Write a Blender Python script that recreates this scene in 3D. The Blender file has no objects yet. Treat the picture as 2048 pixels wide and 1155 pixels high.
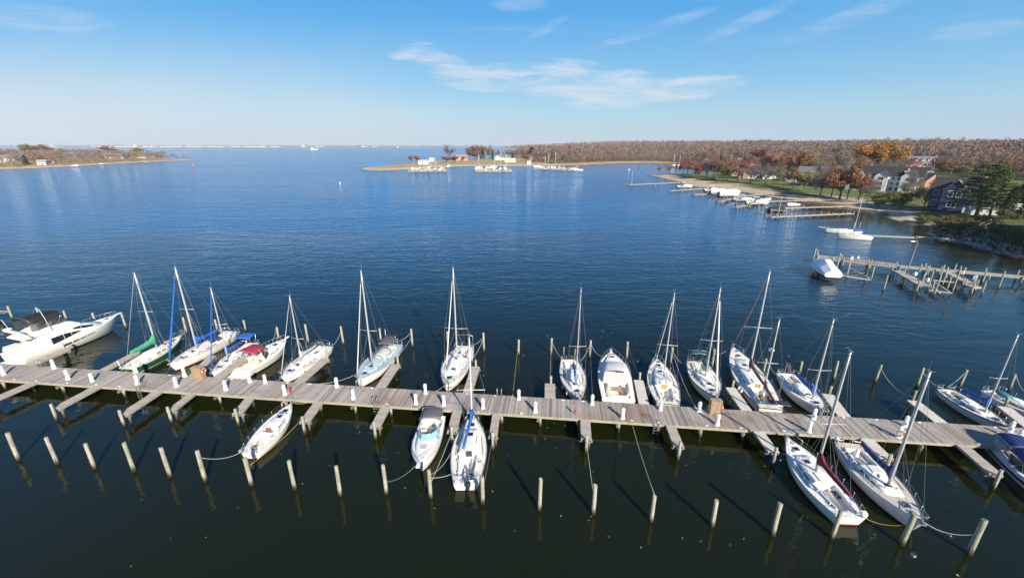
import bpy, math, random
import numpy as np
from mathutils import Vector, Matrix
SC=bpy.context.scene
COL=SC.collection
R=math.radians
rnd=random.Random(7)
# ---------------------------------------------------------------- camera
F_PX=840.; HZ=289.; CX=1024.; CY=577.5; CAM_H=28.
PITCH=math.atan((CY-HZ)/F_PX); CP,SP=math.cos(PITCH),math.sin(PITCH)
cam=bpy.data.cameras.new('camera'); co=bpy.data.objects.new('camera',cam); COL.objects.link(co)
co.location=(0,0,CAM_H); co.rotation_euler=(math.pi/2-PITCH,0,0)
cam.sensor_width=36; cam.lens=36*F_PX/2048; cam.clip_start=.5; cam.clip_end=40000
SC.camera=co
SC.render.resolution_x=1024; SC.render.resolution_y=577
SC.view_settings.view_transform='Standard'; SC.view_settings.look='None'
SC.view_settings.exposure=0.78; SC.view_settings.gamma=1
SC.cycles.use_denoising=True
SC.cycles.max_bounces=6; SC.cycles.volume_bounces=0; SC.cycles.transparent_max_bounces=8
SC.cycles.caustics_reflective=False; SC.cycles.caustics_refractive=False
SC.cycles.sample_clamp_indirect=4
# ---------------------------------------------------------------- sky and sun
SUN_EL=R(28); SUN_AZ=R(154)          # measured clockwise from +Y (view direction): behind the camera, to the right
w=bpy.data.worlds.new('World'); SC.world=w; w.use_nodes=True
nt=w.node_tree; N=nt.nodes; Lk=nt.links; N.clear()
out=N.new('ShaderNodeOutputWorld'); bg=N.new('ShaderNodeBackground'); Lk.new(bg.outputs[0],out.inputs[0])
sky=N.new('ShaderNodeTexSky'); sky.sky_type='NISHITA'; sky.sun_disc=False
sky.sun_elevation=SUN_EL; sky.sun_rotation=SUN_AZ; sky.altitude=10; sky.air_density=1.0; sky.dust_density=0.6; sky.ozone_density=1.6
bg.inputs[1].default_value=0.104
def wmath(op,a,b=None,c=None,clamp=False):
    n=N.new('ShaderNodeMath'); n.operation=op; n.use_clamp=clamp
    for i,x in enumerate((a,b,c)):
        if x is None: continue
        if isinstance(x,(int,float)): n.inputs[i].default_value=x
        else: Lk.new(x,n.inputs[i])
    return n.outputs[0]
def wsmooth(x,a,b):
    n=N.new('ShaderNodeMapRange'); n.interpolation_type='SMOOTHSTEP'
    Lk.new(x,n.inputs[0]); n.inputs[1].default_value=a; n.inputs[2].default_value=b
    return n.outputs[0]
tc=N.new('ShaderNodeTexCoord'); sx=N.new('ShaderNodeSeparateXYZ'); Lk.new(tc.outputs['Generated'],sx.inputs[0])
zc=wmath('MAXIMUM',sx.outputs[2],0.015)
yc=wmath('MAXIMUM',sx.outputs[1],0.05)
az=wmath('DIVIDE',sx.outputs[0],yc)            # tangent of the azimuth
el=wmath('DIVIDE',sx.outputs[2],yc)
# high cirrus sheet: directions projected on a plane overhead
cu=wmath('DIVIDE',sx.outputs[0],wmath('ADD',zc,.06)); cv=wmath('DIVIDE',sx.outputs[1],wmath('ADD',zc,.06))
cx=N.new('ShaderNodeCombineXYZ'); Lk.new(cu,cx.inputs[0]); Lk.new(cv,cx.inputs[1])
def wnoise(vec,scale,detail,rough,rot,sc3,dist=0.):
    mp=N.new('ShaderNodeMapping'); Lk.new(vec,mp.inputs[0]); mp.inputs['Rotation'].default_value=(0,0,R(rot)); mp.inputs['Scale'].default_value=sc3
    n=N.new('ShaderNodeTexNoise'); Lk.new(mp.outputs[0],n.inputs['Vector']); n.inputs['Scale'].default_value=scale; n.inputs['Detail'].default_value=detail; n.inputs['Roughness'].default_value=rough; n.inputs['Distortion'].default_value=dist
    return n.outputs[0]
n1=wnoise(cx.outputs[0],1.1,7,.62,35,(.35,1.5,1),.6)
n1b=wnoise(cx.outputs[0],2.6,8,.7,52,(.12,1.6,1),.3)
streak=wmath('MULTIPLY',wmath('MULTIPLY',wsmooth(n1,.45,.75),wsmooth(n1b,.42,.75)),wsmooth(el,.06,.22))
# the one cloud bank: a wisp that runs down to the right and fans out
azel=N.new('ShaderNodeCombineXYZ'); Lk.new(az,azel.inputs[0]); Lk.new(el,azel.inputs[1])
wv=N.new('ShaderNodeTexNoise'); Lk.new(azel.outputs[0],wv.inputs['Vector']); wv.inputs['Scale'].default_value=3.2; wv.inputs['Detail'].default_value=2
wa=N.new('ShaderNodeVectorMath'); wa.operation='MULTIPLY_ADD'; Lk.new(wv.outputs[1],wa.inputs[0]); wa.inputs[1].default_value=(.10,.05,0); Lk.new(azel.outputs[0],wa.inputs[2])
n2a=wnoise(wa.outputs[0],5.5,11,.68,-10,(.9,7.5,1),.5); n2b=wnoise(wa.outputs[0],4.2,10,.72,-22,(.8,4.5,1),.6)
n2=wmath('ADD',wmath('MULTIPLY',n2a,.6),wmath('MULTIPLY',n2b,.4))
n3=wnoise(azel.outputs[0],2.2,3,.5,0,(1,2.5,1),.3)
def blob(a0,e0,ra,re,tilt):
    da=wmath('SUBTRACT',az,a0); de=wmath('SUBTRACT',el,e0)
    de2=wmath('SUBTRACT',de,wmath('MULTIPLY',da,tilt))
    q=wmath('ADD',wmath('POWER',wmath('ABSOLUTE',wmath('DIVIDE',da,ra)),2.),wmath('POWER',wmath('ABSOLUTE',wmath('DIVIDE',de2,re)),2.))
    return wmath('MAXIMUM',wmath('SUBTRACT',1.,q),0.)
CLOUDS=[]
def px_azel(px,py):
    u=(px-CX)/F_PX; v=(CY-py)/F_PX; dy=CP+v*SP; dz=-SP+v*CP
    return u/dy, dz/dy
msum=None; thin=None
for (px,py,hw,hh,tilt) in ((824,102,60,22,.10),(884,126,75,30,-.25),(950,158,110,34,-.10),(1050,152,190,40,.06),(1150,178,180,38,-.10),(1250,172,170,40,.0),(1350,178,170,30,.09),(1205,204,110,24,-.05),(880,200,130,12,-.06),(1040,8,70,20,0),(1505,38,120,20,.42),(1720,28,190,26,.34),(1300,60,160,16,.30),(1090,60,60,14,.5),(90,40,170,40,-.1),(150,110,240,30,-.1),(420,160,240,20,-.05),(1960,60,120,24,.1)):
    a0,e0=px_azel(px,py); a1,_=px_azel(px+hw,py); _,e1=px_azel(px,py-hh)
    b=blob(a0,e0,abs(a1-a0),abs(e1-e0),tilt)
    if py<=60 or hh<=12 or px<500 or px>1500: thin=b if thin is None else wmath('MAXIMUM',thin,b)
    else: msum=b if msum is None else wmath('MAXIMUM',msum,b)
cl=wmath('MULTIPLY',wsmooth(wmath('ADD',wmath('MULTIPLY',msum,.34),wmath('MULTIPLY',n2,2.5)),1.20,1.85),wsmooth(msum,0,.45))
cl=wmath('MULTIPLY',cl,.86)
cl=wmath('MAXIMUM',cl,wmath('MULTIPLY',wmath('MULTIPLY',wsmooth(thin,0,.9),wsmooth(n2,.34,.72)),.42))
# thin veil low on the left
veil=wmath('MULTIPLY',wsmooth(wmath('ADD',wmath('MULTIPLY',az,-.42),wmath('MULTIPLY',n3,.55)),.10,.95),wmath('MULTIPLY',wsmooth(el,.27,.04),.8))
tot=wmath('MAXIMUM',wmath('MAXIMUM',cl,wmath('MULTIPLY',streak,.4)),veil,None)
tot=wmath('MINIMUM',tot,.95)
hs=N.new('ShaderNodeHueSaturation'); hs.inputs['Saturation'].default_value=1.42; hs.inputs['Value'].default_value=1.08; Lk.new(sky.outputs[0],hs.inputs['Color'])
ang=wmath('ARCSINE',sx.outputs[2]); rp=N.new('ShaderNodeValToRGB'); Lk.new(wmath('DIVIDE',ang,R(90)),rp.inputs[0])
e=rp.color_ramp.elements
for i_,(dg,c_) in enumerate(((0,(.47,.60,.74)),(3.5,(.40,.61,.78)),(7,(.255,.535,.80)),(14,(.108,.405,.80)),(21,(.060,.32,.77)),(40,(.042,.16,.49)),(90,(.036,.088,.27)))):
    q=e[i_] if i_<2 else e.new(.5)
    q.position=dg/90; q.color=(*[x/1.0 for x in c_],1)
sc_=N.new('ShaderNodeVectorMath'); sc_.operation='SCALE'; Lk.new(rp.outputs[0],sc_.inputs[0]); sc_.inputs['Scale'].default_value=1/(.104*1.717)
hz=N.new('ShaderNodeMix'); hz.data_type='RGBA'; hz.inputs[0].default_value=.9; Lk.new(hs.outputs[0],hz.inputs[6]); Lk.new(sc_.outputs[0],hz.inputs[7])
mx=N.new('ShaderNodeMix'); mx.data_type='RGBA'; Lk.new(tot,mx.inputs[0]); Lk.new(hz.outputs[2],mx.inputs[6]); mx.inputs[7].default_value=(3.95,4.35,4.8,1)
Lk.new(mx.outputs[2],bg.inputs[0])
sl=bpy.data.lights.new('sun','SUN'); sl.energy=5.0; sl.angle=R(.53); sl.color=(1,.915,.775)
so=bpy.data.objects.new('sun',sl); COL.objects.link(so)
sd=Vector((math.sin(SUN_AZ)*math.cos(SUN_EL),math.cos(SUN_AZ)*math.cos(SUN_EL),math.sin(SUN_EL)))
so.rotation_euler=sd.to_track_quat('Z','Y').to_euler(); so.location=(40,-80,80)
# ---------------------------------------------------------------- helpers
def at(px,py,z=0.):
    u=(px-CX)/F_PX; v=(CY-py)/F_PX
    dy=CP+v*SP; dz=-SP+v*CP; t=(z-CAM_H)/dz
    return Vector((u*t,dy*t,z))
def proj(p):
    zz=p[2]-CAM_H; f=p[1]*CP-zz*SP
    return CX+F_PX*p[0]/f, CY-F_PX*(p[1]*SP+zz*CP)/f
ORD='first second third fourth fifth sixth seventh eighth ninth tenth eleventh twelfth thirteenth fourteenth fifteenth sixteenth seventeenth eighteenth nineteenth twentieth'.split()
def ordw(i):
    if i<20: return ORD[i]
    tens={2:'twenty',3:'thirty',4:'forty',5:'fifty',6:'sixty'}
    t,u=divmod(i+1,10)
    return (tens[t]+'-'+ORD[u-1]) if u else {3:'thirtieth',4:'fortieth',5:'fiftieth',6:'sixtieth'}[t]
def tag(o,label=None,cat=None,group=None,kind=None):
    if label: o['label']=label
    if cat: o['category']=cat
    if group: o['group']=group
    if kind: o['kind']=kind
    return o
def empty(name,loc,rz=0,label=None,cat=None,group=None):
    o=bpy.data.objects.new(name,None); COL.objects.link(o); o.location=loc; o.rotation_euler=(0,0,rz)
    o.empty_display_size=.3
    return tag(o,label,cat,group)
def copy_tree(o,parent=None):
    c=o.copy(); COL.objects.link(c); c.parent=parent
    for ch in list(o.children): copy_tree(ch,c)
    return c
class MB:
    def __init__(s): s.v=[];s.f=[];s.m=[];s.s=[]
    def add(s,vs,fs,m=0,sm=False):
        n=len(s.v); s.v.extend([tuple(p) for p in vs])
        for f in fs: s.f.append([n+i for i in f]); s.m.append(m); s.s.append(sm)
    def box(s,c,d,rz=0,m=0,top=1.):
        a,b=math.cos(rz),math.sin(rz); vs=[]
        for z,k in ((-.5,1),(.5,top)):
            for x,y in ((-.5,-.5),(.5,-.5),(.5,.5),(-.5,.5)):
                X,Y=x*d[0]*k,y*d[1]*k; vs.append((c[0]+X*a-Y*b,c[1]+X*b+Y*a,c[2]+z*d[2]))
        s.add(vs,[(3,2,1,0),(4,5,6,7),(0,1,5,4),(1,2,6,5),(2,3,7,6),(3,0,4,7)],m)
    def bar(s,p0,p1,w,h,m=0):
        p0,p1=Vector(p0),Vector(p1); d=(p1-p0).normalized()
        sd=d.cross(Vector((0,0,1))); sd=sd.normalized() if sd.length>1e-4 else Vector((1,0,0)); up=sd.cross(d)
        vs=[]
        for p in (p0,p1):
            for a,b in ((-.5,-.5),(.5,-.5),(.5,.5),(-.5,.5)): vs.append(p+sd*(a*w)+up*(b*h))
        s.add(vs,[(3,2,1,0),(4,5,6,7),(0,1,5,4),(1,2,6,5),(2,3,7,6),(3,0,4,7)],m)
    def tube(s,p0,p1,r0,r1=None,n=6,m=0,cap=True):
        s.path([p0,p1],[r0,r0 if r1 is None else r1],n,m,cap)
    def path(s,pts,r,n=5,m=0,cap=True):
        pts=[Vector(p) for p in pts]; k=len(pts)
        if not isinstance(r,(list,tuple)): r=[r]*k
        rings=[]; ref=None
        for i,p in enumerate(pts):
            d=(pts[min(i+1,k-1)]-pts[max(i-1,0)]); d=d.normalized() if d.length>1e-6 else Vector((0,0,1))
            if ref is None:
                ref=Vector((0,0,1)) if abs(d.z)<.9 else Vector((1,0,0))
            a=d.cross(ref); a=a.normalized() if a.length>1e-5 else d.orthogonal().normalized()
            b=d.cross(a); ref=-b if False else ref
            rings.append([p+a*(r[i]*math.cos(2*math.pi*j/n))+b*(r[i]*math.sin(2*math.pi*j/n)) for j in range(n)])
        s.loft(rings,True,cap,cap,m,n>4)
    def loft(s,rings,closed=True,c0=True,c1=True,m=0,sm=True):
        n=len(rings[0]); vs=[p for r in rings for p in r]; fs=[]
        for i in range(len(rings)-1):
            for j in range(n if closed else n-1):
                a=i*n+j; b=i*n+(j+1)%n; fs.append((a,b,b+n,a+n))
        s.add(vs,fs,m,sm)
        q=len(s.v)-len(vs)
        if c0: s.f.append([q+j for j in range(n)][::-1]); s.m.append(m); s.s.append(False)
        if c1: s.f.append([q+(len(rings)-1)*n+j for j in range(n)]); s.m.append(m); s.s.append(False)
    def sphere(s,c,r,n=8,k=5,m=0):
        rx,ry,rz=(r,r,r) if isinstance(r,(int,float)) else r
        rings=[]
        for i in range(k+1):
            t=math.pi*(i+.02)/(k+.04); q=max(math.sin(t),.02)
            rings.append([(c[0]+rx*q*math.cos(2*math.pi*j/n),c[1]+ry*q*math.sin(2*math.pi*j/n),c[2]-rz*math.cos(t)) for j in range(n)])
        s.loft(rings,True,True,True,m,True)
    def torus(s,c,Rr,r,ax='z',n=14,k=6,m=0,ms=None):
        rings=[]
        for i in range(n):
            a=2*math.pi*i/n; q=[]
            for j in range(k):
                b=2*math.pi*j/k; u=(Rr+r*math.cos(b)); x,y,z=u*math.cos(a),u*math.sin(a),r*math.sin(b)
                if ax=='x': x,y,z=z,x,y
                if ax=='y': x,y,z=x,z,y
                q.append((c[0]+x,c[1]+y,c[2]+z))
            rings.append(q)
        vs=[p for q in rings for p in q]
        for i in range(n):
            i2=(i+1)%n
            s.add([],[],0)
        b0=len(s.v); s.v.extend(vs)
        for i in range(n):
            for j in range(k):
                s.f.append([b0+i*k+j,b0+i*k+(j+1)%k,b0+((i+1)%n)*k+(j+1)%k,b0+((i+1)%n)*k+j]); s.m.append(ms[i%len(ms)] if ms else m); s.s.append(True)
    def build(s,name,mats,parent=None,origin=None,loc=None):
        me=bpy.data.meshes.new(name)
        v=s.v
        if origin is not None: v=[(p[0]-origin[0],p[1]-origin[1],p[2]-origin[2]) for p in v]
        me.from_pydata(v,[],s.f)
        if not isinstance(mats,(list,tuple)): mats=[mats]
        for m in mats: me.materials.append(m)
        if len(mats)>1: me.polygons.foreach_set('material_index',s.m)
        me.polygons.foreach_set('use_smooth',s.s)
        me.update()
        o=bpy.data.objects.new(name,me); COL.objects.link(o)
        if parent is not None: o.parent=parent
        if origin is not None: o.location=origin
        if loc is not None: o.location=loc
        return o
# ---------------------------------------------------------------- materials
MT={}
def mat(name,col,rough=.5,var=.12,scale=2.,metal=0.,spec=.5,bump=0.,island=0.,coat=0.,alpha=1.,detail=4):
    if name in MT: return MT[name]
    m=bpy.data.materials.new(name); m.use_nodes=True; t=m.node_tree; b=t.nodes['Principled BSDF']
    b.inputs['Roughness'].default_value=rough; b.inputs['Metallic'].default_value=metal; b.inputs['Specular IOR Level'].default_value=spec
    b.inputs['Coat Weight'].default_value=coat; b.inputs['Alpha'].default_value=alpha
    tcn=t.nodes.new('ShaderNodeTexCoord'); no=t.nodes.new('ShaderNodeTexNoise'); no.inputs['Scale'].default_value=scale; no.inputs['Detail'].default_value=detail
    t.links.new(tcn.outputs['Object'],no.inputs['Vector'])
    f=no.outputs[0]
    if island>0:
        g=t.nodes.new('ShaderNodeNewGeometry'); mm=t.nodes.new('ShaderNodeMix'); mm.inputs[0].default_value=island
        t.links.new(f,mm.inputs[2]); t.links.new(g.outputs['Random Per Island'],mm.inputs[3]); f=mm.outputs[0]
    r=t.nodes.new('ShaderNodeValToRGB'); t.links.new(f,r.inputs[0])
    cols=col if isinstance(col,list) else [tuple(max(0,c*(1-var)) for c in col),tuple(min(1,c*(1+var)) for c in col)]
    e=r.color_ramp.elements
    lo,hi=(.25,.75) if island<.5 else (.05,.95)
    while len(e)<len(cols): e.new(.5)
    for i,c in enumerate(cols): e[i].position=lo+(hi-lo)*i/max(1,len(cols)-1); e[i].color=(*c,1)
    t.links.new(r.outputs[0],b.inputs['Base Color'])
    if bump>0:
        bp=t.nodes.new('ShaderNodeBump'); bp.inputs['Strength'].default_value=bump; bp.inputs['Distance'].default_value=.05
        n2=t.nodes.new('ShaderNodeTexNoise'); n2.inputs['Scale'].default_value=scale*4; n2.inputs['Detail'].default_value=4; t.links.new(tcn.outputs['Object'],n2.inputs['Vector'])
        t.links.new(n2.outputs[0],bp.inputs['Height']); t.links.new(bp.outputs[0],b.inputs['Normal'])
    MT[name]=m; return m
def srgb(r,g,b):
    return tuple(((x/255)/12.92 if x<=10 else ((x/255+.055)/1.055)**2.4) for x in (r,g,b))
GEL=mat('white_gelcoat',(.80,.77,.69),.28,.05,1.3,coat=.2)
GEL2=mat('cream_gelcoat',(.70,.67,.60),.35,.05,1.3)
NSK=mat('grey_nonskid_deck',(.72,.68,.59),.6,.08,3)
TAN=mat('tan_nonskid_deck',(.58,.52,.42),.65,.08,3)
PBL=mat('pale_blue_deck',(.42,.53,.58),.55,.08,3)
GRN=mat('green_hull_paint',(.012,.10,.045),.25,.1,1.5,coat=.3)
ANT=mat('antifouling_paint',(.06,.02,.018),.7,.3,3)
ANB=mat('dark_antifouling',(.015,.02,.03),.7,.3,3)
RED=mat('red_stripe',(.35,.03,.03),.4,.1)
NVY=mat('navy_stripe',(.015,.02,.06),.35,.1)
SBL=mat('blue_sail_canvas',(.012,.10,.42),.75,.22,3,bump=.4)
NCV=mat('navy_canvas',(.014,.035,.13),.75,.2,3,bump=.4)
BRG=mat('burgundy_canvas',(.16,.012,.03),.75,.2,3,bump=.4)
MRN=mat('mauve_brown_canvas',(.17,.085,.08),.8,.2,3,bump=.4)
TGR=mat('teal_green_canvas',(.05,.30,.17),.75,.18,3,bump=.4)
DGR=mat('dark_green_canvas',(.012,.11,.08),.75,.2,3,bump=.4)
BLK=mat('black_canvas',(.012,.012,.014),.7,.2,4,bump=.3)
GRY=mat('charcoal_canvas',(.10,.10,.10),.75,.15,4,bump=.3)
LGR=mat('light_grey_canvas',(.44,.43,.42),.75,.08,4,bump=.2)
RDC=mat('red_canvas',(.30,.02,.045),.75,.15,3,bump=.3)
SAL=mat('white_sailcloth',(.62,.60,.56),.8,.08,3,bump=.3)
ALU=mat('aluminium_spar',(.52,.51,.49),.42,.06,2,metal=.35)
WHP=mat('white_spar_paint',(.68,.67,.64),.4,.05,2)
STL=mat('stainless_rail',(.55,.55,.55),.3,.05,4,metal=.75)
WIR=mat('rigging_wire',(.30,.29,.28),.4,.1,4,metal=.5)
GLS=mat('dark_glass',(.012,.014,.018),.08,.2,2,spec=.7)
GLT=mat('tinted_window',(.05,.045,.045),.12,.3,3)
AQU=mat('aqua_windscreen',(.22,.40,.40),.12,.12,2)
TEK=mat('varnished_teak',(.22,.11,.05),.45,.2,6)
OAK=mat('companionway_wood',(.40,.23,.10),.5,.2,6)
RUB=mat('black_rubber',(.012,.012,.012),.5,.2,4)
ROP=mat('mooring_rope',(.52,.49,.42),.85,.15,20)
ROY=mat('yellow_rope',(.50,.36,.06),.85,.15,20)
SOL=mat('solar_cell',(.010,.014,.03),.15,.3,10)
ORG=mat('orange_life_ring',(.72,.09,.02),.5,.1)
UPH=mat('seat_upholstery',(.55,.50,.42),.7,.1,4)
# weathered timber
PLK=mat('weathered_deck_plank',[(.15,.125,.105),(.28,.245,.21),(.37,.33,.29),(.43,.385,.34),(.29,.21,.16)],.85,scale=7,bump=.5,island=.72,spec=.2)
def patchy(m,c2,scale,lo,hi,amt):
    t=m.node_tree; b=t.nodes['Principled BSDF']; g=t.nodes.new('ShaderNodeTexCoord'); n=t.nodes.new('ShaderNodeTexNoise'); n.inputs['Scale'].default_value=scale; n.inputs['Detail'].default_value=3; t.links.new(g.outputs['Object'],n.inputs['Vector'])
    r=t.nodes.new('ShaderNodeMapRange'); t.links.new(n.outputs[0],r.inputs[0]); r.inputs[1].default_value=lo; r.inputs[2].default_value=hi; r.inputs[4].default_value=amt
    x=t.nodes.new('ShaderNodeMix'); x.data_type='RGBA'; t.links.new(r.outputs[0],x.inputs[0]); t.links.new(b.inputs['Base Color'].links[0].from_socket,x.inputs[6]); x.inputs[7].default_value=(*c2,1); t.links.new(x.outputs[2],b.inputs['Base Color']); return m
patchy(PLK,(.26,.17,.115),.16,.50,.70,.55); patchy(PLK,(.16,.14,.125),.9,.55,.75,.6)
PLF=mat('finger_pier_plank',[(.25,.215,.18),(.37,.325,.28),(.44,.39,.34),(.31,.25,.20)],.85,scale=7,bump=.5,island=.6,spec=.2)
PLP=mat('pale_new_plank',[(.50,.45,.39),(.60,.545,.48)],.8,scale=7,bump=.4,island=.5,spec=.2)
BEM=mat('timber_edge_beam',[(.26,.24,.17),(.40,.37,.28)],.85,scale=3,bump=.5,spec=.2)
PWH=mat('white_pedestal_paint',(.78,.78,.76),.4,.04,3)
CAB=mat('brown_plywood',[(.20,.13,.08),(.30,.20,.12)],.7,scale=4,bump=.3)
# mooring pile: weathered pale top, greenish flank, dark wet foot (the stain line is at a fixed height)
def pile_mat(name,c1,c2,c3):
    m=mat(name,[c1,c2,c3],.9,scale=2.5,bump=.8,spec=.15,detail=6); t=m.node_tree; b=t.nodes['Principled BSDF']
    g=t.nodes.new('ShaderNodeNewGeometry'); sp=t.nodes.new('ShaderNodeSeparateXYZ'); t.links.new(g.outputs['Position'],sp.inputs[0])
    mr=t.nodes.new('ShaderNodeMapRange'); t.links.new(sp.outputs[2],mr.inputs[0]); mr.inputs[1].default_value=.22; mr.inputs[2].default_value=.42
    mpp=t.nodes.new('ShaderNodeMapping'); mpp.inputs['Scale'].default_value=(9,9,.5); t.links.new(g.outputs['Position'],mpp.inputs[0]); ns=t.nodes.new('ShaderNodeTexNoise'); ns.inputs['Scale'].default_value=1.6; ns.inputs['Detail'].default_value=5; t.links.new(mpp.outputs[0],ns.inputs['Vector'])
    rs=t.nodes.new('ShaderNodeMapRange'); t.links.new(ns.outputs[0],rs.inputs[0]); rs.inputs[1].default_value=.42; rs.inputs[2].default_value=.68; rs.inputs[3].default_value=.0; rs.inputs[4].default_value=.75
    ms=t.nodes.new('ShaderNodeMix'); ms.data_type='RGBA'; t.links.new(rs.outputs[0],ms.inputs[0]); t.links.new(b.inputs['Base Color'].links[0].from_socket,ms.inputs[6]); ms.inputs[7].default_value=(.15,.135,.10,1); t.links.new(ms.outputs[2],b.inputs['Base Color'])
    sm=t.nodes.new('ShaderNodeMath'); sm.operation='MULTIPLY_ADD'; t.links.new(ns.outputs[0],sm.inputs[0]); sm.inputs[1].default_value=-.9; t.links.new(sp.outputs[2],sm.inputs[2]); t.links.new(sm.outputs[0],mr.inputs[0]); mr.inputs[1].default_value=-.25; mr.inputs[2].default_value=.25
    mm=t.nodes.new('ShaderNodeMix'); mm.data_type='RGBA'; t.links.new(mr.outputs[0],mm.inputs[0]); mm.inputs[6].default_value=(.035,.026,.015,1)
    t.links.new(b.inputs['Base Color'].links[0].from_socket,mm.inputs[7]); t.links.new(mm.outputs[2],b.inputs['Base Color'])
    return m
PIL=pile_mat('mooring_pile_timber',(.25,.26,.19),(.40,.37,.29),(.47,.43,.36))
PLG=pile_mat('green_treated_pile',(.20,.27,.17),(.32,.34,.23),(.42,.38,.29))
PLD=pile_mat('dark_dock_pile',(.10,.085,.065),(.20,.175,.14),(.28,.25,.20))
# ---------------------------------------------------------------- water
TILT=.085
SKYTINT=(.004,.092,.235,1)  # sky's blue reflection, put into the base colour of the far water
RNDM=.62
def water_mat():
    m=bpy.data.materials.new('river_water'); m.use_nodes=True; t=m.node_tree; b=t.nodes['Principled BSDF']
    b.inputs['Base Color'].default_value=(.009,.0145,.0075,1); b.inputs['Roughness'].default_value=.04; b.inputs['IOR'].default_value=1.335
    tcn=t.nodes.new('ShaderNodeTexCoord')
    def nz(scale,rot,sc,detail,dist=0):
        mp=t.nodes.new('ShaderNodeMapping'); mp.inputs['Rotation'].default_value=(0,0,R(rot)); mp.inputs['Scale'].default_value=sc
        t.links.new(tcn.outputs['Object'],mp.inputs[0]); n=t.nodes.new('ShaderNodeTexNoise'); n.inputs['Scale'].default_value=scale; n.inputs['Detail'].default_value=detail; n.inputs['Distortion'].default_value=dist; n.inputs['Roughness'].default_value=.55
        t.links.new(mp.outputs[0],n.inputs['Vector']); return n.outputs[0]
    def mth(op,a,b_,cl=False):
        n=t.nodes.new('ShaderNodeMath'); n.operation=op; n.use_clamp=cl
        for i,x in enumerate((a,b_)):
            if isinstance(x,(int,float)): n.inputs[i].default_value=x
            else: t.links.new(x,n.inputs[i])
        return n.outputs[0]
    def mr(x,a,b_,c=0.,d=1.):
        n=t.nodes.new('ShaderNodeMapRange'); n.interpolation_type='SMOOTHSTEP'; t.links.new(x,n.inputs[0])
        for i,q in enumerate((a,b_,c,d)): n.inputs[i+1].default_value=q
        return n.outputs[0]
    spy=t.nodes.new('ShaderNodeSeparateXYZ'); t.links.new(tcn.outputs['Object'],spy.inputs[0])
    dm=t.nodes.new('ShaderNodeMix'); dm.data_type='RGBA'; t.links.new(mr(spy.outputs[1],42,185),dm.inputs[0])   # silty basin -> blue sky reflection painted into the far water
    dm.inputs[6].default_value=(.0075,.0105,.0015,1); dm.inputs[7].default_value=SKYTINT; d2=t.nodes.new('ShaderNodeMix'); d2.data_type='RGBA'; t.links.new(mr(mth('SUBTRACT',spy.outputs[0],mth('MULTIPLY',spy.outputs[1],.2)),66,108),d2.inputs[0]); t.links.new(dm.outputs[2],d2.inputs[6]); d2.inputs[7].default_value=(.016,.015,.006,1); t.links.new(d2.outputs[2],b.inputs['Base Color'])   # the bank's brown reflection, painted into the water colour
    swell=nz(.22,-9,(.35,1.,1),2); rip=nz(.85,-14,(.42,1.,1),3,.4); fine=nz(2.1,10,(.7,1,1),2,.3)
    h=mth('ADD',mth('ADD',mth('MULTIPLY',swell,.80),mth('MULTIPLY',rip,.62)),mth('MULTIPLY',fine,.09))
    sp=t.nodes.new('ShaderNodeSeparateXYZ'); t.links.new(tcn.outputs['Object'],sp.inputs[0])
    far=mr(sp.outputs[1],36,135,.12,RNDM); patch=mr(nz(.011,20,(.35,1,1),4,.5),.38,.62,.62,1.1)
    slick=mr(nz(.0045,8,(.3,1.6,1),3,.6),.60,.70,1.,.5)
    lee=mr(mth('SUBTRACT',sp.outputs[0],mth('MULTIPLY',sp.outputs[1],.2)),60,105,1.,.22)   # sheltered water under the right bank
    st=mth('MULTIPLY',mth('MULTIPLY',mth('MULTIPLY',far,patch),slick),lee)
    bp=t.nodes.new('ShaderNodeBump'); bp.inputs['Distance'].default_value=1.; bp.inputs['Strength'].default_value=1.
    # wind ripples are steeper on the face turned to the shore the photo is taken from
    shel=mth('MULTIPLY',mth('MAXIMUM',mth('SUBTRACT',mth('SUBTRACT',sp.outputs[0],mth('MULTIPLY',sp.outputs[1],.2)),35.),0.),1.2); yo=mth('SUBTRACT',mth('SUBTRACT',sp.outputs[1],shel),110.); lean=mth('MULTIPLY',mth('MULTIPLY',mth('ADD',mth('SQRT',mth('ADD',mth('MULTIPLY',yo,yo),3600.),0.),yo),.5),TILT)
    t.links.new(mth('ADD',mth('MULTIPLY',h,st),lean),bp.inputs['Height']); t.links.new(bp.outputs[0],b.inputs['Normal'])
    return m
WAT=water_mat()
wb=MB()
xs=[-9000,-2500,-800,-300,0,300,800,2500,9000]; ys=[-120,0,60,150,400,1000,2500,5000,9000]
wb.v=[(x,y,0) for y in ys for x in xs]
for j in range(len(ys)-1):
    for i in range(len(xs)-1): a=j*9+i; wb.f.append([a,a+1,a+10,a+9]); wb.m.append(0); wb.s.append(False)
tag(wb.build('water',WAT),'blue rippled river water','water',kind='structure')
# ================================================================ main pier, finger piers, piles, pedestals
DZ=1.35                                        # deck level above the water
NE=[at(*p,DZ) for p in ((0,756),(350,786),(1000,826.5),(1500,858),(1990,893))]
FE=[at(*p,DZ) for p in ((0,724),(520,764),(1000,790.5),(1500,820),(2040,853))]
def fit(ps):
    n=len(ps); mx=sum(p.x for p in ps)/n; my=sum(p.y for p in ps)/n
    k=sum((p.x-mx)*(p.y-my) for p in ps)/sum((p.x-mx)**2 for p in ps); return k,my-k*mx
k1,c1=fit(NE); k2,c2=fit(FE); KD=(k1+k2)/2
DANG=math.atan(KD); DU=Vector((math.cos(DANG),math.sin(DANG),0)); DV=Vector((-math.sin(DANG),math.cos(DANG),0))
DO=Vector((0,(c1+c2)/2,0)); DW=(c2-c1)*math.cos(DANG)      # pier axis origin, pier width
def dock_uv(p): q=Vector((p[0],p[1],0))-DO; return q.dot(DU),q.dot(DV)
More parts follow.
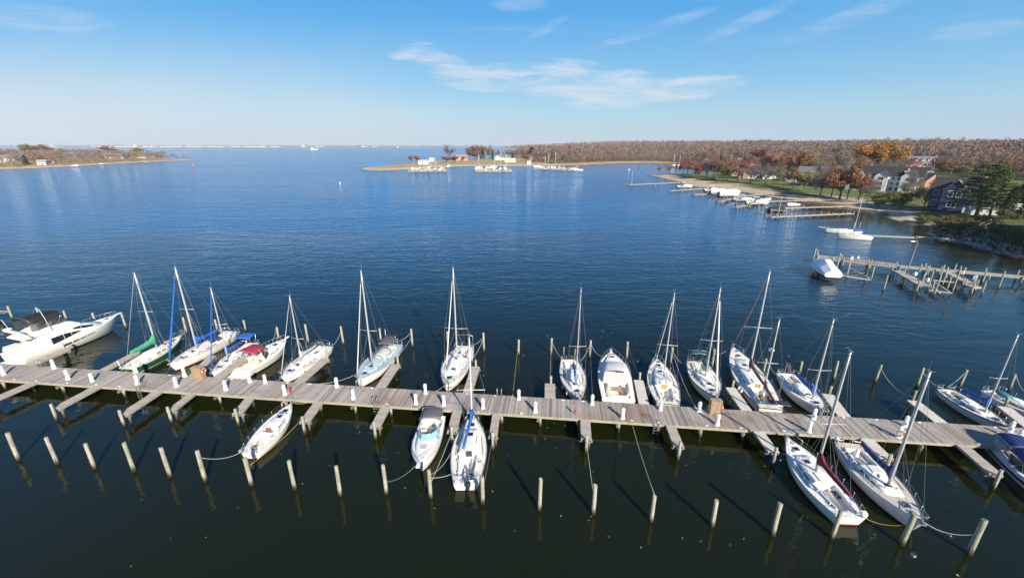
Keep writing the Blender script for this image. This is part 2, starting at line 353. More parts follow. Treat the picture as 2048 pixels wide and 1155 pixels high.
def dpt(u,v,z=DZ): q=DO+DU*u+DV*v; return Vector((q.x,q.y,z))
rd=random.Random(3)
def planks(mb,a,b,width,pw=.145,gap=.012,thick=.045,z=DZ,jit=.012):
    """boards laid across the line a-b"""
    a,b=Vector(a),Vector(b); d=(b-a); L=d.length; d.normalize(); ang=math.atan2(d.y,d.x); n=max(1,int(L/pw)); pw=L/n
    for i in range(n):
        c=a+d*((i+.5)*pw); w=width+rd.uniform(-jit,jit)*2
        wob=rd.uniform(-.004,.004)
        mb.box((c.x+rd.uniform(-jit,jit)*d.y,c.y-rd.uniform(-jit,jit)*d.x,z-thick/2+wob),(pw-gap,w,thick),ang+rd.uniform(-.003,.003))
def pile_mesh(name,mt,h,r=.14,parent=None,loc=None,tilt=(0,0),dep=1.2):
    mb=MB(); n=10; k=7; rings=[]
    ph=[rd.uniform(0,6.28) for _ in range(2)]; cut=[rd.uniform(-.05,.05),rd.uniform(-.05,.05)]
    for i in range(k):
        t=i/(k-1); z=-dep+(h+dep)*t; rr=r*(1.06-.12*t)*(1+rd.uniform(-.025,.025))
        ox=tilt[0]*z+.012*math.sin(3*t+ph[0]); oy=tilt[1]*z+.012*math.sin(3*t+ph[1])
        rings.append([(ox+rr*math.cos(6.2832*j/n),oy+rr*math.sin(6.2832*j/n),z) for j in range(n)])
    a=rings[-1]; cx_=sum(p[0] for p in a)/n; cy_=sum(p[1] for p in a)/n
    rings.append([(cx_+(p[0]-cx_)*.86,cy_+(p[1]-cy_)*.86,h+.03+cut[0]*(p[0]-cx_)/r+cut[1]*(p[1]-cy_)/r) for p in a])
    mb.loft(rings,True,False,True)
    return mb.build(name,mt,parent,loc=loc)
U0,U1=-72.,78.
pier=empty('pier',dpt((U0+U1)/2,0,0),0,'long weathered plank pier running across the whole marina','pier')
PO=Vector(pier.location)
def rel(p): return Vector(p)-PO
mb=MB(); planks(mb,rel(dpt(U0,0)),rel(dpt(U1,0)),DW); mb.build('deck',PLK,pier)
# one patch of boards of newer, paler timber near the left end
for sv in (-1,1):
    mb=MB(); L=(U1-U0)/24
    for i in range(24):
        mb.bar(rel(dpt(U0+i*L,sv*(DW/2-.06),DZ-.19)),rel(dpt(U0+(i+1)*L-.01,sv*(DW/2-.06),DZ-.19)),.07,.27+rd.uniform(-.01,.01))
    mb.build('edge_beam',BEM,pier)
for i in range(37):
    u=U0+2+i*4.05
    mb=MB(); mb.bar(rel(dpt(u,-DW/2-.25,DZ-.46)),rel(dpt(u,DW/2+.25,DZ-.46)),.2,.24); mb.build('cross_beam',PLD,pier)
    for sv in (-1,1):
        pile_mesh('pile',PIL,DZ-.5+rd.uniform(-.05,.0),.15,pier,rel(dpt(u+.22,sv*(DW/2-.18),0)))
# small white cleats and hose boxes on the deck edge
mb=None
for i in range(34):
    u=-60+i*3.6+rd.uniform(-.8,.8); sv=rd.choice((-1,1)); m_=MB(); c=rel(dpt(u,sv*(DW/2-.22),DZ+.05))
    m_.box((c.x,c.y,c.z),(.30,.05,.05),DANG); m_.box((c.x,c.y,c.z-.03),(.08,.06,.06),DANG); m_.build('cleat',PWH,pier)
# ---- finger piers: (junction px, end px, pile base px, pile top row, width, pale?)
FING=[('near',(74,760),(-22,801),None,1.0,0),('near',(203,767),(110,816),(117,829),1.0,0),('near',(325,776),(245,828),(251,842),1.0,0),('near',(391,781),(340,820),(342,833),.85,0),
 ('near',(507,788),(474,826),(472,839),1.0,0),('near',(641,799),(608,842),(608,856),1.0,0),('near',(774,808),(750,852),(746,870),1.0,0),('near',(915,819),(904,862),(903,878),.95,0),
 ('near',(993,825),(986,872),(984,887),.8,0),('near',(1170,833),(1173,878),(1172,898),1.0,0),('near',(1340,846),(1358,892),(1359,913),.95,0),('near',(1515,859),(1548,903),(1548,917),1.0,1),
 ('near',(1731,874),(1775,916),(1780,928),1.1,1),('near',(1924,888),(1994,948),(2004,944),1.0,0),
 ('far',(62,727),(134,697),(134,712),1.1,0),('far',(208,738),(276,702),None,1.0,0),('far',(384,752),(424,710),None,1.0,0),('far',(437,752),(486,717),None,1.1,0),
 ('far',(599,761),(651,716),(656,724),1.1,0),('far',(761,773),(792,727),(797,740),1.15,0),('far',(935,785),(951,732),(952,748),1.1,0),('far',(1100,799),(1100,766),(1101,780),1.2,0),
 ('far',(1290,813),(1277,759),(1277,774),1.1,1),('far',(1498,826),(1461,774),(1462,790),1.1,1),('far',(1698,840),(1655,787),(1654,803),1.2,1),('far',(1892,851),(1826,800),(1821,812),1.2,1),('far',(2075,862),(2008,812),(2004,824),1.2,1)]
cnt={'near':0,'far':0}; NF={'near':14,'far':13}
FCLOSE={'near':['at the far left edge, running out of the picture','with a leaning pile at its tip, left of the empty slips','beside the aluminium ladder at the left','short and narrow, between two wider ones','left of the small mastless sailboat','right of the small mastless sailboat','beside the middle aluminium ladder','between the dark-topped cruiser and the blue-boom sailboat','narrow one right of the blue-boom sailboat','with a taut line running to a pile from its tip','right of the lower right ladder','pale one left of the burgundy-cover sailboat','pale one between the burgundy and navy sailboats','shaded one beside the blue motorboat'],
 'far':['in front of the white motor yacht','left of the green-hulled sailboat','left of the two blue-cover sailboats','between the blue-bimini sailboat and the red-top cruiser','right of the grey-cover sailboat','right of the pale blue sailboat','right of the tall sloop in mid pier','short one left of the blue-draped sloop','with red hose along its side, right of the hardtop cruiser','pale one left of the two-masted ketch','pale one right of the blue-cover sloop','pale one reaching to the green pile at right','pale one at the far right edge']}
for side,j,e,pb,wd,pale in FING:
    i=cnt[side]; cnt[side]+=1
    E_=at(*e,DZ); u,v=dock_uv(at(*j,DZ)); vj=(-1 if side=='near' else 1)*(DW/2+.02)
    J_=dpt(u,vj)
    t=empty('finger_pier',(J_.x,J_.y,0),0,('pale' if pale else 'grey')+' plank finger pier '+FCLOSE[side][i],'finger pier','finger piers branching off the main pier')
    o=Vector((J_.x,J_.y,0)); d=(E_-J_).normalized(); pr=Vector((-d.y,d.x,0))
    mb=MB(); planks(mb,J_-o+d*.02,E_-o,wd,z=DZ-.02); mb.build('deck',PLP if pale else PLF,t)
    for sv in (-1,1):
        mb=MB(); mb.bar(J_-o+pr*(sv*(wd/2-.04))+Vector((0,0,-.17)),E_-o+pr*(sv*(wd/2-.04))+Vector((0,0,-.17)),.06,.2); mb.build('edge_beam',BEM,t)
    mb=MB(); q=E_-o-d*.25; mb.bar(q-pr*(wd*.62)+Vector((0,0,-.37)),q+pr*(wd*.62)+Vector((0,0,-.37)),.16,.2); mb.build('cross_beam',PLD,t)
    if pb:
        P=at(*pb,0); P=Vector((P.x,P.y,0))-o
        # keep the pile just off the tip of the boards
        tip=E_-o; tip.z=0
        if (P-tip).dot(d)<.16: P=tip+d*.2
        g=PLG if (side=='far' and i>7) else PIL
        pile_mesh('pile',g,1.98+rd.uniform(-.08,.1),.145,t,P)
    q=E_-o-d*.3; pile_mesh('pile',PLD,DZ-.5,.12,t,Vector((q.x,q.y,0))+pr*(wd*.3))
# ---- mooring piles
NEARP=[((38,919),866),((115,927),875),((190,936),887),((268.5,942),886),((341,952),895),((411,961),901),((503,969),915),((590,977),921),((681,990),931),((773,986),930),((862,995),939),((966,1006),953),((1079,1018),957),((1186,1026),970),((1302,1041),992),((1424,1051),1001),((1545,1068),1006),((1664,1075),1020),((1803,1087),1027),((1938,1107),1040)]
def h_from(top,b):
    P=at(*b); lo,hi=-2,60
    for _ in range(50):
        m=(lo+hi)/2
        if proj((P.x,P.y,m))[1]>top: lo=m
        else: hi=m
    return lo
for i,(b,tp) in enumerate(NEARP):
    extra={5:', roped to the mastless boat',10:' by the blue-boom boat',19:', greenish',17:' by a sailboat stern',18:' by a sailboat bow'}.get(i,'')
    o=pile_mesh('mooring_pile',PLG if i>=18 or i in (3,7,10) else PIL,h_from(tp,b),rd.uniform(.145,.18) if i<18 else .19,None,Vector((*at(*b)[:2],0)),(rd.uniform(-.015,.015),rd.uniform(-.015,.015)))
    tag(o,f'mooring pile, {ordw(i)} from the left in the front row'+extra,'mooring pile','mooring piles in the front row')
FARP=[((81,637),615),((134,640),621),((190,642),626),((252.5,656),627.5),((374,666),635),((436,664),639),((492,662),640),((558,679),654.5),((617,686),649),((687,688),652),((762,683),656),((825,693),658),((896,692),663),((968,703),665),((1037,709),679),((1102,709),676),((1127,712),694),((1179,715),681),((1253,718),684),((1340,728),695),((1423,734),698),((1526,745),717),((1598,748),723),((1666.6,759),722),((1750,764),729),((1833,774),735),((1919,774),739),((2017,780),749)]
for i,(b,tp) in enumerate(FARP):
    o=pile_mesh('mooring_pile',PLG if i>=19 else PIL,h_from(tp,b),.155 if i!=16 else .07,None,Vector((*at(*b)[:2],0)),(rd.uniform(-.02,.02),rd.uniform(-.02,.02)))
    tag(o,f'weathered mooring pile, {ordw(i)} from the left in the row beyond the boats','mooring pile','mooring piles in the outer row')
# ---- pedestals: lighthouse shaped power posts
def pedestal():
    t=empty('power_pedestal',(0,0,0))
    mb=MB(); n=8
    def ring(r,z): return [(r*math.cos(2*math.pi*(j+.5)/n),r*math.sin(2*math.pi*(j+.5)/n),z) for j in range(n)]
    mb.loft([ring(.25,0),ring(.245,.06),ring(.215,.10),ring(.135,.82)],True,True,True,0,False); mb.build('tower',PWH,t)
    mb=MB(); mb.loft([ring(.20,.80),ring(.21,.86),ring(.21,.90)],True,True,True,0,False); mb.build('gallery',PWH,t)
    mb=MB(); mb.loft([ring(.13,.90),ring(.13,1.10)],True,True,True,0,False); mb.build('lantern',mat('lamp_lens',(.55,.55,.52),.2),t)
    mb=MB(); mb.loft([ring(.20,1.09),ring(.19,1.13),ring(.03,1.27)],True,True,True,0,False); mb.build('roof',PWH,t)
    mb=MB(); mb.box((0,-.2,.45),(.16,.10,.22)); mb.build('outlet_box',PWH,t)
    return t
def bollard():
    t=empty('dock_post',(0,0,0)); mb=MB(); n=8
    def ring(r,z): return [(r*math.cos(2*math.pi*(j+.5)/n),r*math.sin(2*math.pi*(j+.5)/n),z) for j in range(n)]
    mb.loft([ring(.22,0),ring(.20,.1),ring(.155,1.0)],True,True,True,0,False); mb.build('body',PWH,t)
    mb=MB(); mb.loft([ring(.18,.99),ring(.18,1.04),ring(.08,1.09)],True,True,True,0,False); mb.build('cap',PWH,t)
    return t
PED=[(8,749),(109,736),(137,758),(272,744),(276,768),(370,752),(353,772),(452,779),(500,763),(570,788),(674,773),(707,797),(832,807),(851,786),(888,810),(966,816),(1037.5,798),(1070.7,823),(1184,808),(1245,836),(1397.5,823),(1434,849),(1626.5,837),(1617,863),(1809,852),(1796,873.5),(2019,863),(2036,882)]
PNEAR=['at the far left edge','behind the white motor yacht stern','left of the plain white post','behind the green-hulled sailboat','beside the left aluminium ladder','left of the brown cabinet with life ring','in front of the brown cabinet','before the red-top cruiser stern','at the corner of the red-top cruiser','by the small red fire box','left of the pale blue sailboat ladder','near the pale blue sailboat bow','left of a pair behind the dark-top cruiser','on the far edge left of the tall sloop','holding a round hose coil behind the dark-top cruiser','right of the blue-boom sailboat mast','on the far edge by the empty slip','at the near edge in mid pier','left of the hardtop cruiser stern','below the hardtop cruiser','left of the tall plywood cabinet','below the tall plywood cabinet','before the blue-cover sloop bow','at the burgundy-cover sailboat bow','on the far edge behind the life ring','carrying an orange life ring','at the small sloop bow by the right edge','at the right edge above the blue motorboat']
ped0=pedestal()
for i,p in enumerate(PED):
    t=ped0 if i==0 else copy_tree(ped0)
    t.location=at(*p,DZ+.002); t.rotation_euler=(0,0,DANG+rd.uniform(-.1,.1)+(math.pi if dock_uv(at(*p,DZ))[1]<0 else 0))
    tag(t,'white lighthouse-shaped power pedestal '+PNEAR[i],'power pedestal','white power pedestals on the pier')
b0=bollard()
for i,(p,l) in enumerate((((185,762),'by the third near finger pier'),((531,765),'behind the red-top cruiser'),((1321,819),'by the boat with an orange buoy'))):
    t=b0 if i==0 else copy_tree(b0); t.location=at(*p,DZ+.002)
    tag(t,'plain white tapered dock post '+l,'dock post','plain white dock posts')
# ---- plywood cabinets and life rings
for p,wd,h,l in (((400,756),1.15,1.5,'brown plywood cabinet at the left, behind two blue-cover sailboats'),((1428,826),1.0,1.6,'tall brown plywood cabinet at right, by the green-top sailboat')):
    L_=at(*p,DZ); t=empty('dock_cabinet',L_,DANG+.05,l,'dock cabinet','plywood cabinets on the pier')
    mb=MB(); mb.box((0,0,h/2),(wd,.5,h)); mb.build('body',CAB,t)
    mb=MB(); mb.box((0,-.262,h*.52),(wd*.86,.03,h*.86)); mb.build('door',mat('cabinet_door_board',[(.26,.17,.10),(.36,.25,.15)],.7,scale=4),t)
    mb=MB(); mb.box((0,-.02,h+.03),(wd+.12,.62,.06)); mb.build('top',mat('cabinet_top_board',(.33,.24,.15),.7),t)
    for sx_ in (-1,1):
        mb=MB(); mb.box((sx_*(wd/2+.03),0,h/2-.02),(.05,.56,h-.05)); mb.build('side_board',mat('cabinet_side_board',(.30,.22,.14),.7),t)
def life_ring(loc,rz,label):
    t=empty('life_ring',loc,rz,label,'life ring')
    mb=MB(); mb.torus((0,0,0),.27,.075,'x',16,7,0,[0,0,0,1]); mb.build('ring',[ORG,PWH],t)
    mb=MB()
    for i in range(16): 
        a,b=2*math.pi*i/16,2*math.pi*(i+1)/16
        mb.tube((.03,.36*math.cos(a),.36*math.sin(a)),(.03,.36*math.cos(b),.36*math.sin(b)),.012,n=4)
    mb.build('grab_rope',ROP,t)
q=at(409,741,DZ+.95); q=Vector(at(400,756,DZ)); life_ring((q.x+.75,q.y-.05,DZ+1.05),0,'orange and white life ring on the left plywood cabinet')
q=Vector(at(1428,826,DZ)); life_ring((q.x+.67,q.y+.02,DZ+.8),0,'orange life ring on the side of the tall plywood cabinet')
q=Vector(at(1796,873.5,DZ)); life_ring((q.x+.02,q.y-.34,DZ+.62),-math.pi/2,'orange life ring hung on a white pedestal')
# ---- ladders
def ladder(p,side,label,rails=True):
    u,v=dock_uv(at(*p,DZ)); v=(-1 if side=='near' else 1)*(DW/2+.07); P=dpt(u,v,0)
    t=empty('dock_ladder',P,DANG,label,'ladder','aluminium ladders on the pier edge'); sg=-1 if side=='near' else 1
    for sx_ in (-1,1):
        mb=MB(); x=sx_*.24
        mb.path([(x,0,-.3),(x,0,DZ+.75),(x,-sg*.10,DZ+.9),(x,-sg*.3,DZ+.9),(x,-sg*.42,DZ+.75),(x,-sg*.42,DZ)],.032,6); mb.build('rail',STL,t)
    for k in range(5):
        mb=MB(); z=-.05+k*.32; mb.bar((-.24,0,z),(.24,0,z),.07,.045); mb.build('rung',STL,t)
ladder((288,771),'near','aluminium ladder on the near edge at the left of the pier')
ladder((753,807),'near','aluminium ladder on the near edge, left of the dark-top cruiser')
ladder((1311,842),'near','aluminium ladder on the near edge, below the orange-hatch sailboat')
ladder((720,772),'far','aluminium ladder on the far edge at the pale blue sailboat bow')
ladder((999,790),'far','aluminium ladder on the far edge by the empty middle slip')
ladder((1643,829),'far','aluminium ladder on the far edge before the blue-cover sloop')
ladder((92,730),'far','aluminium ladder on the far edge behind the motor yacht')
# small red fire box and bits on the deck
for p,l in (((580,788),'small red fire extinguisher stand near the left of the pier'),((1149,829),'small red fire extinguisher stand in mid pier')):
    q=at(*p,DZ); t=empty('fire_extinguisher',q,0,l,'fire extinguisher')
    mb=MB(); mb.tube((0,0,.35),(0,0,.8),.09,.08,8); mb.sphere((0,0,.8),(.08,.08,.06),8,4); mb.build('cylinder',mat('extinguisher_red',(.45,.03,.03),.35),t)
    mb=MB(); mb.bar((.12,0,0),(.12,0,1.0),.05,.05); mb.bar((.06,0,.6),(.12,0,.6),.04,.04); mb.build('post',mat('post_red',(.3,.05,.04),.6),t)
# ---- the next dock, half seen at the left edge
t=empty('dock_platform',at(0,640,0),DANG,'piece of a second dock with white posts at the left edge','dock')
o=Vector(t.location)
mb=MB(); planks(mb,(-6,0,0),(1.1,0,0),2.2,z=1.3); mb.build('deck',PLF,t)
mb=MB(); mb.bar((-6,-1.05,1.12),(1.15,-1.05,1.12),.08,.28); mb.build('edge_beam',BEM,t)
for x,y in ((1.35,-.9),(1.5,.7),(-2,-1.2)): pile_mesh('pile',PLG,2.3 if x>0 else 1.1,.17,t,Vector((x,y,0)))
t2=copy_tree(ped0); t2.location=o+Vector((-.6,.1,1.30)); tag(t2,'white power pedestal on the second dock at the left edge','power pedestal','white power pedestals on the pier')
# ================================================================ boats
def lerp(a,b,t): return a+(b-a)*t
class Hull:
    """lines of a hull: x forward, y to port, z up from the waterline"""
    def __init__(s,L,B,F,tw=.7,sm=.42,bp=2.0,over=.9,flare=.38,bowrise=.45,sterno=.35,trans=0.):
        s.L,s.B,s.F,s.tw,s.sm,s.bp,s.over,s.fl,s.br,s.so,s.tr=L,B,F,tw,sm,bp,over,flare,bowrise,sterno,trans
    def hb(s,q):
        if q<s.sm: return s.B/2*(s.tw+(1-s.tw)*math.sin(math.pi/2*q/s.sm))
        k=(q-s.sm)/(1-s.sm); return max(.03,s.B/2*(1-k**s.bp))
    def zs(s,q): return s.F*(.92+s.br*max(0,q-.25)**1.7/.61+.10*max(0,.25-q))
    def x(s,q): return -s.L/2+s.L*q
    def build(s,parent,mats,rows=None,name='hull',n=19):
        """mats: [bottom, boot stripe, topsides, sheer stripe]"""
        mb=MB(); rings=[]
        for i in range(n):
            q=i/(n-1); q=q if q<.999 else 1.; zt=s.zs(q); h=s.hb(q)
            if q>=1: h=.02
            zl=[-.45,.05,.16,.16+(zt-.3)*.33,.16+(zt-.3)*.72,zt-.13,zt]
            pr=[]
            for z in zl:
                t=(z+.45)/(zt+.45); fl=s.fl+.42*q**3
                y=h*(1-(1-t)**1.8*fl); xx=s.x(q)-s.over*(1-t)**1.2*q**7+s.so*(1-t)*(1-q)**9+s.tr*t*(1-q)**9
                pr.append((xx,y,z))
            rings.append(pr)
        k=len(rings[0]); mi=rows or [0,1,2,2,2,3]
        vs=[p for r in rings for p in r]; vp=[(x,-y,z) for x,y,z in vs]; nn=len(vs)
        fs=[];ms=[]
        for i in range(n-1):
            for j in range(k-1):
                a=i*k+j; fs.append((a,a+1,a+k+1,a+k)); ms.append(mi[j])
                a+=nn; fs.append((a,a+k,a+k+1,a+1)); ms.append(mi[j])
        for j in range(k-1):     # transom
            fs.append((j,nn+j,nn+j+1,j+1)); ms.append(mi[j])
            a=(n-1)*k+j; fs.append((a,a+1,nn+a+1,nn+a)); ms.append(mi[j])
        mb.v=vs+vp; mb.f=[list(f) for f in fs]; mb.m=ms; mb.s=[True]*len(fs)
        for i in range(len(fs)-1,len(fs)-1-2*(k-1),-1): mb.s[i]=False
        return mb.build(name,mats,parent)
    def deck(s,parent,mt,c0=None,c1=None,cw=.5,n=25,inset=.04,drop=.03,name='deck',camber=.05):
        """deck sheet with a cockpit opening between stations c0 and c1"""
        qs=sorted(set([i/(n-1) for i in range(n)]+([c0,c1] if c0 is not None else [])))
        mb=MB(); rows=[]
        for q in qs:
            h=max(.012,s.hb(q)-inset) if q<1 else .01; z=s.zs(q)-drop; w=h*cw
            rows.append([(s.x(min(q,.997))+(s.tr if q==0 else 0),y,z+camber*(1-(y/h)**2)) for y in (-h,-w,0,w,h)])
        vs=[p for r in rows for p in r]; fs=[]
        for i in range(len(qs)-1):
            for j in range(4):
                if c0 is not None and c0-1e-6<=qs[i] and qs[i+1]<=c1+1e-6 and j in (1,2): continue
                a=i*5+j; fs.append((a,a+5,a+6,a+1))
        mb.add(vs,fs,0,True); return mb.build(name,mt,parent)
    def cockpit(s,parent,mt,c0,c1,cw,depth=.55,seat=.2,n=7,name='cockpit'):
        mb=MB(); rings=[]
        for i in range(n):
            q=lerp(c0,c1,i/(n-1)); w=(s.hb(q)-.04)*cw; z=s.zs(q)-.03+.05*(1-cw*cw); k=.45
            rings.append([(s.x(q),w,z+.002),(s.x(q),w*.97,z-seat),(s.x(q),w*k,z-seat),(s.x(q),w*k,z-depth),(s.x(q),-w*k,z-depth),(s.x(q),-w*k,z-seat),(s.x(q),-w*.97,z-seat),(s.x(q),-w,z+.002)])
        mb.loft(rings,False,True,True,0,False); return mb.build(name,mt,parent)
    def rail_pts(s,q0,q1,sd,up,n=8,inn=.08): 
        return [(s.x(lerp(q0,q1,i/(n-1))),sd*(max(.02,s.hb(lerp(q0,q1,i/(n-1)))-inn)),s.zs(lerp(q0,q1,i/(n-1)))+up) for i in range(n)]
    def toerail(s,parent,mt,q0=0.01,q1=.995,up=.0,r=.022):
        for sd in (-1,1):
            mb=MB(); mb.path(s.rail_pts(q0,q1,sd,up,16,.01),r,5); mb.build('toe_rail',mt,parent)
def cabin(h,parent,mt,s0,s1,H,wf=.62,front=.28,n=9,name='cabin',top=.75,side=.93,rake=.05):
    """coachroof; returns a function giving a point on its side"""
    def prof(q):
        t=(q-s0)/(s1-s0); w=h.hb(q)*wf*(1-.12*t); hh=H*(1-(1-front)*t**1.6); zb=h.zs(q)-.03
        return w,hh,zb
    mb=MB(); rings=[]
    for i in range(n):
        q=lerp(s0,s1,i/(n-1)); w,hh,zb=prof(q); x=h.x(q)
        rings.append([(x,-w,zb),(x,-w*side,zb+hh*top),(x,-w*.72,zb+hh*.98),(x,0,zb+hh*1.1),(x,w*.72,zb+hh*.98),(x,w*side,zb+hh*top),(x,w,zb)])
    q=s1+rake; w,hh,zb=prof(s1); x=h.x(q); zb=h.zs(q)-.01
    rings.append([(x,-w*.8,zb),(x,-w*.78,zb+.01),(x,-w*.6,zb+.015),(x,0,zb+.03),(x,w*.6,zb+.015),(x,w*.78,zb+.01),(x,w*.8,zb)])
    mb.loft(rings,False,False,True,0,True)
    a=rings[0]; mb.add(a,[tuple(range(len(a)))[::-1]],0,False)
    mb.build(name,mt,parent)
    def side_pt(q,t,sd,off=.014):
        w,hh,zb=prof(q); y=lerp(w,w*side,t)+off; return (h.x(q),sd*y,zb+hh*top*t)
    def roof_z(q,y=0):
        w,hh,zb=prof(q); return zb+hh*(1.1-.12*abs(y)/max(w*.72,.01))
    return side_pt,roof_z
def side_window(sp,parent,q0,q1,t0,t1,sd,mt=None,name='window',slant=.0,n=4):
    mb=MB(); lo=[];hi=[]
    for i in range(n):
        q=lerp(q0,q1,i/(n-1)); lo.append(sp(q,t0,sd)); hi.append(sp(q+slant*(1 if i<n-1 else -1)*0+ (slant if i==0 else -slant if i==n-1 else 0),t1,sd))
    vs=lo+hi; fs=[]
    for i in range(n-1): fs.append((i,i+1,n+i+1,n+i) if sd<0 else (i,n+i,n+i+1,i+1))
    mb.add(vs,fs,0,False); return mb.build(name,mt or GLS,parent)
def hatch(parent,x,y,z,w=.5,l=.5,frame=None,glass=None):
    mb=MB(); mb.box((x,y,z+.03),(l+.08,w+.08,.07)); o=mb.build('hatch',frame or STL,parent)
    mb=MB(); mb.box((x,y,z+.072),(l,w,.02)); mb.build('pane',glass or GLS,o); return o
def arch_canvas(parent,mt,x0,x1,w,z,crown=.22,name='bimini',drop=.0,thick=.035,nx=6,ny=7,slope=0.):
    """stretched fabric top with real thickness"""
    mb=MB(); 
    def P(i,j,o):
        a=i/(nx-1); b=j/(ny-1)*2-1
        zz=z+crown*(1-b*b)-.10*(2*a-1)**2+slope*(a-.5)-.04*math.sin(a*math.pi*3)**2-drop*abs(b)**6
        return (lerp(x0,x1,a),b*w/2,zz-o)
    vs=[P(i,j,0) for i in range(nx) for j in range(ny)]+[P(i,j,thick) for i in range(nx) for j in range(ny)]; N_=nx*ny; fs=[]
    for i in range(nx-1):
        for j in range(ny-1):
            a=i*ny+j; fs.append((a,a+ny,a+ny+1,a+1)); fs.append((N_+a,N_+a+1,N_+a+ny+1,N_+a+ny))
    for i in range(nx-1):
        a=i*ny; fs.append((a,N_+a,N_+a+ny,a+ny)); a=i*ny+ny-1; fs.append((a,a+ny,N_+a+ny,N_+a))
    for j in range(ny-1):
        a=j; fs.append((a,a+1,N_+a+1,N_+a)); a=(nx-1)*ny+j; fs.append((a,N_+a,N_+a+1,a+1))
    mb.add(vs,fs,0,True); return mb.build(name,mt,parent)
def arch_frame(parent,xs,w,z,zd,crown=.2,mt=None):
    for xf,xt in xs:
        mb=MB(); pts=[(xf,-w/2,zd)]+[(xt,b*w/2,z+crown*(1-b*b)-.05) for b in (-1,-.6,0,.6,1)]+[(xf,w/2,zd)]
        mb.path(pts,.02,5); mb.build('canvas_frame',mt or STL,parent)
def outboard(parent,x,y,z,mt=None,s=1.):
    o=MB(); o.sphere((x-.1*s,y,z+.28*s),(.28*s,.19*s,.26*s),8,5); o=o.build('outboard_motor',mt or RUB,parent)
    m=MB(); m.bar((x-.05*s,y,z+.1*s),(x-.12*s,y,z-.9*s),.14*s,.2*s); m.build('shaft',RUB,o); 
    m=MB(); m.bar((x+.1*s,y,z+.3*s),(x+.6*s,y,z+.38*s),.04,.04); m.build('tiller_handle',RUB,o); return o
def wheel(parent,x,y,z,r=.42):
    m=MB(); m.bar((x,y,z-.75),(x,y,z+.12),.16,.2); o=m.build('steering_pedestal',GEL,parent)
    m=MB(); m.torus((x-.16,y,z),r,.018,'x',16,5)
    for a in range(3): m.tube((x-.16,y-r*math.cos(a*1.047),z-r*math.sin(a*1.047)),(x-.16,y+r*math.cos(a*1.047),z+r*math.sin(a*1.047)),.01,n=4)
    m.build('steering_wheel',STL,o)
BOATS={}
def place(bow,stern,zb=1.3,zt=1.0):
    b=at(*bow,zb); s=at(*stern,zt); d=Vector((b.x-s.x,b.y-s.y,0)); c=(b+s)/2
    return Vector((c.x,c.y,0)),math.atan2(d.y,d.x),d.length
def mast_solve(c,rz,L,tp,lo=.44,hi=.70):
    """station and height of an upright mast whose top is seen at the pixel tp"""
    best=None; ca,sa=math.cos(rz),math.sin(rz)
    for i in range(53):
        q=lerp(lo,hi,i/52); x=-L/2+L*q; p=(c.x+x*ca,c.y+x*sa); a,b=3,30
        for _ in range(40):
            m=(a+b)/2
            if proj((*p,m))[1]>tp[1]: a=m
            else: b=m
        e=abs(proj((*p,a))[0]-tp[0])
        if best is None or e<best[0]: best=(e,q,a)
    return best
def shroud_set(parent,h,q,mz,ht,spz,spw,fore=True,aft=True,jib=None,jr=.07,topfrac=.97,mz0=None,aft_q=.01):
    x=h.x(q); ch=h.hb(q)-.06; zc=h.zs(q)
    for sd in (-1,1):
        mb=MB(); mb.path([(x-.1,sd*ch,zc),(x-.06,sd*spw,spz),(x,sd*.03,ht*topfrac)],.013,4); mb.build('cap_shroud',WIR,parent)
        for dx in (-.45,.35):
            mb=MB(); mb.tube((x+dx,sd*(ch-.02),zc),(x,sd*.04,spz-.12),.011,n=4); mb.build('lower_shroud',WIR,parent)
    B_=(h.x(.995),0,h.zs(1)+.02); T_=(x+.06,0,ht*topfrac)
    if fore:
        mb=MB(); mb.tube(B_,T_,.013,n=4); mb.build('forestay',WIR,parent)
    if jib is not None:
        mb=MB(); n=9; pts=[tuple(lerp(B_[k],T_[k],.05+.86*i/(n-1)) for k in range(3)) for i in range(n)]
        mb.path(pts,[jr*(.9 if i==0 else 1.1-.55*i/(n-1)) for i in range(n)],7); o=mb.build('furled_jib',jib,parent)
        p=tuple(lerp(B_[k],T_[k],.03) for k in range(3)); mb=MB(); mb.tube((p[0],p[1],p[2]-.06),(p[0],p[1],p[2]+.06),.1,n=8); mb.build('furler_drum',STL,o)
    if aft:
        mb=MB(); mb.tube((h.x(aft_q),0,h.zs(0)+.03),(x-.06,0,ht*.985),.012,n=4); mb.build('backstay',WIR,parent)
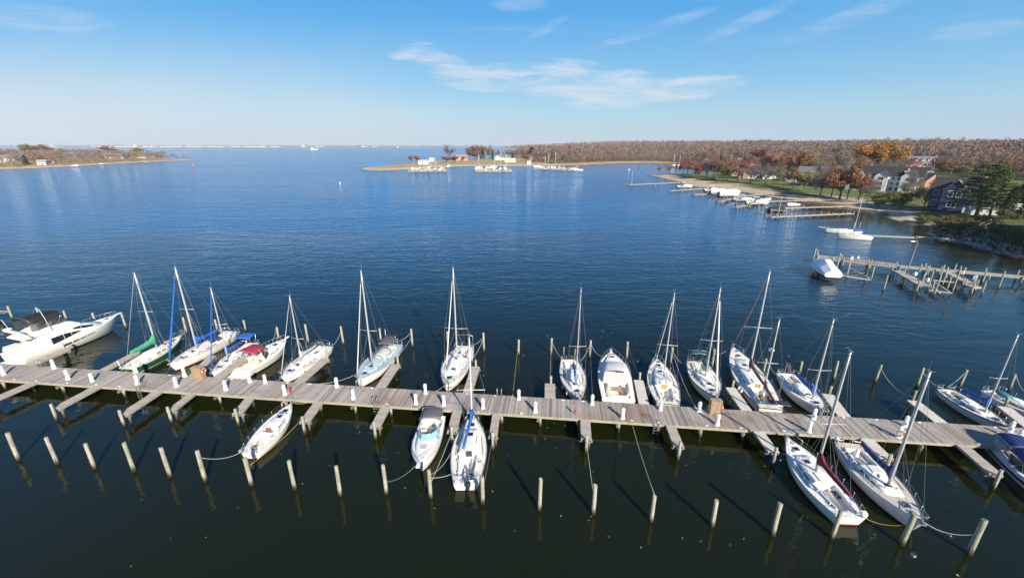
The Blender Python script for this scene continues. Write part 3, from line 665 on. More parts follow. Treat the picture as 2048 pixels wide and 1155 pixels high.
def mast_parts(parent,h,q,z0,ht,spf=.52,spw=.95,r=.085,mt=None,boom=None,boomz=1.0,cover=None,sag=.0,bang=0.,covr=.2,mhead=True,two=False):
    x=h.x(q); mt=mt or ALU
    mb=MB(); n=8; k=8; rings=[]
    for i in range(k):
        t=i/(k-1); z=lerp(z0,ht,t); rr=r*(1-.28*max(0,t-.55)/.45)
        rings.append([(x+1.35*rr*math.cos(6.2832*j/n),rr*math.sin(6.2832*j/n),z) for j in range(n)])
    mb.loft(rings); m=mb.build('mast',mt,parent)
    spz=lerp(z0,ht,spf)
    for zz,ww in ((spz,spw),)+(((lerp(z0,ht,.74),spw*.8),) if two else ()):
        mb=MB(); mb.path([(x-.07,-ww,zz+.04),(x,0,zz),(x-.07,ww,zz+.04)],.032,6)
        for sd in (-1,1): mb.sphere((x-.07,sd*ww,zz+.04),.05,6,4)
        mb.build('spreader',mt,m)
    if mhead:
        mb=MB(); mb.box((x-.04,0,ht+.03),(.34,.1,.06)); mb.tube((x-.1,0,ht),(x-.16,0,ht+.75),.010,n=4); mb.bar((x+.1,0,ht+.05),(x+.34,0,ht+.16),.015,.015); mb.bar((x+.34,-.12,ht+.16),(x+.34,.12,ht+.16),.02,.02)
        mb.build('masthead_fitting',STL,m)
    if boom:
        bz=z0+boomz; ex=x-boom*math.cos(bang); ey=boom*math.sin(bang)
        mb=MB(); mb.tube((x-.1,0,bz),(ex,ey,bz-sag),.06,n=7); bo=mb.build('boom',mt,parent)
        mb=MB(); mb.tube((ex*.75+x*.25,ey*.75,bz-sag*.75),(ex*.7+x*.3,ey*.7,h.zs(.3)-.1),.014,n=4); mb.build('mainsheet',ROP,bo)
        if cover:
            mb=MB(); rings=[]; n=10; K=12
            for i in range(K):
                t=i/(K-1); cxp=lerp(x+.02,ex-.1*math.cos(bang),t); cyp=lerp(0,ey*1.02,t); cz=bz-sag*t+.10+.30*(1-t)**3; rh=covr*(1-.5*t)*(1+.09*math.sin(i*2.3))+.30*(max(0,.16-t)/.16)**1.0*1.6; rw=covr*.72*(1-.45*t)*(1+.07*math.sin(i*3.1+1))
                ca_,sa_=math.cos(bang),math.sin(bang)
                rings.append([(cxp+rw*math.cos(6.2832*j/n)*sa_,cyp+rw*math.cos(6.2832*j/n)*ca_,cz-.02+rh*math.sin(6.2832*j/n)+(.0 if math.sin(6.2832*j/n)>0 else -.04*math.sin(i*2.9)**2)) for j in range(n)])
            mb.loft(rings); mb.build('sail_cover',cover,bo)
    return spz,spw,m
def rails(parent,h,pul=True,push=True,life=True,q0=.06,q1=.93,up=.6,stern_open=True):
    if pul:
        mb=MB(); q=.86
        for sd in (-1,1):
            top=[(h.x(q),sd*(h.hb(q)-.06),h.zs(q)+up),(h.x(.95),sd*(h.hb(.95)*.9),h.zs(.95)+up+.03),(h.x(1.01),sd*.12,h.zs(1)+up+.05),(h.x(1.012),0,h.zs(1)+up+.05)]
            mb.path(top,.018,5); mb.tube(top[0],(h.x(q),sd*(h.hb(q)-.06),h.zs(q)),.018,n=5); mb.tube(top[2],(h.x(.975),sd*.1,h.zs(.97)),.018,n=5)
            mb.path([(p[0],p[1],p[2]-.3) for p in top[:3]],.012,4)
        mb.build('bow_rail',STL,parent)
    if push:
        for sd in (-1,1):
            mb=MB()
            w=h.hb(.0)-.07
            top=[(h.x(.09),sd*(h.hb(.09)-.07),h.zs(.09)+up),(h.x(.012),sd*w,h.zs(0)+up),(h.x(.008),sd*w*.35,h.zs(0)+up)]
            mb.path(top,.018,5); mb.path([(p[0],p[1],p[2]-.3) for p in top],.014,4)
            for p in top: mb.tube(p,(p[0],p[1],p[2]-up),.017,n=5)
            mb.build('stern_rail',STL,parent)
    if life:
        for sd in (-1,1):
            mb=MB(); pts=h.rail_pts(q0,q1-.06,sd,up,6,.07)
            for p in pts[1:]: mb.tube((p[0],p[1],p[2]-up),p,.014,n=5)
            mb.path(pts,.009,4); mb.path([(p[0],p[1],p[2]-up*.5) for p in pts],.008,4); mb.build('lifeline',STL,parent)
def winches(parent,h,c0,c1,cw):
    for q in (lerp(c0,c1,.25),lerp(c0,c1,.75)):
        for sd in (-1,1):
            mb=MB(); y=sd*(h.hb(q)-.04)*(cw+.12); z=h.zs(q); mb.tube((h.x(q),y,z),(h.x(q),y,z+.17),.085,.065,8); mb.build('winch',STL,parent)
def fender(p,label,mt=None,r=.12,L=.5,grp=None):
    t=empty('fender',p,0,label,'fender',grp or 'fenders on the boats')
    mb=MB(); mb.sphere((0,0,0),(r,r,L/2),8,8); mb.build('cylinder',mt or GEL,t)
    mb=MB(); mb.tube((0,0,L/2-.02),(0,0,L/2+.35),.012,n=4); mb.build('lanyard',ROP,t)
def sailboat(label,bow,stern,B,mast_top=None,F=.95,tw=.68,sm=.42,bp=2.1,over=.9,deck=None,hull=None,boot=None,sheer=None,bottom=None,cab=(.36,.74),cabH=.42,cw=.5,c=(.07,.35),boom=None,cover=None,bang=0.,boomz=.95,jib=None,jr=.07,spf=.50,spw=None,wins=3,hood=None,wheel_=False,r=.085,mq=None,rail=True,comp=None,mt=None,toe=None,aft=True,cabm=None,winm=None,covr=.2,zb=1.3,zt=1.0,two=False,zm=None,mr=(.44,.70),hatches=True,group='moored sailboats',fine=True,mast_h=None):
    cpos,rz,L=place(bow,stern,zb,zt)
    t=empty('sailboat',cpos,rz,label,'sailboat',group)
    h=Hull(L,B,F,tw,sm,bp,over)
    hull=hull or GEL
    h.build(t,[bottom or ANT,boot or NVY,hull,sheer or hull])
    h.deck(t,deck or NSK,c[0],c[1],cw)
    h.cockpit(t,GEL,c[0],c[1],cw)
    h.toerail(t,toe or STL)
    sp,rz_=cabin(h,t,cabm or GEL,cab[0],cab[1],cabH)
    # coaming round the cockpit
    for sd in (-1,1):
        mb=MB(); pts=[(h.x(q),sd*(h.hb(q)-.04)*(cw+.03),h.zs(q)+.07) for q in (c[0]+.02,lerp(c[0],c[1],.5),c[1])]
        for a,b in zip(pts,pts[1:]): mb.bar(a,b,.10,.22)
        mb.build('coaming',GEL,t)
    for sd in (-1,1):
        w0,w1=cab[0]+.03,cab[1]-.06; st=(w1-w0)/wins
        for i in range(wins):
            side_window(sp,t,w0+i*st+.01,w0+(i+1)*st-.012,.32,.82,sd,winm or GLT,slant=.006)
    # companionway: boards in the bulkhead and the sliding hatch above
    q=cab[0]; w_=.3
    mb=MB(); mb.box((h.x(q)-.02,0,h.zs(q)+cabH*.38),(.04,w_*2,cabH*.86+.25)); mb.build('companionway',comp or GLT,t)
    mb=MB(); q=cab[0]+.055; mb.box((h.x(q),0,rz_(q)+.02),(.9,.72,.06)); mb.build('sliding_hatch',GEL,t)
    if hatches:
        q=.82; hatch(t,h.x(q),0,h.zs(q)+.01,.48,.48)
        q=lerp(cab[0],cab[1],.80); hatch(t,h.x(q),0,rz_(q)-.03,.42,.42)
    if fine:
        for sd in (-1,1):
            mb=MB(); q0,q1=cab[0]+.12,cab[1]-.08
            mb.path([(h.x(lerp(q0,q1,i/4)),sd*h.hb(.5)*.40,rz_(lerp(q0,q1,i/4),h.hb(.5)*.40)+(.06 if 0<i<4 else 0)) for i in range(5)],.018,5); mb.build('handrail',TEK if wins==3 else STL,t)
        winches(t,h,c[0],c[1],cw)
    if fine:
        r2=random.Random(len(label)*7+int(L*10)); zc=h.zs(lerp(c[0],c[1],.4))
        for k in range(2):
            q=lerp(c[0]+.03,c[1]-.04,r2.random()); y=r2.choice((-1,1))*h.hb(q)*cw*.68; mb=MB(); mb.box((h.x(q),y,zc-.20),(r2.uniform(.6,1.3),.42,.09)); mb.build('cockpit_cushion',r2.choice((NVY,UPH,GRY,UPH,SBL)),t)
        for q,y in ((.79,.3),(lerp(c[0],c[1],.7),-h.hb(.3)*(cw+.16)),(.90,-.1)):
            mb=MB(); 
            for k in range(3): mb.torus((h.x(q),y,h.zs(q)+.05+.03*k),.20-.035*k,.022,'z',12,4)
            mb.build('coiled_line',r2.choice((ROP,ROP,ROP,SBL)),t)
        for sd in (-1,1):
            q=cab[1]-.03; mb=MB(); mb.path([(h.x(q),sd*.42,rz_(q)-.05),(h.x(q),sd*.42,rz_(q)+.18),(h.x(q)+.14,sd*.42,rz_(q)+.22)],.055,6); mb.build('vent_cowl',STL if sd>0 else GEL,t)
            for q in (.03,.93): mb=MB(); y=sd*(h.hb(q)-.14); mb.box((h.x(q),y,h.zs(q)+.06),(.26,.05,.04)); mb.box((h.x(q),y,h.zs(q)+.03),(.08,.05,.06)); mb.build('cleat',STL,t)
        mb=MB(); mb.bar((h.x(.965),0,h.zs(1)+.03),(h.x(1.0)+.22,0,h.zs(1)+.02),.16,.07); mb.bar((h.x(1)+.1,-.16,h.zs(1)-.08),(h.x(1)+.1,.16,h.zs(1)-.08),.05,.16); mb.build('anchor',STL,t)
        # vertical control lines along the mast foot and a jib sheet track down each side deck
        for sd in (-1,1):
            mb=MB(); pts=h.rail_pts(.38,.62,sd,.03,5,.42); mb.path(pts,.022,4); mb.build('jib_track',RUB,t)
    if wheel_: wheel(t,h.x(c[0]+.09),0,h.zs(.1)+.45)
    else:
        mb=MB(); mb.bar((h.x(c[0]+.01),0,h.zs(0)+.06),(h.x(c[0]+.15),.06,h.zs(.1)+.16),.05,.05); mb.build('tiller',TEK,t)
    if rail: rails(t,h)
    mq_=None
    if mast_top:
        e,mq_,ht=mast_solve(cpos,rz,L,mast_top,*mr)
        if mq: mq_=mq
        if mast_h: ht=mast_h
        print('MAST',label[:36],'L %.1f'%L,'err %.0f q %.2f h %.1f'%(e,mq_,ht))
        z0=rz_(mq_) if cab[0]<mq_<cab[1] else h.zs(mq_)
        spw_=spw or h.hb(mq_)*.8
        spz,sw,m=mast_parts(t,h,mq_,z0-.03,ht,spf,spw_,r,mt,boom*L if boom else None,boomz,cover,0.,bang,covr*1.25,two=two)
        shroud_set(t,h,mq_,0,ht,spz+.04,sw,True,aft,jib,jr)
    if hood=='none': pass
    BOATS[label]=(t,h,rz_,mq_,L)
    return t,h,rz_,mq_,L
def wpt(t,p):
    a=t.rotation_euler[2]; c,s=math.cos(a),math.sin(a); return Vector((t.location.x+p[0]*c-p[1]*s,t.location.y+p[0]*s+p[1]*c,p[2]))
# ---------------------------------------------------------------- the sailboats, left to right
g1=sailboat('green-hulled sailboat with teal-green sail cover, stern to the pier',(367,672),(252,739),3.0,(268,545),F=1.2,tw=.62,over=1.2,hull=GRN,sheer=GEL,boot=GEL,bottom=ANB,toe=TEK,cover=TGR,boom=.36,comp=GEL,wins=3,r=.10,spw=1.0,zt=.9,cabH=.5,covr=.34,bang=.06,mt=ALU)
t,h,_,_,L=g1
for sd in (-1,1):
    mb=MB(); q=.62; mb.bar((h.x(q),sd*h.hb(q)*.8,h.zs(q)),(h.x(q)-.1,sd*h.hb(q)*.8,h.zs(q)+.9),.05,.05); mb.bar((h.x(q)+.35,sd*h.hb(q)*.8,h.zs(q)),(h.x(q)+.2,sd*h.hb(q)*.8,h.zs(q)+.9),.05,.05); mb.build('gallows_post',TEK,t)
mb=MB(); mb.tube((h.x(.0)-.05,h.hb(0)*.5,h.zs(0)-.3),(h.x(0)-.25,h.hb(0)*.55,h.zs(0)+1.2),.05,n=6); mb.build('stern_post',WHP,t)
g2=sailboat('white sailboat with blue furled jib and blue sail cover, bow to the pier',(338,729),(466,662),3.4,(350,534),F=1.05,tw=.72,over=1.0,hull=GEL,boot=RED,bottom=ANT,cover=SBL,boom=.40,jib=SBL,jr=.12,r=.10,hood=1,wheel_=True,spw=1.0,covr=.26)
t,h,rf,_,L=g2
arch_canvas(t,NCV,h.x(.32),h.x(.47),1.9,h.zs(.4)+1.0,.2,'dodger',.35)
g3=sailboat('smaller white sailboat with blue bimini and thin blue furled jib',(422,744),(505,684),2.9,(421,575),F=.95,tw=.7,cover=SBL,boom=.36,jib=SBL,jr=.075,r=.075,comp=OAK,spw=.9)
t,h,rf,_,L=g3
arch_canvas(t,SBL,h.x(.05),h.x(.25),2.1,h.zs(.2)+1.75,.15,'bimini'); arch_frame(t,((h.x(.12),h.x(.07)),(h.x(.15),h.x(.24))),2.1,h.zs(.2)+1.75,h.zs(.1),.15)
life_ring(wpt(t,(h.x(.03),-h.hb(0)*.7,h.zs(0)+.4)),rd.uniform(0,3),'orange horseshoe ring on the stern rail of the blue-bimini sailboat')
g4=sailboat('white sailboat with grey canvas over its boom, beside a finger pier',(562,753),(652,691),3.3,(579,591),F=1.0,tw=.7,boot=RED,bottom=ANT,cover=LGR,boom=.36,r=.07,spw=.85,jib=LGR,jr=.045,spf=.36,boomz=.7,covr=.18)
t,h,rf,_,L=g4
arch_frame(t,((h.x(.1),h.x(.06)),(h.x(.14),h.x(.18)),(h.x(.2),h.x(.3))),2.1,h.zs(.2)+1.1,h.zs(.1),.25)
mb=MB(); mb.path([(h.x(.06),-1.05,h.zs(.1)+1.1),(h.x(.3),-1.05,h.zs(.1)+1.1)],.02); mb.path([(h.x(.06),1.05,h.zs(.1)+1.1),(h.x(.3),1.05,h.zs(.1)+1.1)],.02); mb.build('canvas_frame',STL,t)
g5=sailboat('pale blue decked sailboat with grey dodger and stern solar panel',(714,763),(789,688),3.7,(722,541),F=1.1,tw=.72,deck=PBL,cabm=PBL,boot=TGR if False else NVY,cover=GRY,boom=.36,jib=SAL,jr=.06,r=.095,wheel_=True,spw=1.05,covr=.17,sheer=PBL,spf=.38)
t,h,rf,_,L=g5
arch_canvas(t,LGR,h.x(.28),h.x(.50),2.0,h.zs(.4)+.95,.22,'dodger',.3); arch_canvas(t,GRY,h.x(.08),h.x(.28),2.1,h.zs(.2)+1.45,.15,'bimini'); arch_frame(t,((h.x(.1),h.x(.1)),(h.x(.2),h.x(.27))),2.1,h.zs(.2)+1.45,h.zs(.1),.15)
def solar(t,x,y,z,l,w,rot=0):
    mb=MB(); mb.box((x,y,z),(l,w,.04),rot); o=mb.build('solar_panel',STL,t)
    m2=MB()
    nx,ny=max(2,round(l/.19)),max(2,round(w/.19))
    for i in range(nx):
        for j in range(ny): m2.box((x-l/2+(i+.5)*l/nx,y-w/2+(j+.5)*w/ny,z+.024),(l/nx-.025,w/ny-.025,.012))
    m2.build('cell_grid',SOL,o)
solar(t,h.x(.04),-.2,h.zs(0)+1.5,.75,1.5); mb=MB()
for y in (-.8,.4): mb.tube((h.x(.03),y,h.zs(0)),(h.x(.04),y,h.zs(0)+1.5),.025,n=5)
mb.build('panel_stand',STL,t)
mb=MB(); mb.tube((h.x(.015),-h.hb(0)*.85,h.zs(0)),(h.x(.015),-h.hb(0)*.85,h.zs(0)+2.3),.035,n=5); mb.build('antenna_pole',WHP,t)
g6=sailboat('tall white sloop with long furled jib, just right of mid pier finger',(890,774),(931,692),3.7,(906,535),F=1.1,tw=.66,over=1.2,boot=ANT,bottom=ANT,toe=TEK,cover=None,boom=.34,jib=SAL,jr=.075,r=.10,wheel_=True,spw=1.45,spf=.36,comp=OAK,deck=GEL2,cab=(.36,.70),c=(.08,.35))
t,h,rf,_,L=g6
mb=MB(); mb.path([(h.x(.05),-h.hb(.05)+.1,h.zs(0)),(h.x(.05),-h.hb(.05)+.15,h.zs(0)+1.9),(h.x(.05),0,h.zs(0)+2.05),(h.x(.05),h.hb(.05)-.15,h.zs(0)+1.9),(h.x(.05),h.hb(.05)-.1,h.zs(0))],.03,6); mb.build('stern_arch',STL,t)
for i,(q,y) in enumerate(((.17,-.5),(.2,.45),(.27,-.45))):
    mb=MB(); mb.sphere((h.x(q),y,h.zs(q)-.1),(.38,.26,.12),8,5); mb.build('cockpit_cushion',[SBL,UPH,SBL][i],t)
for sd in (-1,1):
    mb=MB(); mb.sphere((h.x(.33),sd*.9,h.zs(.33)+.15),(.25,.18,.16),8,5); mb.build('sail_bag',MRN,t)
g7=sailboat('small white sailboat with blue canvas draped over its boom, bow to the pier',(1158,797),(1138,717),3.15,(1165,577),F=.95,tw=.66,boot=GEL,bottom=ANB,cover=SBL,boom=.33,bang=.05,r=.065,spw=.95,spf=.42,covr=.2,cab=(.34,.76),boomz=.65)
t,h,rf,_,L=g7
mb=MB(); mb.tube((h.x(.02),h.hb(0)*.7,h.zs(0)),(h.x(.02),h.hb(0)*.7,h.zs(0)+1.7),.05,n=6); mb.build('stern_post',PIL,t)
mb=MB(); mb.sphere((h.x(.28),.55,h.zs(.3)+.1),(.3,.35,.16),8,5); mb.build('folded_canvas',SBL,t)
g8=sailboat('white sailboat with orange wooden hatch and dark sheer stripe, stern to the pier',(1313,717),(1337,807),3.5,(1352,585),F=1.05,tw=.7,boot=NVY,sheer=NVY,bottom=ANB,boom=.30,cover=None,jib=SAL,jr=.05,r=.08,spw=1.1,spf=.42,comp=OAK,deck=NSK,c=(.05,.33),cab=(.33,.74))
g9=sailboat('white sailboat with dark green bimini and thick white furled jib, bow to the pier',(1432,796),(1393,722),3.4,(1441,576),F=1.05,tw=.74,boot=NVY,sheer=NVY,bottom=ANB,boom=.34,cover=DGR,jib=WHP,jr=.11,r=.09,spw=1.2,spf=.42,cab=(.36,.76),wheel_=True)
t,h,rf,_,L=g9
arch_canvas(t,DGR,h.x(.0),h.x(.13),2.3,h.zs(.1)+1.6,.18,'bimini'); arch_frame(t,((h.x(.05),h.x(.01)),(h.x(.08),h.x(.12))),2.3,h.zs(.1)+1.6,h.zs(.1),.18)
# the two-masted ketch
g10=sailboat('white two-masted ketch with mauve sail covers and stern solar panel',(1465,693),(1543,816),3.9,(1541,542),F=1.25,tw=.6,over=1.4,boot=NVY,sheer=NVY,bottom=ANB,boom=.36,cover=MRN,jib=MRN,jr=.075,r=.11,spw=1.5,spf=.46,cab=(.30,.72),c=(.08,.29),comp=OAK,wheel_=True,aft=False,covr=.22,zb=1.6,zt=1.2,mr=(.52,.72),boomz=.85,wins=4)
t,h,rf,mq,L=g10
e,q2,ht2=mast_solve(Vector(t.location),t.rotation_euler[2],L,(1559,639),.16,.34)
print('MIZZEN',e,q2,ht2)
spz,sw,m=mast_parts(t,h,q2,h.zs(q2)-.3,ht2,.46,1.25,.085,ALU,.24*L,1.35,MRN,0,0,.2)
m.name='mizzen_mast'
for sd in (-1,1):
    mb=MB(); mb.path([(h.x(q2)-.3,sd*(h.hb(q2)-.06),h.zs(q2)),(h.x(q2)-.05,sd*1.25,spz+.04),(h.x(q2),sd*.03,ht2*.97)],.013,4); mb.build('cap_shroud',WIR,t)
mb=MB(); mb.tube((h.x(q2),0,ht2*.98),(h.x(mq),0,h.zs(mq)+.45*(BOATS['white two-masted ketch with mauve sail covers and stern solar panel'][4])),.011,n=4); mb.build('triatic_stay',WIR,t)
mb=MB(); mb.sphere((h.x(q2)+.32,0,lerp(h.zs(q2),ht2,.60)),(.32,.32,.16),10,6); o=mb.build('radar_dome',GEL,t)
solar(t,h.x(.0)-.1,-.55,h.zs(0)+.85,.85,2.0); mb=MB()
for y in (-1.2,.1): mb.tube((h.x(.02),y,h.zs(0)),(h.x(.0),y,h.zs(0)+.85),.025,n=5)
mb.build('panel_stand',STL,t)
for sd in (.35,-.55):
    mb=MB(); mb.sphere((h.x(.14),sd,h.zs(.14)+.12),(.42,.32,.26),8,5); mb.build('cockpit_cover',MRN,t)
fl=empty('ensign',wpt(t,(h.x(q2)-.25,-h.hb(q2)+.1,h.zs(q2)+2.6)),t.rotation_euler[2],'striped red and white flag hanging beside the shorter ketch mast','flag')
mb=MB(); mb.tube((0,0,-2.6),(0,0,2.7),.013,n=5); mb.build('halyard',WHP,fl)
FLR=mat('flag_red',(.45,.03,.04),.8); FLW=mat('flag_white',(.7,.7,.68),.8); FLB=mat('flag_blue',(.03,.04,.16),.8)
mb=MB(); nxf,nzf=8,9
def fp(i,j): return (-.02-.13*i*1.0+.015*math.sin(j*.9),.05*math.sin(i*1.1+j*.3),2.6-.11*j-.07*i)
vs=[fp(i,j) for j in range(nzf+1) for i in range(nxf+1)]
vs+= [(a,b+.012,c) for a,b,c in vs]; n1_=(nxf+1)*(nzf+1)
for j in range(nzf):
    for i in range(nxf):
        a=j*(nxf+1)+i; k=(2 if (j<5 and i<4) else j%2)
        mb.f.append([a,a+1,a+nxf+2,a+nxf+1]); mb.m.append(k); mb.s.append(True)
        mb.f.append([n1_+a,n1_+a+nxf+1,n1_+a+nxf+2,n1_+a+1]); mb.m.append(k); mb.s.append(True)
mb.v=vs; mb.build('flag_cloth',[FLR,FLW,FLB],fl)
g11=sailboat('white sailboat with bright blue sail cover, right of the ketch',(1649,822),(1570,746),3.1,(1669,638),F=1.05,tw=.66,boot=ANB,bottom=ANB,boom=.40,cover=SBL,r=.09,spw=1.15,spf=.38,deck=GEL,cab=(.36,.70),wins=2,winm=GLS,covr=.27,mr=(.50,.72))
g12=sailboat('small white sailboat with outboard and bright blue boom cover, right side',(2020,851),(1891,775),2.6,(2037,668),F=.85,tw=.74,boot=GEL,sheer=NVY,bottom=ANB,boom=.42,cover=SBL,r=.07,spw=.8,spf=.45,wins=1,winm=GLS,cab=(.36,.68),mr=(.45,.75),covr=.2)
t,h,rf,_,L=g12; outboard(t,h.x(0)-.12,.2,h.zs(0)-.1)
g13=sailboat('white sailboat partly out of the picture behind the blue-boom sailboat',(2125,845),(1980,779),2.9,None,F=1.0,tw=.74,boot=GEL,wins=2,comp=GLT)
t,h,rf,_,L=g13
mb=MB(); mb.sphere((h.x(.30),-.9,h.zs(.3)+.75),(.9,.5,.22),10,5); mb.build('teal_cover',mat('teal_canvas',(.02,.20,.24),.7,bump=.3),t)
# near side
g14=sailboat('small white sailboat without a mast, bow to the pier on the near side',(584,803),(497,904),2.6,None,F=.9,tw=.55,boot=RED,bottom=ANT,deck=GEL,c=(.07,.42),cab=(.42,.74),comp=MRN,wins=2,over=1.1)
t,h,rf,_,L=g14
outboard(t,h.x(.02),h.hb(0)+.1,h.zs(0),mat('grey_outboard',(.25,.26,.28),.5),.75)
for x,y in ((.43,.45),(.435,-.35)):
    mb=MB(); mb.box((h.x(x)-.1,y,h.zs(.42)+.05),(.2,.42,.14)); mb.build('locker_lid',MRN,t)
g15=sailboat('white sailboat with blue boom cover and black outboard, stern towards the viewer',(946,828),(931,966),3.3,(938,673),F=1.0,tw=.62,boot=GEL,bottom=ANT,deck=NSK,boom=.50,cover=SBL,bang=.10,r=.075,spw=1.35,spf=.40,c=(.05,.38),cab=(.38,.72),wins=4,winm=LGR,mr=(.66,.86),covr=.2,boomz=.7,mt=WHP)
t,h,rf,_,L=g15
outboard(t,h.x(0)-.15,-.25,h.zs(0)-.15,None,1.15); mb=MB(); mb.bar((h.x(.02),.25,h.zs(0)+.02),(h.x(.2),.3,h.zs(.2)-.1),.09,.05); mb.build('blue_tiller_cover',SBL,t)
mb=MB(); mb.bar((h.x(.10),-h.hb(.1)*.8,h.zs(.1)+.04),(h.x(.10),h.hb(.1)*.8,h.zs(.1)+.04),.08,.06); mb.build('traveller',STL,t)
g16=sailboat('white racing sailboat with burgundy sail cover, stern towards the viewer at right',(1573,874),(1703,1033),3.4,(1702,702),F=1.1,tw=.62,boot=RED,bottom=ANT,deck=GEL,boom=.42,cover=BRG,r=.10,spw=1.2,spf=.42,c=(.06,.36),cab=(.36,.70),comp=UPH,wins=2,winm=GLT,mr=(.50,.75),covr=.22,jib=None,zb=1.4,zt=1.1,boomz=1.0)
t,h,rf,_,L=g16
mb=MB(); mb.sphere((h.x(.0)+.1,-h.hb(0)*.85,h.zs(0)+.3),(.28,.28,.3),9,6); mb.build('horseshoe_buoy',GEL,t)
g17=sailboat('white sailboat with navy sail cover and tan foredeck, bow towards the viewer at right',(1846,1048),(1694,884),3.4,(1860,742),F=1.1,tw=.66,boot=NVY,bottom=ANB,deck=TAN,boom=.40,cover=NCV,r=.105,spw=1.15,spf=.40,c=(.08,.36),cab=(.36,.66),wins=3,winm=GLS,mr=(.40,.62),zb=1.35,zt=1.1,covr=.25,wheel_=True)
t,h,rf,_,L=g17
mb=MB(); mb.sphere((h.x(.0)+.1,-h.hb(0)*.9,h.zs(0)+.35),(.25,.2,.3),9,6); mb.build('horseshoe_buoy',GEL,t)
for a,b in (((.25,-.6),(.45,.1)),((.3,.5),(.52,-.2))):
    mb=MB(); mb.bar((h.x(a[0]),a[1],h.zs(a[0])+.33),(h.x(b[0]),b[1],rf(b[0])+.05),.07,.05); mb.build('blue_halyard_bag',mat('halyard_blue',(.06,.20,.42),.7),t)
# ================================================================ motor boats
def motor(label,bow,stern,B,F,zb=1.5,zt=.9,tw=.9,over=1.1,bp=2.5,hull=None,boot=None,sheer=None,c=(.04,.40),cw=.78,deck=None,flare=.45,bowrise=.5,group='moored motor boats',sm=.45,depth=.6,cat='motor boat',bottom=None,rows=None):
    cpos,rz,L=place(bow,stern,zb,zt); print('MOTOR',label[:30],'%.1f'%L)
    t=empty('motor_boat',cpos,rz,label,cat,group)
    h=Hull(L,B,F,tw,sm,bp,over,flare,bowrise,.1,0)
    h.build(t,[bottom or ANB,boot or NVY,hull or GEL,sheer or GEL],rows)
    if c: h.deck(t,deck or GEL,c[0],c[1],cw); h.cockpit(t,GEL2,c[0],c[1],cw,depth,.3)
    else: h.deck(t,deck or GEL)
    h.toerail(t,LGR,0,.99,-.05,.04)
    return t,h,L
def swim(t,h,w=.85,l=.8,z=.28):
    mb=MB(); b=h.B*w; mb.box((h.x(0)-l/2+.02,0,z),(l,b,.12)); mb.box((h.x(0)-l*.9,0,z+.005),(l*.25,b*.8,.11)); mb.build('swim_platform',GEL,t)
def screen(t,pts,top,mt=None,frame=STL,name='windscreen'):
    """raked glass between a base line and a top line, with a frame tube"""
    mb=MB(); n=len(pts); th=Vector((0.03,0,0))
    mb.add(pts+top,[(i,i+1,n+i+1,n+i) for i in range(n-1)],0,False)
    mb.add([Vector(p)+th for p in pts]+[Vector(p)+th for p in top],[(i,n+i,n+i+1,i+1) for i in range(n-1)],0,False)
    o=mb.build(name,mt or GLS,t)
    mb=MB(); mb.path(top,.03,6); mb.path([pts[0],top[0]],.025,5); mb.path([pts[-1],top[-1]],.025,5)
    for i in range(1,n-1): mb.path([pts[i],top[i]],.02,5)
    mb.build('screen_frame',frame,o); return o
def seat(t,x,y,z,w=.55,l=.55,mt=None,back=True):
    mb=MB(); mb.box((x,y,z+.2),(l,w,.4)); 
    if back: mb.box((x-l/2+.07,y,z+.55),(.14,w,.45))
    mb.build('seat',mt or UPH,t)
def bowrail(t,h,q0=.45,up=.6,q1=.99):
    mb=MB(); pts=[(h.x(lerp(q0,q1,i/9)),(h.hb(lerp(q0,q1,i/9))-.08),h.zs(lerp(q0,q1,i/9))+up*min(1,.25+i/4)) for i in range(10)]
    full=pts+[(h.x(1.0)+.1,0,h.zs(1)+up)]+[(x,-y,z) for x,y,z in pts[::-1]]
    mb.path(full,.02,5)
    for p in pts[1:]+[(x,-y,z) for x,y,z in pts[1:]]:
        q=(p[0]/h.L+.5); mb.tube(p,(p[0]-.03,p[1],h.zs(q)-.02),.016,n=4)
    mb.build('bow_rail',STL,t)
# --- flybridge yacht at the left
t,h,L=motor('large white flybridge motor yacht with black canvas top at the left',(236,633),(22,720),4.3,1.65,1.95,.85,tw=.9,over=1.5,c=None,bowrise=.5,flare=.5,boot=NVY)
swim(t,h,.88,1.2)
zd=h.zs(.3)-.05
mb=MB(); rings=[]
for q,wf,z1,in_ in ((.02,.90,.75,.93),(.16,.90,.85,.93),(.22,.84,1.95,.86),(.40,.84,2.0,.84),(.52,.82,1.7,.80),(.66,.78,.95,.72),(.80,.66,.22,.6)):
    w_=h.hb(q)*wf; z=h.zs(q)-.06; x=h.x(q); rings.append([(x,-w_,z),(x,-w_*(in_+.05),z+z1*.6),(x,-w_*in_*.9,z+z1*.97),(x,0,z+z1*1.05),(x,w_*in_*.9,z+z1*.97),(x,w_*(in_+.05),z+z1*.6),(x,w_,z)])
mb.loft(rings,False,True,True); mb.build('superstructure',GEL,t)
def sswin(pts,name='window',mt=GLS):
    """dark pane on the superstructure side: (station, height fraction, width fraction)"""
    for sd in (-1,1):
        mb=MB(); vs=[(h.x(q),sd*(h.hb(q)*w_+.03),h.zs(q)+z) for q,z,w_ in pts]
        mb.add(vs,[tuple(range(len(vs))) if sd<0 else tuple(range(len(vs)))[::-1]],0,False); mb.build(name,mt,t)
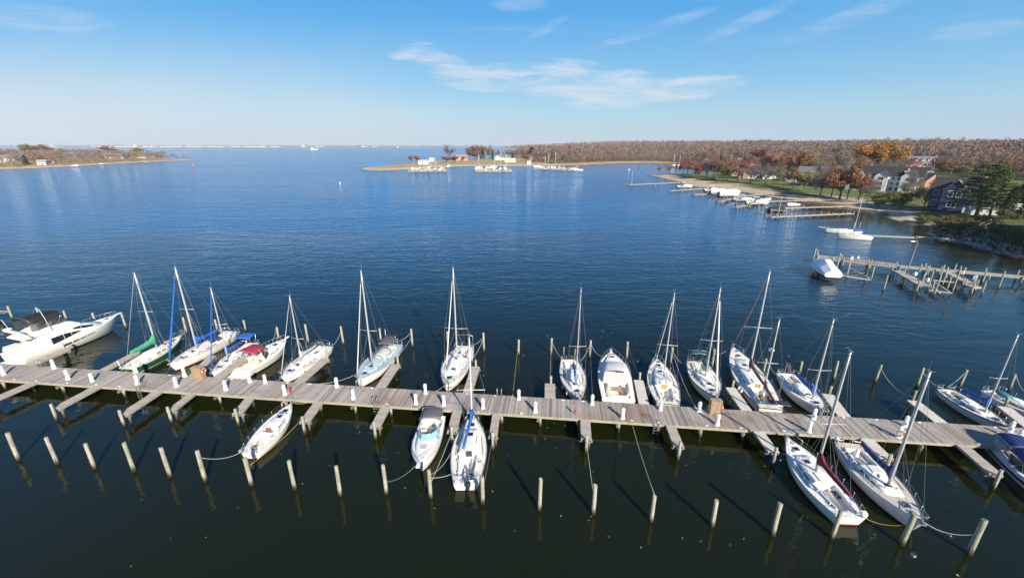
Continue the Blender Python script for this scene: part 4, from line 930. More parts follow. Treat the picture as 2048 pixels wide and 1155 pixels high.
def spane(q0,q1,z0a,z1a,z0b,z1b):
    # a pane that follows the lofted side, cut from it and stood 25 mm proud
    for sd in (-1,1):
        mb=MB(); lo=[];hi=[]; n=5
        for i in range(n):
            q=lerp(q0,q1,i/(n-1)); 
            # interpolate rings
            K=[.02,.16,.22,.40,.52,.66,.80]; k=0
            while k<5 and q>K[k+1]: k+=1
            f=(q-K[k])/(K[k+1]-K[k]); A=[lerp(rings[k][m][d],rings[k+1][m][d],f) for m in (4,5,6) for d in (1,2)]
            def side(tz):  # tz 0..1 from base to top
                if tz<.6: u=tz/.6; return lerp(A[4],A[2],u),lerp(A[5],A[3],u)
                u=(tz-.6)/.4; return lerp(A[2],A[0],u),lerp(A[3],A[1],u)
            a=side(lerp(z0a,z0b,i/(n-1))); b=side(lerp(z1a,z1b,i/(n-1)))
            lo.append((h.x(q),sd*(a[0]+.025),a[1])); hi.append((h.x(q),sd*(b[0]+.025),b[1]+.01))
        mb.add(lo+hi,[((i,i+1,n+i+1,n+i) if sd<0 else (i,n+i,n+i+1,i+1)) for i in range(n-1)]); mb.build('window',GLS,t)
spane(.29,.395,.06,.52,.16,.54); spane(.40,.465,.17,.54,.23,.52); spane(.47,.56,.24,.51,.36,.43); spane(.50,.575,.66,.76,.60,.90); spane(.58,.70,.59,.92,.50,.82)
for sd in (-1,1):    # long windows in the topsides
    for q0,q1 in ((.36,.43),(.44,.50),(.51,.57),(.58,.66)):
        mb=MB(); n=4; lo=[];hi=[]
        for i in range(n):
            q=lerp(q0,q1,i/(n-1)); zt_=h.zs(q); 
            f=lambda z:h.hb(q)*(1-(1-(z+.45)/(zt_+.45))**1.8*(h.fl+.42*q**3))+.02
            z0,z1=zt_-.62+.25*(q-.36)/.3*0,zt_-.28; k=(q-.36)/.3; z0=lerp(z0,zt_-.36,k)
            lo.append((h.x(q),sd*f(z0),z0)); hi.append((h.x(q),sd*f(z1),z1))
        mb.add(lo+hi,[((i,i+1,n+i+1,n+i) if sd<0 else (i,n+i,n+i+1,i+1)) for i in range(n-1)]); mb.build('hull_window',GLT,t)
zf=h.zs(.3)+1.88
mb=MB(); rings2=[]
for q,w_,z0,z1 in ((.08,1.55,.0,.18),(.16,1.65,-.02,.38),(.30,1.6,-.05,.75),(.44,1.45,-.05,.8),(.53,1.2,-.15,.38),(.60,.9,-.45,-.2)):
    x=h.x(q); rings2.append([(x,-w_,zf+z0),(x,-w_*.93,zf+z1),(x,w_*.93,zf+z1),(x,w_,zf+z0)])
mb.loft(rings2,True,True,True,0,False); mb.build('flybridge',GEL,t)
for a in ((-1.0,.0),(.4,-.6),(.4,.6)):
    mb=MB(); mb.box((h.x(.33)+a[0],a[1],zf+.95),(.5,.55,.5)); mb.build('seat',UPH,t)
arch_canvas(t,BLK,h.x(.17),h.x(.46),3.0,zf+2.35,.22,'bimini',.25,.05); arch_frame(t,((h.x(.24),h.x(.18)),(h.x(.3),h.x(.32)),(h.x(.4),h.x(.45))),2.9,zf+2.35,zf+.6,.2)
CLR=mat('clear_vinyl_curtain',(.05,.05,.055),.15,.2,3,alpha=.72)
for sd in (-1,1):
    for q0,q1 in ((.18,.31),(.32,.445)):
        mb=MB(); x0,x1=h.x(q0),h.x(q1); mb.add([(x0,sd*1.46,zf+.72),(x1,sd*1.44,zf+.78),(x1-.15,sd*1.42,zf+2.3),(x0,sd*1.45,zf+2.3)],[(0,1,2,3)]); mb.build('side_curtain',CLR,t)
mb=MB(); mb.add([(h.x(.45),-1.4,zf+.8),(h.x(.45),1.4,zf+.8),(h.x(.43),1.4,zf+2.3),(h.x(.43),-1.4,zf+2.3)],[(0,1,2,3)]); mb.build('front_curtain',CLR,t)
mb=MB(); 
for sd in (-1,1): mb.path([(h.x(.16),sd*1.7,zf+.1),(h.x(.09),sd*1.7,zf+.95),(h.x(.085),sd*1.3,zf+1.1)],.12,6)
mb.bar((h.x(.085),-1.35,zf+1.1),(h.x(.085),1.35,zf+1.1),.4,.14); mb.build('radar_arch',GEL,t)
mb=MB(); mb.sphere((h.x(.085),.7,zf+1.36),(.48,.48,.18),12,6); mb.build('radar_dome',GEL,t)
for q,y,l_ in ((.33,-1.62,3.6),(.14,1.62,2.6)):
    mb=MB(); mb.tube((h.x(q),y,zf+.1),(h.x(q)-.55,y,zf+l_),.04,.025,6); mb.build('antenna',WHP,t)
mb=MB(); mb.box((h.x(.075),0,h.zs(.1)+.45),(1.5,3.4,.9),0,0,.86); mb.build('cockpit_cover',GEL2,t)
mb=MB()
for sd in (-1,1): mb.box((h.x(.225)-.02,sd*.55,h.zs(.2)+.9),(.03,.9,1.4))
mb.build('saloon_door',GLT,t)
hatch(t,h.x(.88),0,h.zs(.88)-.02,.55,.55,GEL); bowrail(t,h,.62,.65)
mb=MB(); mb.bar((h.x(.97),0,h.zs(1)+.02),(h.x(1.0)+.55,0,h.zs(1)+.10),.35,.09); mb.build('bow_pulpit',GEL,t)
mb=MB(); mb.bar((h.x(1)+.1,0,h.zs(1)+.2),(h.x(1)+.55,0,h.zs(1)+.1),.08,.14); mb.build('anchor',STL,t)
# --- cruiser with the red top
t,h,L=motor('white express cruiser with dark red canvas top, stern to the pier',(573,678),(472,745),3.3,1.25,1.6,.9,over=1.3,boot=NVY,c=(.05,.45),hull=GEL)
swim(t,h,.9,.8)
for sd in (-1,1):
    mb=MB(); pts=[]; 
    for i in range(8):
        q=lerp(.02,.93,i/7); zt_=h.zs(q); z=zt_-.35; f=h.hb(q)*(1-(1-(z+.45)/(zt_+.45))**1.8*(h.fl+.42*q**3)); pts.append((h.x(q)-h.over*(1-(z+.45)/(zt_+.45))**1.2*q**7,sd*(f+.01),z))
    mb.path(pts,.035,5); mb.build('rub_rail',GRY,t)
sp,rf=cabin(h,t,GEL,.45,.88,.42,.74,.25,9,'cabin_trunk')
for sd in (-1,1):
    side_window(sp,t,.52,.60,.3,.75,sd); side_window(sp,t,.62,.72,.3,.75,sd)
hatch(t,h.x(.76),0,rf(.76)-.02,.5,.5)
b0_=[(h.x(.40),-1.35,h.zs(.4)+.05),(h.x(.50),-1.1,rf(.50)-.1),(h.x(.555),-.45,rf(.555)),(h.x(.555),.45,rf(.555)),(h.x(.50),1.1,rf(.50)-.1),(h.x(.40),1.35,h.zs(.4)+.05)]
screen(t,b0_,[(p[0]-.45,p[1]*.92,h.zs(.5)+1.15) for p in b0_],GLT)
arch_canvas(t,RDC,h.x(.20),h.x(.45),2.7,h.zs(.3)+1.75,.2,'bimini',.12,.05); arch_frame(t,((h.x(.30),h.x(.21)),(h.x(.32),h.x(.33)),(h.x(.36),h.x(.44))),2.65,h.zs(.3)+1.75,h.zs(.3)+.1,.2)
for x,y in ((.36,.6),(.36,-.6)): seat(t,h.x(x),y,h.zs(.3)-.55)
mb=MB(); mb.box((h.x(.075),0,h.zs(.1)-.28),(.55,2.5,.5)); mb.build('stern_bench',GEL,t)
bowrail(t,h,.5)
mb=MB(); mb.bar((h.x(.97),0,h.zs(1)),(h.x(1.0)+.45,0,h.zs(1)+.08),.3,.08); mb.build('bow_pulpit',GEL,t)
mb=MB(); mb.tube((h.x(.5),-1.3,h.zs(.5)),(h.x(.47),-1.35,h.zs(.5)+1.9),.02,n=5); mb.build('antenna',WHP,t)
# --- hardtop cruiser, mid right
t,h,L=motor('white express cruiser with pale grey hardtop cover, stern to the pier',(1222,704),(1237,804),4.0,1.3,1.7,.9,over=1.2,c=(.05,.36),cw=.74,boot=GEL)
swim(t,h,.92,.7)
sp,rf=cabin(h,t,GEL,.36,.90,.62,.74,.22,10,'cabin_trunk')
for sd in (-1,1): side_window(sp,t,.46,.60,.25,.8,sd,GLT)
mb=MB(); rr=[]
for q,w_,z in ((.34,1.48,1.55),(.40,1.55,1.62),(.55,1.42,1.45),(.66,1.1,.72)):
    zz=h.zs(q); rr.append([(h.x(q),-w_,zz+z-.65),(h.x(q),-w_*.93,zz+z-.12),(h.x(q),-w_*.6,zz+z+.06),(h.x(q),0,zz+z+.12),(h.x(q),w_*.6,zz+z+.06),(h.x(q),w_*.93,zz+z-.12),(h.x(q),w_,zz+z-.65)])
mb.loft(rr,False,False,True); mb.build('hardtop_cover',mat('pale_hardtop_cover',(.54,.54,.53),.7,.06,3,bump=.2),t)
mb=MB(); mb.add([(h.x(.335),-1.5,h.zs(.34)+.1),(h.x(.335),1.5,h.zs(.34)+.1),(h.x(.335),1.4,h.zs(.34)+1.45),(h.x(.335),-1.4,h.zs(.34)+1.45)],[(0,3,2,1)]); mb.build('aft_curtain',LGR,t)
mb=MB(); rr=[]
for i in range(13):
    a=-math.pi/2+math.pi*i/12; rr.append((h.x(.12)-.1-.9*math.cos(a)*0+.0,0,0))
mb=MB(); mb.path([(h.x(.32),1.1,h.zs(.2)-.1),(h.x(.12),1.2,h.zs(.2)-.1),(h.x(.075),.9,h.zs(.2)-.1),(h.x(.075),-.9,h.zs(.2)-.1),(h.x(.12),-1.2,h.zs(.2)-.1),(h.x(.26),-1.1,h.zs(.2)-.1)],.22,6); mb.build('cockpit_seat',UPH,t)
mb=MB(); mb.box((h.x(.24),-.25,h.zs(.2)-.12),(.9,.7,.05)); mb.tube((h.x(.24),-.25,h.zs(.2)-.6),(h.x(.24),-.25,h.zs(.2)-.12),.05); mb.build('cockpit_table',OAK,t)
hatch(t,h.x(.84),0,rf(.84)-.01,.55,.45,GEL,GLT); bowrail(t,h,.42,.65)
mb=MB(); mb.bar((h.x(.97),0,h.zs(1)),(h.x(1.0)+.4,0,h.zs(1)+.06),.3,.08); mb.build('bow_pulpit',GEL,t)
# --- cuddy cruiser with dark bimini
t,h,L=motor('white cuddy cruiser with charcoal canvas and aqua windscreen, bow towards the viewer',(838,930),(868,834),2.7,1.05,1.35,.85,over=1.0,c=(.05,.47),cw=.76,boot=GEL)
swim(t,h,.85,.5)
sp,rf=cabin(h,t,GEL,.50,.90,.30,.76,.2,9,'cabin_trunk')
hatch(t,h.x(.70),0,rf(.70)-.02,.5,.5,GEL,LGR)
b0_=[(h.x(.36),-1.08,h.zs(.4)+.05),(h.x(.47),-.95,h.zs(.5)+.08),(h.x(.555),-.5,rf(.555)-.02),(h.x(.57),0,rf(.57)-.02),(h.x(.555),.5,rf(.555)-.02),(h.x(.47),.95,h.zs(.5)+.08),(h.x(.36),1.08,h.zs(.4)+.05)]
screen(t,b0_,[(p[0]-.42,p[1]*.9,h.zs(.5)+.70) for p in b0_],AQU)
mb=MB(); mb.box((h.x(.47),.48,h.zs(.45)+.1),(.45,.85,.55)); mb.build('dashboard',AQU,t)
mb=MB(); mb.box((h.x(.49),-.45,h.zs(.45)+.12),(.5,.75,.06)); mb.build('cuddy_door',GLS,t)
for y in (-.55,.55): seat(t,h.x(.35),y,h.zs(.3)-.55,.55,.55,GEL)
arch_canvas(t,GRY,h.x(.02),h.x(.27),2.1,h.zs(.2)+1.25,.16,'bimini',.1,.05); arch_frame(t,((h.x(.18),h.x(.04)),(h.x(.2),h.x(.25))),2.1,h.zs(.2)+1.25,h.zs(.2),.15)
mb=MB(); mb.box((h.x(.07),0,h.zs(.1)-.3),(.5,2.0,.45)); mb.build('stern_bench',GEL,t)
bowrail(t,h,.45,.45)
mb=MB(); mb.bar((h.x(.96),0,h.zs(1)),(h.x(1.0)+.5,0,h.zs(1)+.06),.34,.09); mb.build('bow_pulpit',GEL,t)
# --- blue and white bowrider at the right edge
t,h,L=motor('white and blue motorboat with navy folding top at the lower right edge',(2166,1030),(2004,889),2.9,1.15,1.2,.9,over=.9,c=(.06,.62),cw=.78,hull=mat('royal_blue_hull',(.015,.04,.26),.25,.08,coat=.3),boot=GEL,sheer=GEL,rows=[0,1,1,2,3,3])
swim(t,h,.85,.6)
b0_=[(h.x(.36),-1.25,h.zs(.4)+.05),(h.x(.52),-1.15,h.zs(.5)+.05),(h.x(.60),-.5,h.zs(.6)+.05),(h.x(.60),.5,h.zs(.6)+.05),(h.x(.52),1.15,h.zs(.5)+.05),(h.x(.36),1.25,h.zs(.4)+.05)]
screen(t,b0_,[(p[0]-.4,p[1]*.93,p[2]+.75) for p in b0_],GLT)
arch_canvas(t,NCV,h.x(.06),h.x(.32),2.5,h.zs(.2)+1.5,.2,'bimini',.3,.05); arch_canvas(t,NCV,h.x(.31),h.x(.60),2.5,h.zs(.3)+1.42,.22,'bimini',.3,.05,slope=-.1)
arch_frame(t,((h.x(.2),h.x(.08)),(h.x(.3),h.x(.31)),(h.x(.4),h.x(.58))),2.45,h.zs(.2)+1.5,h.zs(.3),.2)
for sd in (-1,1):
    mb=MB(); mb.add([(h.x(.08),sd*1.26,h.zs(.1)+.05),(h.x(.34),sd*1.27,h.zs(.3)+.05),(h.x(.32),sd*1.24,h.zs(.3)+1.4),(h.x(.09),sd*1.22,h.zs(.1)+1.4)],[(0,1,2,3)]); mb.build('side_curtain',mat('clear_side_curtain',(.5,.5,.48),.15,.1,3,alpha=.35),t)
for x,y in ((.3,.55),(.3,-.55),(.15,0)): seat(t,h.x(x),y,h.zs(.3)-.55,.6)
bowrail(t,h,.6,.4)
# ================================================================ fenders
t=BOATS['white sailboat with orange wooden hatch and dark sheer stripe, stern to the pier'][0]; h=BOATS['white sailboat with orange wooden hatch and dark sheer stripe, stern to the pier'][1]
for i,(q,w_) in enumerate(((.24,'aft'),(.31,'middle'),(.38,'forward'))):
    y=h.hb(q)+.10; p=wpt(t,(h.x(q),-y,.55)); 
    if proj(p)[0]>proj(wpt(t,(h.x(q),y,.55)))[0]: p=wpt(t,(h.x(q),y,.55))
    fender(p,f'white fender hanging on the orange-hatch sailboat, {w_} of its three')
p=wpt(t,(h.x(0)-.42,h.hb(0)*.8,.75)); fender(p,'round orange buoy fender at the orange-hatch sailboat stern',ORG,.26,.56)
K_='white two-masted ketch with mauve sail covers and stern solar panel'; t,h=BOATS[K_][:2]
for q,w_ in ((.24,'aft'),(.285,'forward')):
    y=h.hb(q)+.17; a=wpt(t,(h.x(q),-y,.85)); b=wpt(t,(h.x(q),y,.85)); p=a if proj(a)[0]<proj(b)[0] else b
    fender(p,f'fat white fender on the ketch side, {w_} of the two',None,.19,.75)
K_='white sailboat with grey canvas over its boom, beside a finger pier'; t,h=BOATS[K_][:2]
for q,w_ in ((.72,'forward'),(.52,'middle'),(.46,'aft')):
    y=h.hb(q)+.10; a=wpt(t,(h.x(q),-y,.6)); b=wpt(t,(h.x(q),y,.6)); p=a if proj(a)[0]>proj(b)[0] else b
    fender(p,f'dark red fender on the grey-canvas sailboat, {w_} of its three',mat('dark_red_fender',(.16,.03,.03),.5),.1,.5)
K_='pale blue decked sailboat with grey dodger and stern solar panel'; t,h=BOATS[K_][:2]
for q,w_,m_ in ((.52,'forward',mat('teal_fender',(.02,.16,.24),.5)),(.34,'aft',MT['teal_fender'] if 'teal_fender' in MT else GEL)):
    y=h.hb(q)+.11; a=wpt(t,(h.x(q),-y,.65)); b=wpt(t,(h.x(q),y,.65)); p=a if proj(a)[0]>proj(b)[0] else b
    fender(p,f'teal fender on the pale blue decked sailboat, {w_} of the two',m_,.12,.6)
K_='small white sailboat with blue canvas draped over its boom, bow to the pier'; t,h=BOATS[K_][:2]
for q,w_ in ((.78,'near its bow'),(.64,'amidships')):
    y=h.hb(q)+.10; a=wpt(t,(h.x(q),-y,.55)); b=wpt(t,(h.x(q),y,.55)); p=a if proj(a)[0]<proj(b)[0] else b
    fender(p,f'white fender on the blue-draped sailboat, {w_}',None,.1,.5)
# ================================================================ mooring lines and hoses
def rope(a,b,sag,label,mt=None,r=.020,cat='mooring line',grp='mooring lines',n=9):
    a,b=Vector(a),Vector(b); mb=MB()
    pts=[]
    for i in range(n):
        t=i/(n-1); p=a.lerp(b,t); p.z-=sag*4*t*(1-t); pts.append(p)
    mb.path(pts,r,5); o=mb.build('mooring_line' if cat=='mooring line' else 'hose',mt or ROP,None,a)
    return tag(o,label,cat,grp)
def pn(i,z): q=at(*NEARP[i][0]); return (q.x,q.y,z)
def pf(i,z): q=at(*FARP[i][0]); return (q.x,q.y,z)
RL=[(pn(5,2.55),at(488,900,.95),.5,'white line from a front pile to the mastless sailboat stern',None),
(at(512,908,.85),pn(6,1.6),.1,'short line from the mastless sailboat transom to the pile below it',None),
(at(603.5,838,1.5),pn(6,1.9),.25,'yellow line from a finger pier tip past the mastless sailboat',ROY),
(at(583,804,1.1),dpt(*[dock_uv(at(626,799,DZ))[0],-DW/2+.1],DZ),.3,'line from the mastless sailboat bow to the pier edge',None),
(pn(10,2.1),at(906,946,1.0),.15,'line from the pile to the blue-boom sailboat stern quarter',None),
(pn(10,2.4),at(904,900,1.1),.5,'sagging line from the pile to the blue-boom sailboat side',None),
(pn(10,1.4),at(904,862,1.4),.15,'long line from the pile to the finger between two near boats',None),
(at(838,922,1.2),pn(9,1.2),.5,'thin dark line from the cuddy cruiser bow to a pile',WIR),
(at(846,836,.9),at(846,814,DZ),.05,'short line from the charcoal-canvas cruiser to the pier',None),
(at(876,834,.9),at(846,812,DZ),.1,'crossing line from the charcoal-canvas cruiser to the pier',ROY),
(at(862,832,.9),at(890,815,DZ),.1,'line from the charcoal-canvas cruiser stern towards the hose pedestal',None),
(pn(11,1.3),at(985,876,1.2),.1,'taut line from the pile right of the blue-boom sailboat to a narrow finger',WIR),
(pn(13,1.5),at(1173,884,1.3),.1,'taut line from a front pile to the finger tip in mid pier',None),
(pn(14,2.6),dpt(dock_uv(at(1263,842,DZ))[0],-DW/2,DZ),.25,'long line from a front pile up to the pier edge',None),
(at(1850,1044,1.2),pn(19,1.9),.5,'white line from the navy-cover sailboat bow to the greenish pile',SAL),
(at(1718,1027,1.0),pn(18,1.9),.5,'yellow line from the burgundy-cover sailboat stern to a pile',ROY),
(at(712,748,1.2),dpt(dock_uv(at(612,765,DZ))[0],DW/2-.1,DZ),.5,'long line from the pale blue sailboat bow along the pier',None),
(at(791,684,1.1),pf(11,2.3),.25,'line from the pale blue sailboat stern to an outer pile',None),
(at(795,712,.9),pf(11,1.5),.1,'second lower line from the finger end to an outer pile',None),
(at(940,690,1.1),pf(13,2.4),.4,'upper line from the tall sloop stern to an outer pile',None),
(at(942,720,.9),pf(13,2.2),.4,'lower line from the tall sloop side to an outer pile',None),
(at(889,768,1.3),dpt(dock_uv(at(868,783,DZ))[0],DW/2-.1,DZ),.2,'pale line from the tall sloop bow to the pier',None),
(pf(14,1.9),dpt(dock_uv(at(1025,792,DZ))[0],DW/2-.1,DZ),.05,'straight line across the empty middle slip',ROY),
(pf(15,1.9),at(1100,757,1.9),.2,'line from an outer pile to the short finger by the blue-draped sloop',None),
(pf(15,2.2),at(1126,718,.9),.4,'sagging line from an outer pile to the blue-draped sloop stern',None),
(pf(17,2.2),at(1162,721,.9),.3,'line from the pile between sloop and hardtop cruiser to the sloop',None),
(pf(17,2.3),at(1201,711,1.4),.4,'sagging line from the pile to the hardtop cruiser bow',None),
(pf(17,1.6),dpt(dock_uv(at(1186,804,DZ))[0],DW/2-.1,DZ),.1,'line from an outer pile to the pedestal by the hardtop cruiser',WIR),
(at(1163,792,1.2),dpt(dock_uv(at(1118,799,DZ))[0],DW/2-.1,DZ),.3,'line from the blue-draped sloop bow to the left along the pier',None),
(at(1164,785,1.0),dpt(dock_uv(at(1176,805,DZ))[0],DW/2-.1,DZ),.2,'line from the blue-draped sloop bow to the right on the pier',ROY),
(pf(18,2.4),at(1277,746,1.95),.5,'beaded dark line from an outer pile to the red-hosed finger',MRN),
(pf(19,2.2),at(1373,729,1.0),.5,'sagging line from an outer pile to the green-bimini sailboat stern',None),
(pf(19,2.1),dpt(dock_uv(at(1394,819,DZ))[0],DW/2-.1,DZ),.5,'long beaded line between the orange-hatch and green-bimini sailboats',None),
(pf(20,2.0),at(1462,692,1.5),.5,'sagging line from an outer pile to the ketch bow',None),
(at(1558,808,1.0),dpt(dock_uv(at(1592,833,DZ))[0],DW/2-.1,DZ),.3,'line from the ketch stern to the pier',ROY),
(at(1535,818,1.0),dpt(dock_uv(at(1512,827,DZ))[0],DW/2-.1,DZ),.15,'short line from the ketch transom to the pier',ROY),
(pf(21,2.1),at(1563,758,.9),.4,'line from an outer pile to the blue-cover sloop stern',None),
(pf(24,2.2),dpt(dock_uv(at(1830,800,DZ))[0],6.2,1.5),.7,'sagging line from an outer pile to the green-topped finger pile',None),
(pf(25,2.3),at(1893,778,.9),.5,'line from an outer pile to the outboard sailboat stern',None),
(pf(26,2.1),at(1893,774,1.0),.3,'short line from the pile behind the outboard sailboat',None),
(pf(27,2.3),at(2060,790,1.0),.5,'white line at the right edge from the last outer pile',None),
(at(344,727,1.2),dpt(dock_uv(at(318,750,DZ))[0],DW/2-.1,DZ),.4,'yellow line from the blue-jib sailboat bow to the pier',ROY),
(at(258,738,.9),dpt(dock_uv(at(240,742,DZ))[0],DW/2-.1,DZ),.15,'line from the green sailboat stern to the pier',None),
(at(426,741,1.1),dpt(dock_uv(at(416,754,DZ))[0],DW/2-.1,DZ),.15,'line from the smaller blue-cover sailboat bow to the pier',None),
(at(658,693,1.0),pf(9,2.3),.6,'line from the grey-canvas sailboat stern to an outer pile',None),
(at(612,693,1.0),pf(8,2.2),.3,'line from the grey-canvas sailboat side to an outer pile',None),
(at(566,752,1.2),dpt(dock_uv(at(540,766,DZ))[0],DW/2-.1,DZ),.2,'line from the grey-canvas sailboat bow to the pier',None),
(at(545,682,1.3),pf(7,2.3),.3,'line from the red-top cruiser to an outer pile',None),
(pf(4,2.2),at(367,678,1.1),.5,'line from an outer pile to the green sailboat bow',None),
(pf(0,2.3),at(40,667,1.6),.3,'line from an outer pile to the motor yacht quarter',None),
(at(1655,815,1.1),dpt(dock_uv(at(1672,838,DZ))[0],DW/2-.1,DZ),.1,'line from the blue-cover sloop bow to the pier',None),
(at(1436,790,1.2),dpt(dock_uv(at(1408,819,DZ))[0],DW/2-.1,DZ),.3,'line from the green-bimini sailboat bow to the pier',None)]
for a,b,sg,l,m_ in RL: rope(a,b,sg,l,m_)
rope(at(1283,770,DZ-.1),at(1297,808,DZ-.1),.2,'red hose along the finger pier by the orange-hatch sailboat',mat('red_hose',(.45,.04,.02),.5),.045,'hose',None)

lv=MB()
for k in range(170):
    x,y=rd.uniform(-28,34),rd.uniform(17,62); a=rd.uniform(0,6.28); s_=rd.uniform(.05,.11); lv.add([(x+s_*math.cos(a+q)*(1 if i%2 else .5),y+s_*math.sin(a+q)*(1 if i%2 else .5),.012+.006*i) for i,q in enumerate((0,1.57,3.14,4.71))],[(0,1,2,3)])
tag(lv.build('floating_leaves',mat('fallen_leaf',[(.22,.14,.06),(.45,.36,.24),(.55,.50,.42)],.8,island=.9)),'fallen leaves floating on the water round the pier','leaves',kind='stuff')
# ================================================================ land
def W(*ps): return [tuple(at(*p)[:2]) for p in ps]
COAST=[(900,-200),(300,20),(190,70)]+W((2048,517),(1975,501),(1917,485),(1871,478),(1850,467),(1858,455),(1839,446),(1798,443),(1777,437),(1766,425),(1744,421),(1700,417),(1673,412),(1631,404),(1580,399),(1537,394),(1500,387),(1469,382),(1430,375),(1390,374),(1362,366.5),(1347,362),(1330,358.5),(1313,354.5),(1300,351.5),(1296,350),(1305,348.6),(1340,348),(1400,347.3),(1432,344),(1436,339),(1425,335),(1400,331.5),(1370,328.5),(1330,327),(1290,326),(1250,326.5),(1200,328.5),(1160,330.5),(1130,331),(1080,332),(1000,332.5),(930,332.5),(870,335),(830,338),(790,340.5),(745,341.5),(724,339.5),(718,337.5),(735,334),(770,331),(810,327.5),(850,324),(900,321),(950,318.5),(1000,315),(1040,312),(1062,306),(1030,300),(1005,297.5),(985,296))+[(-190,4300),(2600,4300),(3200,1500),(2400,-200)]
LEFTL=[(-1500,420)]+W((-60,341),(0,338.5),(60,337),(140,333.5),(200,329.5),(280,325),(340,322),(380,321),(402,320.4),(380,319.4),(335,317.5),(310,314),(270,309),(200,306),(100,304))+[(-2400,1100)]
FAR=[tuple(at(-1500,295.3)[:2]),tuple(at(330,295.3)[:2]),tuple(at(600,295.4)[:2]),tuple(at(985,295.2)[:2]),tuple(at(985,294)[:2]),tuple(at(-1500,294)[:2])]
def sdist(X,Y,poly):
    X=np.asarray(X,float); Y=np.asarray(Y,float); n=len(poly); dmin=np.full(X.shape,1e18); ins=np.zeros(X.shape,bool)
    for i in range(n):
        x0,y0=poly[i]; x1,y1=poly[(i+1)%n]; dx,dy=x1-x0,y1-y0; t=np.clip(((X-x0)*dx+(Y-y0)*dy)/(dx*dx+dy*dy+1e-9),0,1)
        dmin=np.minimum(dmin,(X-x0-t*dx)**2+(Y-y0-t*dy)**2)
        if y0!=y1:
            c=((y0>Y)!=(y1>Y))&(X<dx*(Y-y0)/(dy)+x0); ins^=c
    d=np.sqrt(dmin); return np.where(ins,d,-d)
def sst(x,a,b): t=np.clip((x-a)/(b-a),0,1); return t*t*(3-2*t)
BANK=Vector((178,128))
def hgt(X,Y):
    X=np.asarray(X,float); Y=np.asarray(Y,float)
    d=sdist(X,Y,COAST)
    h=np.where(d<0,np.maximum(d*.12,-2.),np.minimum(d*.10,1.3)+np.clip(d-13,0,110)*.028)
    h+=sst(d,120,700)*12*sst(X,100,500)+np.where(d>0,1,0)*sst(Y,1200,2600)*10*sst(d,60,500)
    h+=sst(d,-1,9)*(3.6*np.exp(-(((X-176)/34)**2+((Y-128)/30)**2))+2.6*np.exp(-(((X-205)/40)**2+((Y-95)/40)**2)))
    mid=sst(-X,-90,-40); h=np.where((mid>0)&(d>0)&(Y<1200),h*(1-mid)+mid*np.minimum(np.minimum(d*.10,1.3)+np.clip(d-13,0,60)*.015,2.6),h)
    return h
def hgtL(X,Y):
    d=sdist(X,Y,LEFTL); return np.where(d<0,np.maximum(d*.1,-2),np.minimum(d*.06,1.4)+np.clip(d-20,0,120)*.03)
def hgtF(X,Y):
    d=sdist(X,Y,FAR); return np.where(d<0,np.maximum(d*.05,-2),np.minimum(d*.05,3.))
def gz(x,y,f=None): return float((f or hgt)(np.array([x]),np.array([y]))[0])
def ground_px(px,py,f=None):
    z=1.
    for _ in range(25):
        p=at(px,py,z); z=.5*z+.5*max(0,gz(p.x,p.y,f))
    p=at(px,py,z); return Vector((p.x,p.y,max(0,gz(p.x,p.y,f))))
def np_mesh(name,v,f,m,sm=False,parent=None):
    v=np.ascontiguousarray(v,np.float32); f=np.ascontiguousarray(f,np.int32); k=f.shape[1]
    me=bpy.data.meshes.new(name); me.vertices.add(len(v)); me.vertices.foreach_set('co',v.ravel()); me.loops.add(f.size); me.loops.foreach_set('vertex_index',f.ravel())
    me.polygons.add(len(f)); me.polygons.foreach_set('loop_start',np.arange(0,f.size,k,dtype=np.int32)); me.polygons.foreach_set('loop_total',np.full(len(f),k,np.int32))
    if sm: me.polygons.foreach_set('use_smooth',np.ones(len(f),bool))
    me.update(calc_edges=True); me.materials.append(m)
    o=bpy.data.objects.new(name,me); COL.objects.link(o); o.parent=parent; return o
